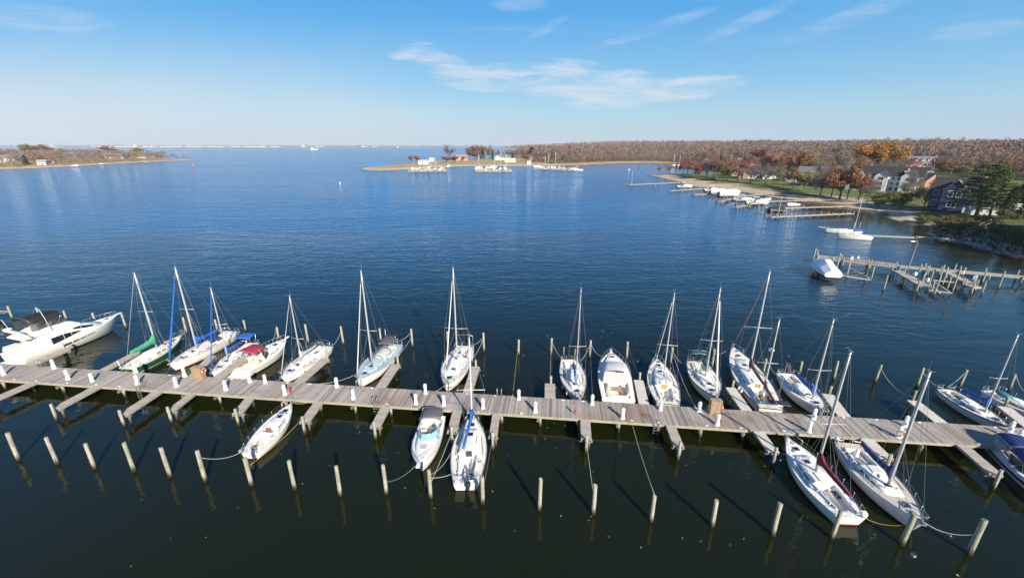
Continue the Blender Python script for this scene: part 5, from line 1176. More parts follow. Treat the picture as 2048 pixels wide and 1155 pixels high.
def ground_mat():
    m=bpy.data.materials.new('shore_ground'); m.use_nodes=True; t=m.node_tree; b=t.nodes['Principled BSDF']; b.inputs['Roughness'].default_value=.95; b.inputs['Specular IOR Level'].default_value=.1
    g=t.nodes.new('ShaderNodeNewGeometry'); sp=t.nodes.new('ShaderNodeSeparateXYZ'); t.links.new(g.outputs['Position'],sp.inputs[0])
    def nz(s,d=5):
        n=t.nodes.new('ShaderNodeTexNoise'); n.inputs['Scale'].default_value=s; n.inputs['Detail'].default_value=d; t.links.new(g.outputs['Position'],n.inputs['Vector']); return n.outputs[0]
    def mth(op,a,b_):
        n=t.nodes.new('ShaderNodeMath'); n.operation=op
        for i,x in enumerate((a,b_)):
            if isinstance(x,(int,float)): n.inputs[i].default_value=x
            else: t.links.new(x,n.inputs[i])
        return n.outputs[0]
    def mr(x,a,b_):
        n=t.nodes.new('ShaderNodeMapRange'); n.interpolation_type='SMOOTHSTEP'; t.links.new(x,n.inputs[0]); n.inputs[1].default_value=a; n.inputs[2].default_value=b_; return n.outputs[0]
    def ramp(x,cs):
        r=t.nodes.new('ShaderNodeValToRGB'); t.links.new(x,r.inputs[0]); e=r.color_ramp.elements
        while len(e)<len(cs): e.new(.5)
        for i,c in enumerate(cs): e[i].position=.25+.5*i/(len(cs)-1); e[i].color=(*c,1)
        return r.outputs[0]
    def mix(f,a,b_):
        n=t.nodes.new('ShaderNodeMix'); n.data_type='RGBA'; t.links.new(f,n.inputs[0]); t.links.new(a,n.inputs[6]); t.links.new(b_,n.inputs[7]); return n.outputs[2]
    n1,n2,n3=nz(.06),nz(.5),nz(.02)
    sand=ramp(n2,[(.30,.23,.15),(.46,.36,.25),(.52,.43,.31)]); lawn=ramp(n2,[(.075,.11,.025),(.12,.145,.04),(.20,.17,.07)]); straw=ramp(n2,[(.24,.165,.07),(.36,.26,.12),(.44,.34,.18)]); lit=ramp(nz(.3),[(.07,.05,.03),(.13,.09,.055),(.19,.12,.06)])
    z=mth('ADD',sp.outputs[2],mth('MULTIPLY',mth('SUBTRACT',n1,.5),1.6))
    lw=mr(sp.outputs[1],440,500)
    grass=mix(mr(mth('SUBTRACT',sp.outputs[0],mth('MULTIPLY',n1,60.)),60,95),straw,lawn)
    grass=mix(mth('MULTIPLY',lw,mr(sp.outputs[0],60,85)),grass,lit); c=mix(mr(z,1.2,1.6),sand,grass); c=mix(mr(mth('ADD',z,mth('MULTIPLY',n3,4.)),6.0,8.5),c,lit)
    mud=ramp(n2,[(.05,.045,.03),(.10,.085,.06),(.15,.13,.09)]); c=mix(mr(sp.outputs[2],.05,.22),mud,c)
    t.links.new(c,b.inputs['Base Color']); return m
GND=ground_mat()
def grid(name,xs,ys,f,label):
    X,Y=np.meshgrid(xs,ys); Z=f(X,Y); v=np.stack([X.ravel(),Y.ravel(),Z.ravel()],1); nx,ny=len(xs),len(ys)
    i=np.arange(nx-1)[None,:]; j=np.arange(ny-1)[:,None]; a=(j*nx+i).ravel(); q=np.stack([a,a+1,a+nx+1,a+nx],1)
    zz=Z.ravel(); keep=(zz[q].max(1)>-1.6); q=q[keep]
    used=np.unique(q); mp=np.full(len(v),-1); mp[used]=np.arange(len(used))
    return tag(np_mesh(name,v[used],mp[q],GND,True),label,'ground',kind='structure')
xs=np.concatenate([np.arange(-220,90,4.),np.arange(90,260,2.),np.arange(260,460,4.),np.geomspace(464,3100,40)]); ys=np.concatenate([np.geomspace(1,60,8)-60,np.arange(2,70,6.),np.arange(70,260,2.),np.arange(260,720,4.),np.geomspace(724,4300,40)])
grid('terrain',xs,ys,hgt,'beach, lawns and wooded hills along the right shore')
grid('terrain',np.linspace(-1500,-540,120),np.linspace(430,1000,90),hgtL,'low peninsula with sandy shore at the left')
grid('terrain',np.linspace(-9000,300,90),np.linspace(3500,4600,24),hgtF,'far low shore across the bay')
# ---------------------------------------------------------------- foliage
def leaf_mat(name,cols,rough=.8):
    m=bpy.data.materials.new(name); m.use_nodes=True; t=m.node_tree; b=t.nodes['Principled BSDF']; b.inputs['Roughness'].default_value=rough; b.inputs['Specular IOR Level'].default_value=.15
    g=t.nodes.new('ShaderNodeNewGeometry'); r=t.nodes.new('ShaderNodeValToRGB'); e=r.color_ramp.elements
    no=t.nodes.new('ShaderNodeTexNoise'); no.inputs['Scale'].default_value=.35; t.links.new(g.outputs['Position'],no.inputs['Vector'])
    mm=t.nodes.new('ShaderNodeMix'); mm.inputs[0].default_value=.55; t.links.new(no.outputs[0],mm.inputs[2]); t.links.new(g.outputs['Random Per Island'],mm.inputs[3]); t.links.new(mm.outputs[0],r.inputs[0])
    while len(e)<len(cols): e.new(.5)
    for i,c in enumerate(cols): e[i].position=.15+.7*i/max(1,len(cols)-1); e[i].color=(*c,1)
    t.links.new(r.outputs[0],b.inputs['Base Color']); return m
LM=dict(rust=leaf_mat('rust_leaves',[(.10,.045,.02),(.24,.11,.045),(.34,.19,.09)]),gold=leaf_mat('golden_leaves',[(.14,.065,.012),(.40,.18,.022),(.52,.27,.04)]),red=leaf_mat('red_leaves',[(.13,.04,.036),(.26,.085,.072),(.36,.16,.13)]),
 yellow=leaf_mat('yellow_green_leaves',[(.12,.11,.025),(.27,.23,.07),(.36,.31,.13)]),bare=leaf_mat('bare_grey_twigs',[(.085,.07,.058),(.17,.145,.125),(.25,.215,.19)]),cedar=leaf_mat('dark_evergreen_needles',[(.012,.025,.008),(.03,.06,.018),(.055,.09,.03)]),
 pine=leaf_mat('pine_needles',[(.025,.05,.012),(.075,.125,.03),(.17,.21,.06)]),olive=leaf_mat('olive_leaves',[(.05,.06,.015),(.13,.13,.035),(.22,.19,.06)]),pink=leaf_mat('dusty_red_leaves',[(.13,.06,.05),(.25,.12,.09),(.33,.19,.14)]))
BRK=mat('grey_bark',(.16,.135,.11),.9,.3,4,bump=.6,spec=.1)
BRD=mat('dark_bark',(.07,.055,.042),.9,.3,4,bump=.6,spec=.1)
def cloud(rng,cen,sp,n,w,l,up=.3,flat=1.,outw=0.):
    """n leaf quads scattered round the centres"""
    k=len(cen); c=cen[rng.integers(0,k,n)]; d=rng.normal(size=(n,3)); d/=np.linalg.norm(d,axis=1)[:,None]+1e-9; rr=rng.random(n)**.5
    s=sp if np.ndim(sp)==0 else np.asarray(sp)
    p=c+d*rr[:,None]*s*np.array([1,1,flat])
    a=rng.normal(size=(n,3)); a[:,2]+=up*2; a/=np.linalg.norm(a,axis=1)[:,None]; b=np.cross(a,rng.normal(size=(n,3))); b/=np.linalg.norm(b,axis=1)[:,None]+1e-9
    if outw>0:      # leaves lie roughly on the surface of their clump
        nn=d*outw+rng.normal(size=(n,3))*.45; nn[:,2]+=.25; nn/=np.linalg.norm(nn,axis=1)[:,None]; a=np.cross(nn,rng.normal(size=(n,3))); a/=np.linalg.norm(a,axis=1)[:,None]+1e-9; b=np.cross(nn,a)
    L=(l*(.6+.8*rng.random(n)))[:,None]/2; Wd=(w*(.6+.8*rng.random(n)))[:,None]/2
    v=np.stack([p-a*L-b*Wd*.5,p-b*Wd+a*L*.1,p+a*L,p+b*Wd+a*L*.1],1).reshape(-1,3); return v,np.arange(4*n).reshape(n,4)
PROTO={}
def tree_proto(kind,var):
    key=(kind,var)
    if key in PROTO: return PROTO[key]
    rng=np.random.default_rng(abs(hash(kind))%1 + {'rust':1,'gold':2,'red':3,'yellow':4,'bare':5,'cedar':6,'pine':7,'olive':8,'pink':9,'shrub':10}[kind]*17+var); H=10.
    r_=random.Random(int(rng.integers(1e6)))
    nm={'cedar':'evergreen_tree','pine':'pine_tree','bare':'bare_tree','shrub':'shrub'}.get(kind,'autumn_tree')
    t=empty(nm,(0,0,0)); mb=MB(); tips=[]
    def limb(p,d,L,r,lev):
        n=4; pts=[p]; 
        for i in range(n):
            d=(d+Vector((r_.uniform(-.22,.22),r_.uniform(-.22,.22),r_.uniform(-.02,.14)))).normalized(); pts.append(pts[-1]+d*(L/n))
        mb.path(pts,[r*(1-.75*i/n) for i in range(n+1)],6 if lev<2 else 4,cap=False)
        if lev>=1: tips.extend(pts[2:])
        if lev<MAXL:
            for k in range(r_.randint(*NB)):
                f=r_.uniform(.35,1); i=min(n-1,int(f*n)); q=pts[i].lerp(pts[i+1],f*n-i)
                e=(d+Vector((r_.uniform(-1,1),r_.uniform(-1,1),r_.uniform(-.1,.5)))*SPR).normalized(); limb(q,e,L*r_.uniform(.5,.75),r*.5,lev+1)
    if kind in('cedar','pine'):
        mb.path([(0,0,0),(.05,0,3),(-.05,.05,6),(0,0,9.8)],[.24,.19,.11,.02],7)
        if kind=='pine':
            cen=[]
            for i in range(12):
                z=2.0+7.6*(i/11)+r_.uniform(-.15,.15); R_=3.7*(1-(max(0.,z-2.0)/8.6)**1.4)*r_.uniform(.8,1.05)+.3; a0=r_.uniform(0,6.28); nb=6
                for k in range(nb):
                    a=a0+6.28*k/nb+r_.uniform(-.3,.3); rr=R_*r_.uniform(.6,1.15); e=Vector((math.cos(a)*rr,math.sin(a)*rr,z+rr*.10)); mb.tube((0,0,z-.15),e,.06,.015,4)
                    for f in (.35,.55,.72,.88,1.): cen.append((e.x*f+r_.uniform(-.15,.15),e.y*f+r_.uniform(-.15,.15),z-.1+(e.z-z)*f))
            v,f=cloud(rng,np.array(cen),np.array([.58,.58,.17]),9500,.10,.42,.5)
        else:
            cen=[]
            for i in range(150):
                z=.7+9*(i/149); R_=2.0*(1-(z/10.2)**1.2)*r_.uniform(.5,1.05)+.1; a=r_.uniform(0,6.28); cen.append((math.cos(a)*R_,math.sin(a)*R_,z))
            v,f=cloud(rng,np.array(cen),.5,3600,.18,.42,.5)
        lm=LM[kind]
    elif kind=='shrub':
        MAXL,NB,SPR=1,(3,4),1.
        for k in range(7): a=k*.9; limb(Vector((0,0,0)),Vector((math.cos(a)*.8,math.sin(a)*.8,1)).normalized(),r_.uniform(5,8),.14,0)
        v,f=cloud(rng,np.array([tuple(q) for q in tips]),1.7,3200,.4,.6,.2,.7); lm=LM['olive']
    else:
        MAXL,NB,SPR=2,(3,5) if kind!='bare' else (4,6),.85
        tr=.22 if kind!='gold' else .3
        mb.path([(0,0,-.3),(.03,.02,1.2),(.1,-.05,2.6),(.05,.05,4.2)],[tr*1.35,tr,tr*.85,tr*.65],8,cap=False)
        for k in range(6 if kind!='gold' else 8):
            a=k*2.4+r_.uniform(-.4,.4); z=r_.uniform(2.,4.1); up=r_.uniform(.5,1.4); limb(Vector((.06,0,z)),Vector((math.cos(a),math.sin(a),up)).normalized(),r_.uniform(2.8,4.4),tr*.5,0)
        limb(Vector((.05,.05,4.1)),Vector((0,0,1)),4.4,tr*.6,0)
        cen=np.array([tuple(q) for q in tips]); 
        if kind=='bare': v,f=cloud(rng,cen,.95,3600,.04,1.05,.5)
        elif kind=='pink': v,f=cloud(rng,cen,.8,3000,.18,.36,.2,1.,.7)
        elif kind=='gold': v,f=cloud(rng,cen,.95,7500,.26,.42,.2,1.,.9)
        else: v,f=cloud(rng,cen,.9,4600,.25,.42,.2,1.,.8)
        lm=LM[kind]
    # bring everything to a height of ten metres
    zt=np.quantile(v[:,2],.995); k=10./zt; v=v*k; mb.v=[(p[0]*k,p[1]*k,p[2]*k) for p in mb.v]
    trk=mb.build('trunk' if kind!='shrub' else 'stem',BRD if kind in('gold','rust','red') else BRK,t); np_mesh('crown',v,f,lm,False,t)
    t.location=(0,-400,-60); PROTO[key]=t; t['proto']=1; return t
USED={}
def tree(kind,px,py,top,label,wide=1.,var=None,group=None,f=None,lean=0.):
    var=(len(USED)%2) if var is None else var
    t0=tree_proto(kind,var); g=ground_px(px,py,f)
    lo,hi=.5,60
    for _ in range(40):
        m=(lo+hi)/2
        if proj((g.x,g.y,g.z+m))[1]>top: lo=m
        else: hi=m
    s=lo/10
    if (kind,var) in USED: t=copy_tree(t0)
    else: t=t0; USED[(kind,var)]=1; del t['proto']
    t.location=g-Vector((0,0,.1)); t.scale=(s*wide,s*wide,s); t.rotation_euler=(lean,0,rd.uniform(0,6.28))
    USED[(px,py,kind)]=1
    cat={'shrub':'shrub'}.get(kind,'tree')
    return tag(t,label,cat,group)
GR='trees along the right shore'
for a in [('pink',1319,348,331,'thin sparse tree nearest the grassy tip of the right peninsula',.8),('pink',1337,350,327,'small reddish tree, second from the grassy tip',.9),('pink',1354,349.5,325,'reddish tree on the grassy tip, left of the red trio',1.),
 ('red',1366,349.5,320,'red-leaved tree, left of a close pair on the grassy tip',1.),('red',1374,349,318,'red-leaved tree, right of a close pair on the grassy tip',1.),('cedar',1394,348.5,330,'squat dark evergreen bush on the grassy tip',1.9),
 ('pink',1404,351,315,'leaning dusty red tree beside the squat evergreen',1.),('bare',1412,358,313,'bare leaning tree in front of the dusty red ones',1.),('pink',1425,359,303,'tall dusty red tree with stout trunk on the grassy point',1.15),('cedar',1437,347,311,'slim dark evergreen behind the dusty red tree',.8),
 ('olive',1450,362,330,'bushy grey-green tree left of the first brick house',1.15),('bare',1468,345,318,'wide bare grey tree behind the grey-green one',1.3),('red',1521,343,294,'deep red maple behind the dark-roofed house',1.25),('yellow',1541,341,309,'round yellow-green tree beside the red maple',1.25),
 ('red',1547,364,331,'round red tree in front of the dark-roofed house',1.3),('cedar',1573,362,324,'dark green evergreen right of the round red tree',1.),('rust',1590,352,303,'broad rust orange tree behind the orange brick house',1.35),('yellow',1624,350,311,'pale yellow tree behind the white gabled house',1.2),
 ('yellow',1608,381,340,'slender yellow tree on the lawn edge',.7),('yellow',1596,379,346,'thin small yellow tree on the lawn edge',.6),('bare',1644,374,310,'big bare grey tree by the white gabled house',1.1),('bare',1662,394,335,'bare tree beside the orange one on the lawn',1.),('rust',1679,398,329,'orange-brown tree in front of the white townhouse',1.15),
 ('gold',1746,349,282,'huge golden oak behind the white townhouse',1.15),('bare',1700,345,318,'bare grey tree left of the golden oak',1.2),('bare',1795,345,305,'bare brown tree right of the golden oak',1.2),
 ('shrub',1757,415,383,'olive and yellow shrub tree at the beach end',1.),('shrub',1800,418,380,'second olive shrub tree before the orange brick house',1.05),('bare',1846,420,355,'bare pale tree right of the olive shrubs',1.),('bare',1822,392,338,'tall bare tree before the orange brick wall',.9),('bare',1868,420,366,'small bare tree left of the navy house',1.),
 ('pine',1952,431,326,'big green pine in front of the navy house',1.3),('pine',1978,433,338,'second trunk of green pine just right of the big one',.95),('cedar',2035,428,360,'dark tree at the right edge beside the pine',1.7),('rust',1946,345,305,'orange tree left of the pine top in the woods',.9),('shrub',1846,447,430,'low yellow shrub on the dark bank',1.6),('shrub',1886,452,432,'low olive shrub at the top of the dark bank',1.7),('shrub',2040,492,455,'yellowish shrub low on the bank at the right edge',1.2),('shrub',1930,455,436,'low green shrub under the pine',1.6),
 ('bare',2010,350,300,'pale bare tree above the pine at the right',1.2),('rust',1880,345,312,'rust tree right of the dormered mansion',1.2),('cedar',1805,335,315,'dark evergreen left of the dormered mansion',1.3)]:
    tree(*a[:5],a[5],group=GR)
ex=[('bare',1455,345,322),('bare',1490,342,315),('rust',1500,339,312),('bare',1528,341,313),('pink',1506,346,322),('rust',1562,347,312),('bare',1580,345,310),('gold',1606,347,318),('bare',1635,351,316),('rust',1650,350,318),('bare',1684,352,313),('bare',1668,347,308),('rust',1722,352,316),('bare',1775,355,318),('bare',1792,350,312),('pink',1810,345,312),('bare',1868,345,310),('rust',1888,352,318),('bare',1900,349,312),('bare',1858,404,362),('rust',1856,412,385),('olive',1832,408,372),('bare',1808,398,352),('olive',1778,405,382),('pink',1386,352,322),('red',1396,355,326),('pink',1434,356,316),('olive',1462,352,330),('rust',1694,398,345),('bare',1630,388,345),('bare',1970,350,308),('rust',1990,356,316),('cedar',1915,344,318),('yellow',1932,352,322),('bare',1950,352,312),('rust',2036,350,318),('bare',1500,367,328),('pink',1474,364,322),('bare',1560,372,332),('rust',1586,377,336),('yellow',1622,384,344),('rust',1716,401,350),('bare',1735,406,358),('bare',1530,369,326),('red',1484,357,320),('rust',1455,360,322),('bare',1640,391,340),('cedar',2012,434,372),('cedar',2046,437,376),('olive',2000,441,418),('olive',2026,446,424),('rust',1900,449,430)]
nk={}
for k,px,py,tp in ex:
    nk[k]=nk.get(k,0)+1; w_={'bare':'bare grey tree','rust':'rust-brown tree','pink':'thin dusty red tree','gold':'small golden tree','olive':'olive-green tree','red':'small red tree','cedar':'dark evergreen','yellow':'pale yellow tree'}[k]
    wh='on top of the dark bank' if py>430 else 'in front of the houses' if 362<=py<380 else 'on the grassy tip' if px<1440 else 'behind the first brick house' if px<1530 else 'behind the round red tree' if px<1600 else 'above the white gabled house' if px<1700 else 'behind the townhouse row' if px<1800 and py<360 else 'before the orange brick gable' if py>380 and px>1770 else 'on the lawn edge' if py>380 else 'near the dormered mansion' if px<1910 else 'above the green pine'
    tree(k,px,py,tp,f'{w_} {wh}, {ordw(nk[k]-1)} {w_.split()[-2]} one from the left',1.35 if k in('pink','red') else 1.2,group='smaller trees among the houses')
GM='trees on the marina peninsula'
for a in [('bare',899,318,289,'bare tree standing alone on the marina peninsula skyline',1.2),('red',822,326,311,'red tree, left of the pair on the marina peninsula',1.),('red',834,326,311,'red tree, right of the pair on the marina peninsula',1.),('red',893,325,313,'broad red bush left of the tan house',2.2),('red',910,325,312,'broad red bush touching the tan house',1.9),('red',926,323,313,'small red tree right of the tan house',1.4),
 ('rust',950,318,290,'orange tree on the marina peninsula',1.1),('red',953,320,302,'dark red tree under the orange one',1.3),('cedar',965,318,295,'dark evergreen between orange and pink trees',.9),('pink',979,318,290,'pinkish red tree between two evergreens',1.1),('cedar',985,319,301,'dark evergreen right of the pinkish tree',.9),('cedar',1025,324,306,'dark cone evergreen right of the grey roofs',1.),
 ('cedar',1063,317,294,'wide dark evergreen at the wood edge',1.8),('olive',1094,314,296,'green tree at the wood edge behind the masts',1.2),('rust',1048,316,300,'rust tree at the wood edge left of the wide evergreen',1.4),('bare',1080,318,300,'bare tree at the wood edge beside the wide evergreen',1.3),('bare',1036,317,301,'bare tree right of the cone evergreen',1.3),('pink',1012,316,300,'dusty red tree behind the grey-roofed house',1.3),('bare',996,317,299,'bare tree left of the grey-roofed house',1.3),('rust',1110,326,302,'rust tree at the reed edge on the marina peninsula',1.3),('bare',1122,327,300,'bare tree at the reed edge right of the rust one',1.3),('rust',1052,323,308,'low rust tree by the red brick house',1.3),('rust',968,316.5,293,'rust tree behind the dark evergreen in mid peninsula',1.),('bare',1019,316,297,'bare tree just left of the cone evergreen top',1.1),('rust',1031,315,299,'rust tree directly behind the cone evergreen',1.2),('bare',1044,315,297,'tall bare tree left of the wide evergreen',1.2),('pink',1056,314,296,'dusty red tree touching the wide evergreen',1.2),('bare',1071,315,294,'tall bare tree right of the wide evergreen',1.2),('rust',1090,318,295,'tall rust tree above the leftmost mast of four',1.1),('bare',939,318,301,'low bare tree left of the orange one',1.1),('rust',1101,322,298,'rust tree above the tallest of four masts',1.2)]:
    tree(*a[:5],a[5]*1.3,group=GM)
GL='trees on the left peninsula'
for i,(k,px,py,tp,wd,l) in enumerate([('cedar',53,329,310,1.6,'dark round evergreen by the shore on the left peninsula'),('cedar',203,317,300,1.2,'green evergreen behind the left white houses'),('cedar',251,318,305,1.3,'small evergreen beside the right white house, left peninsula'),('yellow',60,315,288,1.5,'yellow tree above the wood on the left peninsula'),('rust',95,315,289,1.4,'orange tree on the left peninsula ridge'),('red',220,313,291,1.6,'dark red tree on the left peninsula ridge'),('bare',80,326,303,1.,'pale bare tree by the small white cabin'),('bare',188,321,308,1.2,'bare bush before the white houses, left peninsula'),('bare',130,322,296,1.6,'wide bare tree in the middle of the left wood'),('yellow',276,315,295,1.5,'yellowish tree near the left peninsula point'),('bare',300,316,300,1.6,'grey bare tree near the left peninsula point'),('rust',322,318,310,2.,'low brown bush at the left peninsula point')]):
    tree(k,px,py,tp,l,wd,group=GL,f=hgtL)
# ---------------------------------------------------------------- woods that read as one mass
def wood_mat():
    m=bpy.data.materials.new('autumn_wood_foliage'); m.use_nodes=True; t=m.node_tree; b=t.nodes['Principled BSDF']; b.inputs['Roughness'].default_value=.9; b.inputs['Specular IOR Level'].default_value=.05
    g=t.nodes.new('ShaderNodeNewGeometry'); a=t.nodes.new('ShaderNodeAttribute'); a.attribute_name='tint'; r=t.nodes.new('ShaderNodeValToRGB'); e=r.color_ramp.elements; r.color_ramp.interpolation='LINEAR'
    cs=[(0,(.165,.135,.118)),(.18,(.215,.168,.14)),(.36,(.255,.185,.14)),(.5,(.235,.15,.10)),(.62,(.29,.165,.085)),(.74,(.24,.10,.075)),(.86,(.30,.22,.10)),(.95,(.06,.08,.035)),(1,(.04,.06,.025))]
    while len(e)<len(cs): e.new(.5)
    for i,(p,c) in enumerate(cs): e[i].position=p; e[i].color=(*c,1)
    t.links.new(a.outputs['Fac'],r.inputs[0])
    hs_=t.nodes.new('ShaderNodeHueSaturation'); mr=t.nodes.new('ShaderNodeMapRange'); t.links.new(g.outputs['Random Per Island'],mr.inputs[0]); mr.inputs[3].default_value=.82; mr.inputs[4].default_value=1.16; t.links.new(mr.outputs[0],hs_.inputs['Value']); t.links.new(r.outputs[0],hs_.inputs['Color']); t.links.new(hs_.outputs[0],b.inputs['Base Color']); return m
WOODM=wood_mat()
def wood(name,label,pts,zs,hs,nq,seed,hazy=1.):
    rng=np.random.default_rng(seed); V=[];T=[]
    for (x,y),z,h,n in zip(pts,zs,hs,nq):
        n=int(n); R_=h*rng.uniform(.24,.36); k=rng.integers(6,11); u=rng.normal(size=(k,3)); u/=np.linalg.norm(u,axis=1)[:,None]; u[:,2]=np.abs(u[:,2])*1.3-.35
        cen=np.array([x,y,z+h*.62])+u*np.array([R_*.75,R_*.75,h*.28]); tv=min(.999,max(0.,rng.random()*.88+.12*(.5+.5*math.sin(x*.017+2.1*math.sin(y*.011))*math.cos(y*.019+x*.006))))
        v,f=cloud(rng,cen,np.array([R_*.56,R_*.56,h*.19]),n,h*.06*(70/n)**.5,h*.12*(70/n)**.5,.45,1.,.8)
        V.append(v)
        # trunk: a thin tapered three-sided stem
        w_=h*.012; a=rng.uniform(0,6.28,1)[0]; 
        V.append(np.array([[x-w_*math.cos(a),y-w_*math.sin(a),z],[x+w_*math.cos(a),y+w_*math.sin(a),z],[x+w_*.5,y,z+h*.7],[x-w_*.5,y,z+h*.7]]))
        tv=min(.99,max(0,tv)); 
        # mostly bare grey-brown crowns, some turned leaves, few evergreens
        q=tv; tint=q*.40/.80 if q<.80 else (.40+(q-.80)*.36/.10 if q<.90 else (.76+(q-.90)*.12/.07 if q<.97 else .94+(q-.97)))
        T.append(np.full(4*(n+1),tint))
    V=np.concatenate(V); T=np.concatenate(T).astype(np.float32); F=np.arange(len(V)).reshape(-1,4)
    o=np_mesh(name,V,F,WOODM); at_=o.data.attributes.new('tint','FLOAT','POINT'); at_.data.foreach_set('value',T); print('WOOD',name,len(pts),len(F))
    return tag(o,label,'woods',kind='stuff')
def inpoly(X,Y,poly): return sdist(X,Y,poly)>0
rng=np.random.default_rng(11)
CLEAR=W((1280,356),(1296,346),(1440,343.5),(1462,338),(1500,340))+[tuple(ground_px(*q)[:2]) for q in ((1545,343),(1600,347),(1660,351),(1740,355),(1795,352),(1808,336),(1885,336),(1895,348),(2048,362))]+[(420,200),(500,-100),(60,-100),(80,330)]
MIDC=W((700,345),(1060,334),(1122,333.8),(1105,330),(1074,327),(1050,320),(1030,313),(1000,309),(900,312),(700,332))
def scatter(x0,x1,y0,y1,base,grow):
    P=[]
    y=y0
    while y<y1:
        d=base+grow*max(0,y-400); n=int((x1-x0)/d); xs_=x0+(np.arange(n)+rng.random(n)*.9)*d; ys_=y+(rng.random(n)-.5)*d; P.append(np.stack([xs_,ys_],1)); y+=d*.9
    return np.concatenate(P)
P=scatter(-200,2600,200,3300,9.2,.0085)
d_=sdist(P[:,0],P[:,1],COAST); px_=np.array([proj((a,b,10))[0] if b>60 else 9999 for a,b in P])
keep=(d_>9)&(~inpoly(P[:,0],P[:,1],CLEAR))&(~inpoly(P[:,0],P[:,1],MIDC))&(px_<2260)&(px_>900)
P=P[keep]; Z=hgt(P[:,0],P[:,1]); dist=np.hypot(P[:,0],P[:,1])
Hs=rng.choice([rng.uniform(9,15,len(P)),rng.uniform(15,20,len(P)),rng.uniform(19,25,len(P))][0:1],1)[0]*0+np.where(rng.random(len(P))<.25,rng.uniform(9,14,len(P)),rng.uniform(15,24,len(P)))*(.85+.3*np.sin(P[:,0]*.021+2*np.sin(P[:,1]*.013))); nq=np.clip(300*(480/dist)**1.3,24,420)
wood('autumn_woods','bare and rust-coloured autumn woods covering the hills on the right',P,Z,Hs,nq,5)
P=scatter(-1500,-560,540,930,9,.0); d_=sdist(P[:,0],P[:,1],LEFTL); keep=(d_>np.where(P[:,0]>-640,10,34))
for hx,hy in ((12,324),(25,321),(84,330),(142,317),(178,316),(215,317),(238,317),(258,314),(281,316.5),(302,312.5)):
    g=ground_px(hx,hy,hgtL); u=Vector((g.x,g.y)).normalized(); q=P-np.array([g.x,g.y]); al=q@np.array([u.x,u.y]); la=np.abs(q@np.array([-u.y,u.x])); keep&=~((la<13)&(al<16)&(al>-75))
P=P[keep]; wood('autumn_woods','brown autumn trees massed on the left peninsula',P,hgtL(P[:,0],P[:,1]),rng.uniform(9,16,len(P))*np.where(P[:,0]>-630,.6,1),np.full(len(P),110),6)
P=scatter(-9000,250,3750,4300,30,.0); d_=sdist(P[:,0],P[:,1],FAR); P=P[d_>10]; wood('far_woods','low line of bare woods along the far shore',P,hgtF(P[:,0],P[:,1]),rng.uniform(12,24,len(P)),np.full(len(P),14),8)
# marsh reeds along the creek: one mass
P=scatter(70,330,560,760,1.3,.0); d_=sdist(P[:,0],P[:,1],COAST); P=P[(d_>.5)&(d_<16)&(P[:,1]>540)]
v,f=cloud(rng,np.concatenate([P,(hgt(P[:,0],P[:,1])+.7)[:,None]],1),.5,min(16000,len(P)*5),.25,1.5,1.5)
tag(np_mesh('marsh_reeds',v,f,leaf_mat('dry_reed',[(.30,.20,.09),(.42,.30,.16),(.50,.38,.22)])),'band of tan reeds along the creek shore','reeds',kind='stuff')
# riprap rocks along the grassy tip and the dark bank
rb=MB()
def rocks(pl,n,s0,s1,wd):
    pl=[Vector((*q,0)) for q in pl]
    for i in range(n):
        k=rd.randrange(len(pl)-1); p=pl[k].lerp(pl[k+1],rd.random()); x,y=p.x+rd.uniform(-wd,wd),p.y+rd.uniform(-wd,wd); s=rd.uniform(s0,s1)
        rings=[]; 
        for zz,rr in ((-.4,.7),(.1,1.),(.5,.75),(.7,.3)): rings.append([(x+s*rr*rd.uniform(.75,1.1)*math.cos(j*1.05),y+s*rr*rd.uniform(.75,1.1)*math.sin(j*1.05),max(0,gz(x,y))+zz*s*.8) for j in range(6)])
        rb.loft(rings,True,False,True,0,False)
rocks(W((1296,350),(1313,354.5),(1330,358.5),(1347,362),(1360,366)),150,.6,1.2,1.2); rocks(W((1871,478),(1917,485),(1975,501),(2048,517)),45,.25,.6,1.2); rocks(W((1296,350),(1305,348.6),(1340,348),(1400,347.3)),50,.5,1.,1.); rocks(W((1600,381),(1640,387),(1700,400),(1735,412)),60,.3,.7,1.5); rocks(W((724,339.5),(745,341.5),(790,340.5)),60,.5,1.1,1.5)
tag(rb.build('shore_rocks',mat('shore_rock',[(.06,.055,.05),(.16,.145,.13),(.26,.24,.21)],.9,scale=1.,bump=.6,island=.5,spec=.15)),'dark riprap rocks along the waterline','rocks',kind='stuff')
# ================================================================ right shore: docks, boats, houses
def jetty(name,pts,width,z,label,pile_gap=3.,pile_up=.9,cat='dock',group=None,pm=None,dm=None,gz_end=True,plk=.3):
    """walkway along pixel points at deck height z, with a pile on each side"""
    P=[at(*p,z) for p in pts]; t=empty(name,(P[0].x,P[0].y,0),0,label,cat,group); o=Vector((P[0].x,P[0].y,0))
    for a,b in zip(P,P[1:]):
        mb=MB(); planks(mb,a-o,b-o,width,plk,.02,.06,z); mb.build('deck',dm or PLF,t)
        d=(b-a); L=d.length; d.normalize(); pr=Vector((-d.y,d.x,0))
        for s_ in (-1,1):
            mb=MB(); mb.bar(a-o+pr*s_*(width/2-.06)-Vector((0,0,.2)),b-o+pr*s_*(width/2-.06)-Vector((0,0,.2)),.1,.26); mb.build('edge_beam',BEM,t)
        n=max(1,int(L/pile_gap))
        for i in range(n+1):
            q=a-o+d*(L*i/max(1,n))
            for s_ in (-1,1):
                r=q+pr*s_*(width/2+.13); pile_mesh('pile',pm or PIL,z+pile_up*rd.uniform(.1,1.)*(rd.random()<.75),.13,t,Vector((r.x,r.y,0)),(rd.uniform(-.02,.02),rd.uniform(-.02,.02)),.8)
    return t
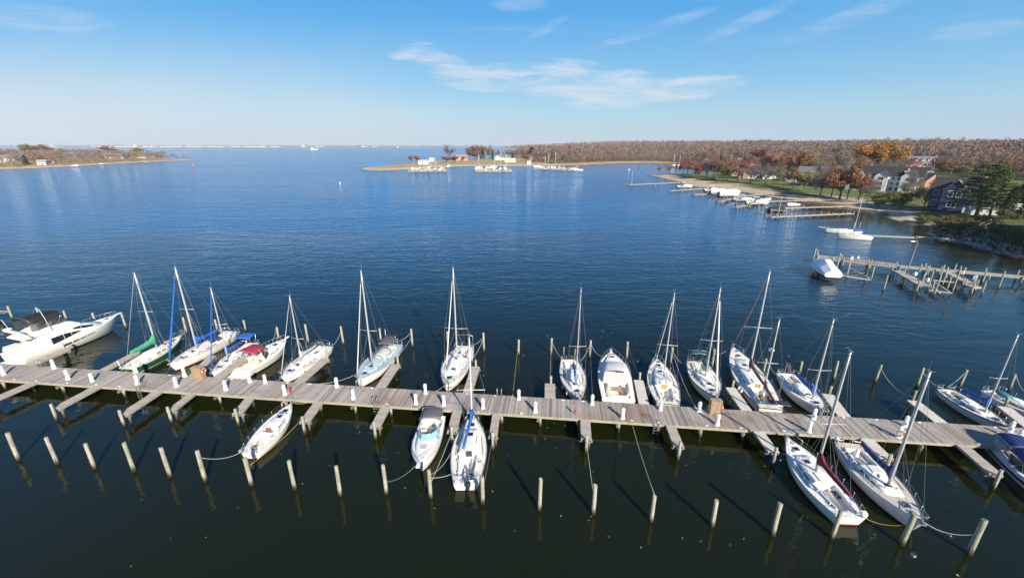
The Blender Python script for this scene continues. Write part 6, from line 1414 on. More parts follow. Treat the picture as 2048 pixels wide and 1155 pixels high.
# ---- the pier with boat lifts, mid right
LZ=1.6
lp=jetty('lift_pier',[(1634,512),(1797,530)],3.6,LZ,'weathered plank pier with boat lifts at mid right',4.2,1.3,'dock',pm=PIL,dm=PLK)
lo=Vector(lp.location)
for a,b,wd in (((1797,531),(2330,577),1.7),((1797,541),(1851,572),2.0),((1892,542),(1943,567),1.5),((1936,571),(1957,571),1.8)):
    A,B=at(*a,LZ)-lo,at(*b,LZ)-lo; mb=MB(); planks(mb,A,B,wd,.2,.015,.06,LZ+.004*wd); mb.build('deck',PLF,lp)
    d=(B-A).normalized(); pr=Vector((-d.y,d.x,0))
    for s_ in (-1,1):
        mb=MB(); mb.bar(A+pr*s_*(wd/2-.05)-Vector((0,0,.2)),B+pr*s_*(wd/2-.05)-Vector((0,0,.2)),.09,.24); mb.build('edge_beam',BEM,lp)
    n=max(1,int((B-A).length/5))
    for i in range(n+1):
        for s_ in (-1,1):
            q=A+d*((B-A).length*i/n)+pr*s_*(wd/2+.14); pile_mesh('pile',PIL,LZ+rd.choice((-.3,.9,1.1,1.3)),.13,lp,Vector((q.x,q.y,0)),(rd.uniform(-.02,.02),0),.8)
for (tx,ty),(bx,by) in (((1631,497),(1622,536)),((1643,521),(1637,546)),((1668,514),(1659,549)),((1678,506),(1671,545)),((1702,526),(1693,554)),((1738,527),(1730,558)),((1749,533),(1741,561)),((1777,551),(1766,582)),((1844,528),(1833,560)),((1854,532),(1845,566)),((1866,542),(1854,580)),((1851,547),(1840,578)),((1881,530),(1867,592)),((1893,534),(1884,571)),((1919,534),(1904,585)),((1931,538),(1924,556)),((1971,541),(1964,566)),((2010,542),(1996,578)),((1903,551),(1893,580))):
    b=at(bx,by); pile_mesh('lift_pile',PLG if by>575 else PIL,max(2.4,h_from(ty,(bx,by))),.14,lp,Vector((b.x,b.y,0))-lo,(rd.uniform(-.015,.015),0),.8)
for a,b,z in (((1668,548),(1740,559),.9),((1694,553),(1742,560),1.0),((1700,536),(1738,556),.8),((1851,579),(1905,586),.9),((1866,560),(1925,566),1.0),((1868,563),(1900,585),.8),((1850,560),(1880,586),.8),((1881,540),(1881,556),2.6),((1893,545),(1893,556),2.6)):
    mb=MB(); mb.bar(at(*a,z)-lo,at(*b,z)-lo,.22,.2); mb.build('lift_beam',PLF,lp)
for (x,y),l,c in (((1703,520),'white winch box on the lift pier by the covered boat',.9),((1829,551),'white winch box on the lift pier arm',.8),((1853,563),'pale blue winch box low on the lift pier',.8),((1924,549),'white winch box near the diagonal arm of the lift pier',.8),((1949,560),'white and grey winch box at the end of the diagonal arm',1.),((1715,517),'small white box beside the covered boat',.6)):
    q=at(x,y,LZ); t=empty('winch_box',(q.x,q.y,LZ),rd.uniform(0,1),l,'winch box','winch boxes on the lift pier')
    mb=MB(); mb.box((0,0,.55*c),(.8*c,.6*c,.8*c),0,0,.9); mb.build('body',GEL,t); mb=MB(); mb.box((0,0,.06),(.3,.3,.24)); mb.build('foot',PIL,t); mb=MB(); mb.sphere((0,0,.97*c),(.3*c,.26*c,.14*c),8,4); mb.build('lid',LGR,t)
q=at(1813,548,LZ); t=empty('street_lamp',(q.x,q.y,LZ),0,'tall lamp post with drooping white head on the lift pier','lamp post')
hh=7.2; mb=MB(); mb.path([(0,0,0),(.1,0,hh*.6),(.25,0,hh-.3),(.1,-.1,hh),(-.9,-.3,hh+.1)],[.10,.085,.07,.06,.05],7); mb.build('post',PIL,t)
mb=MB(); mb.sphere((-1.3,-.4,hh+.08),(.62,.28,.15),9,5); mb.build('lamp_head',GEL,t)
# covered boat on the lift
cpos,rz,L=place((1627,520),(1668,547),2.2,2.0)
t=empty('covered_boat',(cpos.x,cpos.y,1.0),rz,'white shrink-wrapped boat on the lift at mid right','boat'); h=Hull(L,3.7,1.1,.88,.45,2.3,.9,.4,.4,.1)
h.build(t,[ANB,NVY,GEL,GEL])
mb=MB(); rr=[]
for i in range(9):
    q=i/8; w=h.hb(min(q,.985))+.10; z=h.zs(q)-.55; r=lerp(1.2,2.9,min(1,q/.42)) if q<.42 else lerp(2.9,.8,((q-.42)/.58)**.8); k=1+.16*math.sin(i*2.1)
    rr.append([(h.x(q),-w,z),(h.x(q),-w*.9,z+r*.45*k),(h.x(q),-w*.3,z+r*.93),(h.x(q),0,z+r),(h.x(q),w*.3,z+r*.92),(h.x(q),w*.9,z+r*.42/k),(h.x(q),w,z)])
mb.loft(rr,False,True,True,0,False); mb.build('cover',mat('white_shrink_wrap',(.74,.75,.76),.35,.04,2,bump=.2),t)
# ---- two sailboats on the jetty behind
jetty('jetty',[(1744,470),(1830,474)],1.2,1.2,'narrow plank jetty with dark supports behind the lift pier',9,.2,pm=PLD)
jetty('gangway',[(1834,472.5),(1898,477)],.7,1.3,'pale plank gangway from the bank behind the lift pier',14,.1,pm=PLD,dm=PLP)
sailboat('white cruising sailboat moored along the jetty, mast leaning to the right',(1673,467),(1744,472),3.4,(1725,395),F=1.15,tw=.75,boot=GEL,sheer=GEL,r=.08,boom=.3,cover=SBL,mr=(.40,.62),group='sailboats on the shore docks',zb=1.3,zt=1.1)
sailboat('white and navy sailboat with bowsprit behind the jetty sailboat',(1648,457),(1722,462),3.4,None,F=1.15,tw=.75,boot=NVY,sheer=GEL,hull=GEL,group='sailboats on the shore docks',fine=False)
t=BOATS['white and navy sailboat with bowsprit behind the jetty sailboat'][0]; h=BOATS['white and navy sailboat with bowsprit behind the jetty sailboat'][1]
mb=MB(); mb.bar((h.x(.98),0,h.zs(1)),(h.x(1)+1.6,0,h.zs(1)+.35),.2,.12); mb.build('bowsprit',WHP,t)
for q in (.1,.25):
    mb=MB(); mb.tube((h.x(q),.9,h.zs(q)),(h.x(q),.9,h.zs(q)+3.),.04,n=5); mb.build('pole',WHP,t)
# ---- small boat prototypes
def boat_proto(kind):
    t=empty('motor_boat',(0,-400,-60)); L={'cabin':8.,'open':6.2,'covered':7.6,'dark':5.6}[kind]; h=Hull(L,L*.33,1.0,.88,.45,2.3,.8,.42,.5,.1)
    h.build(t,[ANB,NVY if kind!='dark' else RUB,GEL if kind!='dark' else RUB,GEL if kind!='dark' else RUB],n=11)
    if kind in('cabin','open'):
        h.deck(t,GEL,.06,.42,.74,n=11); h.cockpit(t,GEL2,.06,.42,.74,.5,.25,4)
        sp,rf=cabin(h,t,GEL,.42,.85,.75 if kind=='cabin' else .3,.74,.3,6)
        if kind=='cabin':
            for sd in (-1,1): side_window(sp,t,.46,.66,.35,.85,sd,GLS)
            mb=MB(); mb.box((h.x(.42),0,h.zs(.4)+1.75),(2.0,1.9,.08)); mb.build('hardtop',GEL,t)
            mb=MB(); 
            for x,y in ((.33,-.85),(.33,.85),(.5,-.8),(.5,.8)): mb.tube((h.x(x),y,h.zs(.4)),(h.x(x)-.1,y,h.zs(.4)+1.72),.03,n=4)
            mb.build('hardtop_frame',STL,t)
        b=[(h.x(.43),-.85,h.zs(.4)+.3),(h.x(.53),-.6,h.zs(.5)+.35),(h.x(.55),.0,h.zs(.5)+.38),(h.x(.53),.6,h.zs(.5)+.35),(h.x(.43),.85,h.zs(.4)+.3)]
        screen(t,b,[(p[0]-.3,p[1]*.92,p[2]+.6) for p in b],GLT)
    else:
        mb=MB(); rr=[]
        for i in range(7):
            q=i/6; w=h.hb(min(q,.98))+.05; z=h.zs(q)-.12; r=(.9+.55*math.sin(math.pi*q))*(1 if q<.9 else .4)
            rr.append([(h.x(q),-w,z),(h.x(q),-w*.85,z+r*.5),(h.x(q),0,z+r),(h.x(q),w*.85,z+r*.5),(h.x(q),w,z)])
        mb.loft(rr,False,True,True,0,False); mb.build('cover',SAL if kind=='covered' else BLK,t)
    outboard(t,h.x(0)-.15,0,.75,RUB,1.1); return t
BP={}
def small_boat(kind,px,py,z,heading,label,group,s=1.):
    p=at(px,py,z)
    if kind not in BP: t=BP[kind]=boat_proto(kind)
    else: t=copy_tree(BP[kind])
    t.location=(p.x,p.y,z-.35); t.rotation_euler=(0,0,R(heading)); t.scale=(s,s,s)
    return tag(t,label,'motor boat',group)
def lift(px,py,z,heading,label,w=3.4,l=5.5):
    p=at(px,py,z); t=empty('boat_lift',(p.x,p.y,0),R(heading),label,'boat lift','boat lifts along the right shore')
    for sx_ in (-1,1):
        for sy in (-1,1): pile_mesh('pile',PIL,z+rd.uniform(1.2,1.9),.14,t,Vector((sx_*l/2,sy*w/2,0)),dep=.8)
        mb=MB(); mb.bar((sx_*l/2*.7,-w/2,z-.35),(sx_*l/2*.7,w/2,z-.35),.2,.2); mb.build('cradle_beam',BEM,t)
    for sy in (-1,1):
        mb=MB(); mb.bar((-l/2,sy*(w/2+.14),z+.75),(l/2,sy*(w/2+.14),z+.75),.12,.18); mb.build('top_beam',BEM,t)
GD='private docks along the right shore'
jetty('private_dock',[(1258,369),(1357,364.5)],1.6,1.3,'long low dock reaching left from the grassy tip',4.5,1.0,group=GD)
q=at(1263,368.5,1.3); t=empty('dock_post',(q.x,q.y,0),0,'tall pale post at the end of the tip dock','dock post'); pile_mesh('pile',PIL,10.5,.16,t,Vector((0,0,0)))
mb=MB(); mb.box((0,0,10.6),(.5,.5,.3)); mb.build('cap',PIL,t)
for pts,w_,l in (([(1341,381),(1372,379),(1418,375.5)],1.5,'short dock with one white cabin boat, second from the tip'),([(1388,389),(1430,386),(1470,376.5)],1.5,'dock with two boats, third from the tip'),([(1440,403),(1480,392),(1550,386)],1.5,'dock with the white-covered boat, fourth from the tip'),([(1470,414),(1530,402),(1643,399.5)],1.6,'dock with two white cabin boats, fifth from the tip'),([(1533,416),(1686,412)],1.5,'long straight dock behind the black-covered boat'),([(1541,433),(1704,426)],1.5,'long straight dock nearest the viewer on the right shore')):
    jetty('private_dock',pts,w_,1.3,l,3.6,1.1,group=GD,pm=PIL,dm=PLF)
GBt='boats on lifts along the right shore'
for kind,px,py,hd,l,s in (('cabin',1369,374,-8,'white cabin boat on a lift at the second dock',1.25),('cabin',1424,381,-4,'white cabin boat on a lift at the third dock, upper one',1.2),('covered',1437,386,0,'low white covered boat on a lift at the third dock',1.25),('covered',1458,391,4,'big white tent-covered boat on a lift at the fourth dock',1.6),('cabin',1487,401,-25,'white cabin boat on a lift at the fifth dock, left one',1.2),('cabin',1514,407,-12,'white cabin boat on a lift at the fifth dock, right one',1.25),('open',1585,410,-170,'small white open boat between the two long docks',1.1),('dark',1552,423,0,'black-covered boat on a lift by the long docks',1.2),('open',1531,399,-15,'small grey-white boat in the shallows behind the fifth dock',.9)):
    small_boat(kind,px,py,1.9 if kind!='open' else .5,hd,l,GBt,s)
    if kind!='open': lift(px,py,1.9,hd,'timber boat lift under the '+l.split(' on ')[0].split(',')[0]+{1369:' by the tip',1424:' above',1437:' beside it',1458:'',1487:' at left',1514:' at right',1552:''}[px],3.3*s,5.2*s)
for px,py,tp in ((1498,417,396),(1453,405,390),(1310,376,368),(1405,396,386),(1554,440,392),(1600,385,345),(1516,423,410)):
    q=at(px,py); o=pile_mesh('mooring_pile',PIL,min(9,h_from(tp,(px,py))),.15,None,Vector((q.x,q.y,0))); tag(o,f'lone pile standing {({1498:"before the fifth dock",1453:"before the fourth dock",1310:"left of the second dock",1405:"before the third dock",1554:"tall beside the black-covered boat",1600:"tall on the beach by the lawn",1516:"between fifth and long docks"})[px]}','mooring pile','lone piles along the right shore')
# timber groynes on the beach end
for a,b,l in (((1610,403),(1700,409),'brown timber bulkhead at the head of the upper long dock'),((1622,412),(1745,424),'brown timber bulkhead at the head of the lower long dock')):
    A,B=at(*a,.9),at(*b,.9); t=empty('bulkhead',(A.x,A.y,0),0,l,'bulkhead'); o=Vector((A.x,A.y,0)); d=(B-A); n=int(d.length/.32); d.normalize(); mb=MB()
    for i in range(n): q=A-o+d*(i*.32); mb.box((q.x,q.y,.3),(.28,.1,1.3+rd.uniform(-.05,.05)),math.atan2(d.y,d.x))
    mb.build('sheet_board',mat('bulkhead_board',[(.10,.06,.04),(.19,.12,.085)],.9,scale=3,island=.6),t)
    mb=MB(); mb.bar(A-o+Vector((0,0,.02)),B-o+Vector((0,0,.02)),.24,.12); mb.build('cap_board',BEM,t)
# ---- houses
BRI=mat('orange_brick',[(.36,.17,.10),(.46,.24,.15),(.42,.21,.13)],.85,scale=6); BRP=mat('pale_red_brick',[(.34,.19,.14),(.44,.27,.20)],.85,scale=6); SID=mat('white_siding',(.66,.66,.64),.6,.05,2); NVS=mat('navy_siding',(.030,.045,.10),.6,.12,2); TNS=mat('tan_siding',(.42,.33,.23),.7,.1,2); BRS=mat('brown_siding',(.16,.10,.06),.8,.2,2)
RFD=mat('charcoal_shingle',[(.018,.018,.02),(.045,.043,.042)],.9,scale=5); RFG=mat('grey_shingle',[(.11,.11,.115),(.19,.19,.19)],.9,scale=5); RFW=mat('pale_metal_roof',(.45,.46,.46),.5,.1,2)
def gable_box(t,x,y,a,b,hw,hr,wm,rm,axis='x',z0=-1.5,ov=.5,rn='roof',wn='wall'):
    """a wing: walls with gables, ridge along x or y, roof of two slabs"""
    mb=MB(); f=(lambda u,v,z:(x+u,y+v,z)) if axis=='x' else (lambda u,v,z:(x-v,y+u,z))
    A,B=(a/2,b/2) if axis=='x' else (b/2,a/2)
    vs=[f(-A,-B,z0),f(A,-B,z0),f(A,B,z0),f(-A,B,z0),f(-A,-B,hw),f(A,-B,hw),f(A,B,hw),f(-A,B,hw),f(-A,0,hw+hr),f(A,0,hw+hr)]
    mb.add(vs,[(0,1,5,4),(2,3,7,6),(1,2,6,9,5),(3,0,4,8,7)]); w_=mb.build(wn,wm,t)
    mb=MB(); k=hr/B; zt=.16
    for s_ in (-1,1):
        e=[(-A-ov,s_*(B+ov),hw-ov*k+.03),(A+ov,s_*(B+ov),hw-ov*k+.03),(A+ov,0,hw+hr+.03),(-A-ov,0,hw+hr+.03)]
        lo_=[f(*p) for p in e]; hi_=[f(p[0],p[1],p[2]+zt) for p in e]
        mb.add(lo_+hi_,[(0,1,2,3),(4,7,6,5),(0,4,5,1),(1,5,6,2),(2,6,7,3),(3,7,4,0)])
    r=mb.build(rn,rm,t)
    return w_,r
WFR=mat('white_window_frame',(.70,.70,.68),.5,.04)
def window(t,x,y,z,w,h,face='-y',frame=True,mt=None):
    """frame 6 cm proud of the wall with its pane inside"""
    s_={'-y':(1,0,0,-1),'+x':(0,1,1,0),'-x':(0,-1,-1,0),'+y':(-1,0,0,1)}[face]
    tx,ty,nx,ny=s_; mb=MB()
    def bx(u,v,wu,wv,d,dep,mbx): 
        cx_,cy_=x+tx*u+nx*d,y+ty*u+ny*d; mbx.box((cx_,cy_,z+v),((wu if tx else dep),(wu if ty else dep),wv))
    for u,v,wu,wv in ((0,h/2+.06,w+.3,.16),(0,-h/2-.06,w+.3,.16),(-w/2-.07,0,.14,h),(w/2+.07,0,.14,h),(0,0,.08,h)): bx(u,v,wu,wv,.05,.12,mb)
    o=mb.build('window',WFR,t); m2=MB(); bx(0,0,w,h,.01,.06,m2); m2.build('pane',mt or GLS,o); return o
def house(label,px,py,rz,a,b,hw,hr,wm,rm,wings=(),wins=(),chim=(),door=None,cat='house',name='house',group='houses on the right shore',f=None,dz=0,z0=-1.5,frame=True):
    g=ground_px(px,py,f); t=empty(name,g+Vector((0,0,dz)),R(rz),label,cat,group)
    gable_box(t,0,b/2,a,b,hw,hr,wm,rm,'x',z0)
    for (x,y,wa,wb,wh,wr,ax,wm2,rm2) in wings: gable_box(t,x,y,wa,wb,wh,wr,wm2 or wm,rm2 or rm,ax,z0)
    for (x,y,z,w,h_,fc) in wins: window(t,x,y,z,w,h_,fc)
    for (x,y,z) in chim:
        mb=MB(); mb.box((x,y,z),(.9,.7,2.6)); mb.box((x,y,z+1.35),(1.05,.85,.12)); mb.build('chimney',BRI,t)
    if door:
        mb=MB(); mb.box((door[0],door[1]-.05,1.05),(1.1,.12,2.1)); d=mb.build('door',GLT if len(door)<3 else door[2],t); mb=MB(); mb.sphere((door[0]+.4,door[1]-.14,1.),.05,6,4); mb.build('handle',STL,d)
    return t
def wrow(x0,x1,n,y,z,w,h,fc='-y'): return [(lerp(x0,x1,(i+.5)/n),y,z,w,h,fc) for i in range(n)]
house('pale red brick house with grey gabled roof, first beyond the grassy tip',1482,352,-35,16,12,5.6,4.2,BRP,RFG,[(-4,-1.5,6,5,4.6,3,'y',None,None)],wrow(0,8,3,0,4.2,1.2,1.5)+wrow(0,8,3,0,1.5,1.2,1.6)+[(-4,-4,2,1.6,1.8,'-y')],[(5,8,9)],(2.5,0))
house('wide house with charcoal roof beside the round red tree',1515,357,-30,24,13,3.6,5.2,SID,RFD,[(7,-1,7,5,3.6,3,'y',None,None),(-10,3,7,9,5,3.4,'y',BRP,RFG)],wrow(-6,3,4,0,1.7,1.4,1.7)+[(7,-3.5,1.8,2,1.8,'-y')],[(0,9,8)],(-7.2,0))
house('orange brick house with grey roof behind the slender yellow trees',1617,364,-50,18,13,6.,4.2,BRI,RFG,[(-11,2,7,8,4.5,3,'y',SID,RFW)],wrow(-8,8,5,0,4.4,1.2,1.5)+wrow(-8,8,5,0,1.6,1.2,1.7),[(6,8,10)],(0,0))
house('white gabled house with dark roof and deck left of the orange-brown tree',1654,373,-52,14,12,6.,4.2,SID,RFD,[(-3,-1.5,6,5,5.4,3.2,'y',None,None)],wrow(0,7,3,0,4.3,1.2,1.6)+wrow(0,7,3,0,1.6,1.2,1.7)+[(-3,-4,4.2,1.3,1.6,'-y'),(-3,-4,1.6,1.8,1.8,'-y')],(),(6.2,0))
house('brick house with grey roof just left of the white townhouse row',1700,371,-57,24,13,7.,4.6,BRI,RFG,[(6,0,8,6,6.5,3.6,'y',None,None)],wrow(-11,2,5,0,5,1.2,1.6)+wrow(-11,2,5,0,1.8,1.2,1.8)+[(6,-3,5,1.6,1.7,'-y')],[(-6,8,12)],(-1,0))
house('long white townhouse row with charcoal roofs and bay windows',1758,381,-50,34,13,8.6,4.6,SID,RFD,[(-12,-1.2,7,5,8.6,3.0,'y',None,RFG),(0,-.9,6,5,8.6,2.8,'y',None,None),(12,-1.2,7,5,8.6,3.0,'y',None,None)],
 wrow(-9,-3.4,2,0,7.0,1.1,1.6)+wrow(3.4,8.6,2,0,7.0,1.1,1.6)+wrow(-9,-3.4,2,0,4.2,1.1,1.6)+wrow(3.4,8.6,2,0,4.2,1.1,1.6)+[(x,y,z,w,1.7,'-y') for x,y in ((-12,-3.7),(0,-3.4),(12,-3.7)) for z,w in ((7,2.2),(4.2,2.2),(1.5,2.4))]+wrow(-9,-3.4,2,0,1.5,1.5,2.0)+wrow(3.4,8.6,2,0,1.5,1.5,2.0)+[(17,4,7,1.1,1.6,'+x'),(17,9,7,1.1,1.6,'+x')],[(-8,8,13),(8,8,13)],(-15.8,0))
house('orange brick house with broad gable right of the townhouse row',1838,385,-12,13,11,7.0,4.2,BRI,RFG,[(3,0,7,7,6.6,3.8,'y',None,None)],wrow(-7,-1,2,0,5.2,1.1,1.6)+wrow(-7,-1,2,0,1.8,1.1,1.7)+[(3,-3.5,3,1.5,1.8,'-y')],[(-4,7,11)],(-1.5,0))
house('navy blue house with dark roof behind the green pine',1905,424,-48,16,12,9.0,4.2,NVS,RFD,[(-1,-1.,7,6,9.0,3.6,'y',NVS,RFG)],[(-6.5,0,7.4,1.5,2.2,'-y'),(5,0,7.4,1.5,2.2,'-y'),(-6.5,0,3.4,1.5,2.2,'-y'),(5,0,3.4,1.5,2.2,'-y'),(-2.2,-4,7.4,1.3,2.2,'-y'),(.3,-4,7.4,1.3,2.2,'-y'),(-1,-4,3.4,2.4,2.2,'-y')]+[(-8.5,3,7.4,1.3,2.,'-x'),(-8.5,8,7.4,1.3,2.,'-x'),(-8.5,5,3.4,1.3,2.,'-x')],[(6,9,14)],(2.6,0,SID))
house('brick mansion with grey roof and three white dormers on the hill',1846,339,-14,26,12,7,5,BRP,RFG,[(-10,-1.5,9,8,6,4.6,'y',None,None)],wrow(-4,12,6,0,5.2,1.2,1.7)+wrow(-4,12,6,0,1.8,1.2,1.9)+[(-10,-5.5,2.2,2.4,2.,'-y')],[(11,6,12)],(4,0,SID))
t=bpy.data.objects[[o.name for o in COL.objects if o.get('label','').startswith('brick mansion')][0]]
for x in (-1.5,3.5,8.5):
    mb=MB(); mb.box((x,1.9,9.1),(2.2,2.6,2.0)); d=mb.build('dormer',SID,t); m2=MB(); m2.box((x,.56,9.1),(1.2,.1,1.3)); m2.build('dormer_window',GLS,d); m3=MB(); m3.add([(x-1.4,.4,10.05),(x+1.4,.4,10.05),(x,.4,11.1),(x-1.4,3.4,10.05),(x+1.4,3.4,10.05),(x,3.4,11.1)],[(0,1,2),(5,4,3),(0,2,5,3),(2,1,4,5),(0,3,4,1)]); m3.build('dormer_roof',RFG,d)
mb=MB()
for x in (1,3,5,7): mb.tube((x,-2,-1),(x,-2,5.6),.25,n=8)
mb.box((4,-1.1,5.8),(8,2.2,.5)); mb.build('portico',SID,t)
house('brown house half hidden by trees right of the mansion',1927,343,-20,18,11,5,4,BRS,RFG,(),wrow(-8,8,4,0,3.6,1.2,1.6),[(4,6,9)],(0,0))
house('low white boathouse under the green pine',1988,430,-40,12,6,2.6,1.6,SID,RFW,(),wrow(-5,0,2,0,1.5,1.0,1.1),(),(3,0),'boathouse','boathouse')
house('white gabled house with grey roof beside the creek',1424,324,-10,22,12,5,5,SID,RFG,[(5,-1,8,7,5,4.2,'y',None,None)],wrow(-9,0,4,0,2,1.4,1.8)+[(5,-4.5,3,1.8,2,'-y')],(),(-1,0))
house('big white boatyard shed in the woods',1468,319,-20,26,16,8,2.4,SID,RFW,(),(),(),(0,0),'shed','boatyard_shed')
house('grey-roofed house behind the golden oak, at the left',1664,346,-40,18,12,5,4.5,TNS,RFG,(),wrow(-8,8,4,0,2.6,1.2,1.6),(),(0,0))
# masts of boats laid up in the yard
for i,(px,tp) in enumerate(((1462,296),(1466,292),(1470,299),(1476,290),(1481,296),(1487,299))):
    g=ground_px(px,318); t=empty('laid_up_sailboat',g,rd.uniform(0,3),f'laid-up sailboat with bare mast by the boatyard shed, {ordw(i)} from the left','sailboat','sailboats laid up in the boatyard')
    lo_,hi_=2,40
    for _ in range(30):
        m=(lo_+hi_)/2
        if proj((g.x,g.y,g.z+m))[1]>tp: lo_=m
        else: hi_=m
    h=Hull(10,3,1.2,.7); o=h.build(t,[ANB,NVY,GEL,GEL],n=9); o.location=(0,0,1.8); o=h.deck(t,GEL,n=7); o.location=(0,0,1.8)
    mb=MB(); mb.tube((.5,0,2.8),(.5,0,lo_),.16,.13,6); mb.build('mast',WHP,t)
    for sx_ in (-1,1):
        mb=MB(); mb.bar((sx_*2.5,-1.3,0),(sx_*2.5,1.3,1.6),.15,.15); mb.build('boat_stand',RUB,t)
# decks and steps at the townhouses
t=empty('wooden_stairs',ground_px(1935,470),R(0),'wooden stairs with handrails climbing the dark bank','stairs'); o=Vector(t.location)
A,B=ground_px(1928,473)+Vector((0,0,.3)),ground_px(1985,449)+Vector((0,0,.6)); n=16
for k,(s_,nm) in enumerate(((-1,'stringer'),(1,'stringer'))):
    d=(B-A).normalized(); pr=Vector((-d.y,d.x,0)).normalized()
    mb=MB(); mb.bar(A-o+pr*s_*.6,B-o+pr*s_*.6,.1,.25); mb.build('stringer',BEM,t)
    mb=MB(); mb.bar(A-o+pr*s_*.62+Vector((0,0,1.05)),B-o+pr*s_*.62+Vector((0,0,1.05)),.1,.1)
    for i in range(6): q=A.lerp(B,i/5)-o+pr*s_*.62; mb.bar(q,q+Vector((0,0,1.05)),.1,.1)
    mb.build('handrail',BEM,t)
for i in range(n):
    q=A.lerp(B,(i+.5)/n)-o; mb=MB(); mb.box((q.x,q.y,q.z+.05),(.3,1.15,.06),math.atan2(d.y,d.x)); mb.build('tread',PLF,t)
C_=ground_px(2030,452)+Vector((0,0,.9)); mb=MB(); planks(mb,B-o,C_-o,1.6,.3,.02,.08,B.z-o.z); mb.build('landing',PLF,t)
# undergrowth on the dark bank, one tangled mass
P=scatter(128,215,88,150,1.1,0); dd=sdist(P[:,0],P[:,1],COAST); P=P[(dd>1.)&(dd<16)&(P[:,1]<150)]
zz=hgt(P[:,0],P[:,1]); v,f_=cloud(np.random.default_rng(4),np.concatenate([P,(zz+.5)[:,None]],1),.9,min(26000,len(P)*9),.28,.6,.3)
tag(np_mesh('bank_undergrowth',v,f_,leaf_mat('bank_bramble',[(.010,.011,.005),(.024,.024,.010),(.05,.042,.016)])),'dark tangled undergrowth on the bank at right','undergrowth',kind='stuff')
for i,(k,x,y,hh_,l) in enumerate((('cedar',205,112,17,'dark evergreen on the bank top at the right edge'),('pine',218,128,19,'tall pine on the bank behind the right edge'),('pine',139,100,16,'first unseen shade pine overhanging the water outside the right edge'),('pine',147,97,17,'second unseen shade pine overhanging the water outside the right edge'),('pine',155,94,18,'third unseen shade pine overhanging the water outside the right edge'),('pine',164,90,18,'fourth unseen shade pine overhanging the water outside the right edge'),('pine',174,86,19,'fifth unseen shade pine overhanging the water outside the right edge'),('pine',149,106,17,'first unseen shade pine up the bank outside the right edge'),('pine',158,103,18,'second unseen shade pine up the bank outside the right edge'),('pine',168,99,19,'third unseen shade pine up the bank outside the right edge'),('pine',180,97,19,'fourth unseen shade pine up the bank outside the right edge'),('pine',192,92,20,'fifth unseen shade pine up the bank outside the right edge'),('cedar',160,116,15,'dark evergreen higher on the bank, cut by the right edge'))):  # pines outside the edge are unseen, added to cast shade on the bank
    t0=tree_proto(k,i%2); t=copy_tree(t0) if (k,i%2) in USED else t0; USED[(k,i%2)]=1
    t.location=(x,y,max(.2,gz(x,y))-.1); s=hh_/10; w_=1.25; t.scale=(s*w_,s*w_,s); t.rotation_euler=(0,0,i*1.3); tag(t,l,'tree',GR)
# ================================================================ marina peninsula, left peninsula, far shore
SP_=None
def sail_far(px,py,top,heading,label,group,L=9.5,mat_=None):
    """a moored sailboat a few pixels long: hull, deck, cabin, mast, boom"""
    global SP_
    if SP_ is None:
        t=SP_=empty('sailboat',(0,-400,-60)); h=Hull(10,3.1,1.1,.68); h.build(t,[ANB,NVY,GEL,GEL],n=9); h.deck(t,GEL,n=7); cabin(h,t,GEL,.35,.72,.5,.62,.3,5)
        mb=MB(); mb.tube((.6,0,1.2),(.6,0,13),.20,.16,6); mb.build('mast',WHP,t); mb=MB(); mb.tube((.5,0,2.6),(-3.2,0,2.5),.28,.18,6); mb.build('boom',SBL,t)
    else: t=copy_tree(SP_)
    p=at(px,py); lo_,hi_=3,40
    for _ in range(30):
        m=(lo_+hi_)/2
        if proj((p.x,p.y,m))[1]>top: lo_=m
        else: hi_=m
    s=L/10; t.location=(p.x,p.y,0); t.scale=(s,s,lo_/13 if lo_>8 else s); t.rotation_euler=(0,0,R(heading)); return tag(t,label,'sailboat',group)
GMB='boats at the marina peninsula'
for a,b,l in (((817,342.5),(893,342),'left marina dock with crowded boats on the centre peninsula'),((950,343),(1024,342.5),'middle marina dock with crowded boats on the centre peninsula'),((1070,337.5),(1147,340.5),'right marina dock with masts on the centre peninsula')):
    A,B=at(*a,1.2),at(*b,1.2); t=empty('marina_dock',(A.x,A.y,0),0,l,'dock','docks on the centre peninsula'); o=Vector((A.x,A.y,0)); d=B-A; L=d.length; d.normalize(); pr=Vector((-d.y,d.x,0))
    mb=MB(); mb.bar(A-o,B-o,1.8,.3); mb.build('deck',PLP,t)
    for k in (.15,.5,.85):
        q=A-o+d*(L*k); mb=MB(); mb.bar(q,q+pr*(28 if k==.5 else 20),1.5,.29); mb.build('walkway',PLP,t)
    mb=MB(); q=A-o+d*(L*.55); mb.bar(q+pr*2+Vector((0,0,.1)),q+d*-9+pr*26+Vector((0,0,2.2)),1.3,.35); mb.build('gangway',GEL,t)
    for i in range(32):
        q=A-o+d*(L*(i+.5)/32); 
        for s_ in (-1,1):
            r=q+pr*s_*rd.uniform(1.,7)*(1 if s_<0 else 2); pile_mesh('pile',PIL,rd.uniform(2.4,4.6),.27,t,Vector((r.x,r.y,0)),dep=.5)
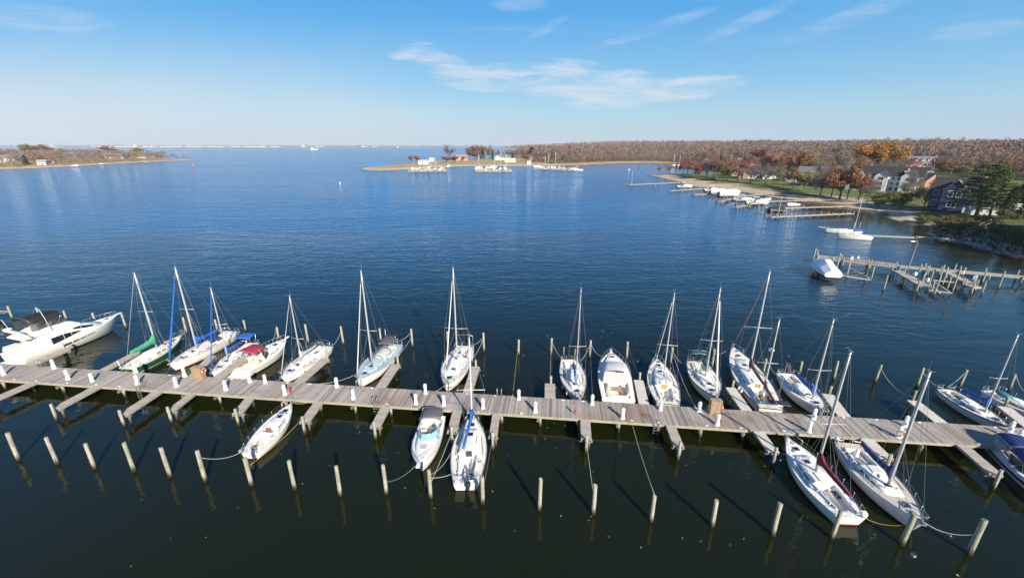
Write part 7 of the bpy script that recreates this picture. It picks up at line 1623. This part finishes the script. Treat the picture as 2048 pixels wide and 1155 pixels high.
for i,(px,py,tp,hd,l) in enumerate(((871,339,313,80,'sailboat with tall white sail mast at the left marina dock'),(862,341,316,70,'sailboat left of the tallest mast at the left marina dock'),(957,336,309,10,'sailboat with a mast at the left of the middle marina dock'),(989,340,312,80,'sailboat with the shorter mast at the middle marina dock'),(1001,340,300,85,'sailboat with the tallest mast at the middle marina dock'),(1013,341,309,80,'sailboat with the rightmost mast at the middle marina dock'),(1090,336,311,80,'sailboat, leftmost of four masts at the right marina dock'),(1096,337,307,80,'sailboat, second of four masts at the right marina dock'),(1099.5,336,306,95,'sailboat, third of four masts at the right marina dock'),(1110,337,303,80,'sailboat with the tallest mast at the right marina dock'),(1346,332,309,20,'sailboat moored in the creek before the woods'),(1358,331,310,30,'second sailboat moored in the creek near the creek house'))):
    sail_far(px,py,tp,hd,l,GMB,9.5)
k_=0
for kind,px,py,hd,s,l in (('cabin',833,341,90,1.2,'white cabin boat, leftmost at the left marina dock'),('open',843,342,80,1.2,'white open boat, second at the left marina dock'),('cabin',852,341,95,1.2,'white cabin boat left of centre at the left marina dock'),('cabin',880,341,90,1.3,'white cabin boat right of centre at the left marina dock'),('open',888,342,85,1.2,'white open boat, rightmost at the left marina dock'),('cabin',897.5,333.5,75,1.3,'white cabin boat alone between the left and middle marina docks'),('cabin',952,340,100,1.3,'white cabin boat, leftmost at the middle marina dock'),('covered',963,341,90,1.3,'white covered boat at the middle marina dock'),('cabin',972,342,85,1.2,'white cabin boat, centre of the middle marina dock'),('cabin',982,336,10,1.5,'large white cabin boat behind the middle marina dock'),('open',995,342,90,1.2,'white open boat right of centre at the middle marina dock'),('dark',1006,343,85,1.2,'dark covered boat at the middle marina dock'),('open',1019,342,90,1.2,'white open boat, rightmost at the middle marina dock'),('cabin',1077,335,200,1.5,'white cabin boat, leftmost at the right marina dock'),('open',1086,336,190,1.3,'white open boat left of the masts at the right marina dock'),('cabin',1104,337,100,1.3,'white cabin boat among the masts at the right marina dock'),('covered',1118,337,90,1.2,'white covered boat right of the masts'),('cabin',1152,341,170,1.6,'white cabin cruiser lying alone right of the marina docks'),('cabin',825,339,100,1.3,'white cabin boat behind the left end of the left marina dock'),('open',838,338.5,80,1.4,'white open boat in the back row of the left marina dock'),('covered',858,338,95,1.3,'white covered boat in the back row of the left marina dock'),('cabin',884,338.5,85,1.3,'white cabin boat in the back row, right end of the left marina dock'),('cabin',960,338.5,95,1.4,'white cabin boat in the back row of the middle marina dock, left'),('covered',974,338,85,1.3,'white covered boat in the back row of the middle marina dock'),('cabin',1010,338.5,95,1.4,'white cabin boat in the back row of the middle marina dock, right'),('open',1090,339,80,1.4,'white open boat in front of the four masts'),('cabin',1126,339,95,1.3,'white cabin boat at the right end of the right marina dock'),('open',1440,335,30,1.6,'white boat at the creek landing below the trees')):
    small_boat(kind,px,py,.45,hd,l,GMB,s*1.25)
def shelter(px,py,rz,a,b,col,label,f=None):
    g=ground_px(px,py,f); t=empty('canopy',g,R(rz),label,'canopy','blue canopies on the peninsula tip'); mb=MB()
    mb.add([(-a/2,-b/2,2.6),(a/2,-b/2,2.6),(a/2,b/2,2.6),(-a/2,b/2,2.6),(-a/2,0,4.2),(a/2,0,4.2),(-a/2,-b/2,2.45),(a/2,-b/2,2.45),(a/2,b/2,2.45),(-a/2,b/2,2.45)],[(0,1,5,4),(2,3,4,5),(1,2,5),(3,0,4),(6,7,1,0),(7,8,2,1),(8,9,3,2),(9,6,0,3),(9,8,7,6)]); mb.build('roof',col,t)
    for x in (-1,1):
        for y in (-1,1): mb=MB(); mb.tube((x*(a/2-.2),y*(b/2-.2),-.3),(x*(a/2-.2),y*(b/2-.2),2.5),.09); mb.build('leg',STL,t)
CB=mat('bright_blue_tarp',(.02,.20,.55),.6,.1)
for px,py,a,b,l in ((735,333,9,7,'blue canopy at the left end of the peninsula tip'),(747,333.5,8,6,'blue canopy, second on the peninsula tip'),(757,331,7,5,'blue canopy, third on the peninsula tip'),(766,330.5,7,6,'blue canopy, rightmost on the peninsula tip')): shelter(px,py,20,a,b,CB,l)
GHM='houses on the marina peninsula'
house('low white boathouse on the marina peninsula by the left dock',846,329,-5,13,8,4.4,1.6,SID,RFW,(),wrow(-5,5,3,0,2.2,1.4,1.4),(),(0,0),'house','house',GHM)
house('small white shed by the red bush on the marina peninsula',863,323,0,7,6,4.6,1.5,SID,RFW,(),(),(),(0,0),'shed','shed',GHM)
house('tan house between the red bushes on the marina peninsula',922,321,-8,20,12,6,3.6,TNS,mat('tan_shingle',(.30,.22,.16),.9,.2,4),[(7,0,7,8,4.5,3,'y',None,None)],wrow(-9,3,4,0,4,1.3,1.5)+wrow(-9,3,4,0,1.5,1.3,1.5),[(-4,6,9)],(0,0),'house','house',GHM)
house('grey-roofed house behind the middle marina dock',1004,320,-6,24,12,4.4,4.6,SID,RFG,[(-7,0,8,8,4.4,4,'y',None,None)],wrow(0,11,4,0,2.,1.3,1.5),(),(-2,0),'house','house',GHM)
house('white low house at the wood edge on the marina peninsula',1020,324.5,-6,16,9,3.4,2.6,SID,RFW,(),wrow(-7,7,4,0,1.8,1.3,1.2),(),(0,0),'house','house',GHM)
house('red brick house at the wood edge behind the four masts',1068,322,-6,16,10,4.6,3.6,BRP,RFG,(),wrow(-7,7,4,0,2.2,1.2,1.4),(),(0,0),'house','house',GHM)
house('small white kiosk on the shore right of the middle marina dock',1058,329,0,5,5,4.,1.,SID,RFW,(),(),(),(0,0),'kiosk','kiosk',GHM)
LSD=mat('dull_white_siding',(.46,.46,.45),.7,.06,2); LRF=mat('dull_grey_roof',(.26,.26,.26),.8,.1,2)
GHL='houses on the left peninsula'
for px,py,rz,a,b,hw,hr,wm,rm,l in ((12,324,20,20,11,5.5,4,LSD,RFG,'white house at the far left edge of the left peninsula'),(25,321,20,12,10,5,4,LSD,RFG,'second white house near the far left edge'),(84,330,25,9,7,4,2.6,LSD,LRF,'small white cabin by the shore with bare tree'),(98,326,25,11,7,2.6,2.4,LSD,RFG,'low grey-roofed shed right of the small white cabin'),(142,317,15,22,12,6,4.5,LSD,LRF,'large white house in the middle of the left peninsula'),(178,316,15,16,10,4,3.6,LSD,RFG,'low white house right of the large one'),(215,317,10,18,11,5,4,LSD,LRF,'white house left of the small evergreen, left peninsula'),(238,317,10,22,11,5,4,LSD,RFG,'wide white house beside the small evergreen, left peninsula'),(258,314,10,20,12,8,5.5,LSD,RFG,'tall grey and white gabled house near the left point'),(281,316.5,5,16,8,3,1.6,LSD,LRF,'low white building before the left point'),(302,312.5,5,11,9,5,4,TNS,LRF,'tan cottage at the left point'),(165,309,10,18,11,5,4,LSD,RFG,'white house set back in the left wood')):
    house(l,px,py,rz,a,b,hw,hr,wm,rm,(),wrow(-a*.42,a*.42,max(2,int(a/4.5)),0,hw*.55,1.3,1.4),(),(a*.05,0),'house','house',GHL,hgtL)
small_boat('cabin',150,332,.6,15,'white boat hauled at the shore of the left peninsula',GMB,1.1)
small_boat('open',201,328,.4,20,'small white boat at the shore under the evergreen, left peninsula',GMB,1.)
jetty('private_dock',[(283,322),(295,325.5)],2.,1.2,'short pale dock near the left point',6,.8,group='docks on the left peninsula',dm=PLP)
# ---- buoys and marks in the bay
def buoy(px,py,r,m_,label,h_=None):
    p=at(px,py); t=empty('buoy',(p.x,p.y,0),0,label,'buoy','buoys on the bay'); mb=MB(); mb.sphere((0,0,r*.35),(r,r,r*.9),10,6); mb.build('float',m_,t)
    mb=MB(); mb.tube((0,0,r*.9),(0,0,h_ or r*2.2),r*.22,r*.15,6); mb.build('topmark',m_,t)
buoy(386,332.5,1.5,mat('pink_buoy',(.60,.10,.12),.5),'pink-red buoy off the left point'); buoy(463,319,1.5,mat('red_buoy',(.5,.08,.06),.5),'small red buoy far out in mid bay'); buoy(680,367,.6,GEL,'white mooring buoy in the open water left of the peninsula',1.8); buoy(1258,340,.9,GEL,'white buoy in the creek before the tip')
p=at(795,298); t=empty('channel_light',(p.x,p.y,0),0,'orange and white light tower standing in the far bay','light tower')
mb=MB(); mb.tube((0,0,-1),(0,0,9),5,3.5,8); mb.build('base',mat('light_base_orange',(.5,.18,.07),.7),t); mb=MB(); mb.tube((0,0,9),(0,0,17),3.2,2.6,8); mb.build('tower',GEL,t); mb=MB(); mb.sphere((0,0,18),(2.2,2.2,1.8),8,5); mb.build('lantern',SID,t)
# ---- white sheds on the far shore
rf_=random.Random(5)
for i,(x0,x1,hh_) in enumerate(((86,96,26),(168,182,16),(186,206,22),(210,228,18),(232,250,24),(254,262,20),(266,272,44),(276,300,24),(304,330,22),(334,350,18),(356,372,22),(378,400,18),(404,424,24),(430,444,16),(452,470,20),(478,502,18),(508,530,22),(538,556,16),(600,607,40),(620,634,12),(716,728,14),(742,752,12))):
    a=at((x0+x1)/2,294.9); wd=(x1-x0)*a.length/840*.86; hh_*=.62; t=empty('warehouse',(a.x,a.y+rf_.uniform(30,160),1.),0,f'white warehouse on the far shore, {ordw(i)} from the left','warehouse','white warehouses on the far shore')
    mb=MB(); mb.box((0,0,hh_/2),(wd,60,hh_)); mb.build('wall',mat('dull_white_cladding',(.50,.50,.49),.6,.1,.02),t); mb=MB(); mb.add([(-wd/2-1,-31,hh_),(wd/2+1,-31,hh_),(wd/2+1,31,hh_),(-wd/2-1,31,hh_),(-wd/2-1,0,hh_+5),(wd/2+1,0,hh_+5)],[(0,1,5,4),(2,3,4,5),(1,2,5),(3,0,4),(3,2,1,0)]); mb.build('roof',RFW,t)
p=at(628,299.5); t=empty('ship',(p.x,p.y,0),R(5),'small white ship far out before the far shore','ship'); h=Hull(42,9,4,.8); h.build(t,[ANB,NVY,GEL,GEL],n=9); h.deck(t,GEL,n=7); mb=MB(); mb.box((-8,0,7),(12,7,7)); mb.build('deckhouse',GEL,t)
for kk,t in list(PROTO.items()):
    if t.location.z<-50: [bpy.data.objects.remove(o) for o in list(t.children)]; bpy.data.objects.remove(t)
HAZE=7e-5
# ---------------------------------------------------------------- haze
hm=bpy.data.materials.new('haze_air'); hm.use_nodes=True; t=hm.node_tree; t.nodes.clear()
ho=t.nodes.new('ShaderNodeOutputMaterial'); hv=t.nodes.new('ShaderNodeVolumePrincipled'); t.links.new(hv.outputs[0],ho.inputs['Volume'])
hv.inputs['Color'].default_value=(.86,.90,1,1); hv.inputs['Density'].default_value=HAZE; hv.inputs['Anisotropy'].default_value=.0
hb=MB(); hb.box((0,4300,30),(18600,9000,66)); tag(hb.build('haze',hm),'thin pale haze over the water','haze',kind='stuff')
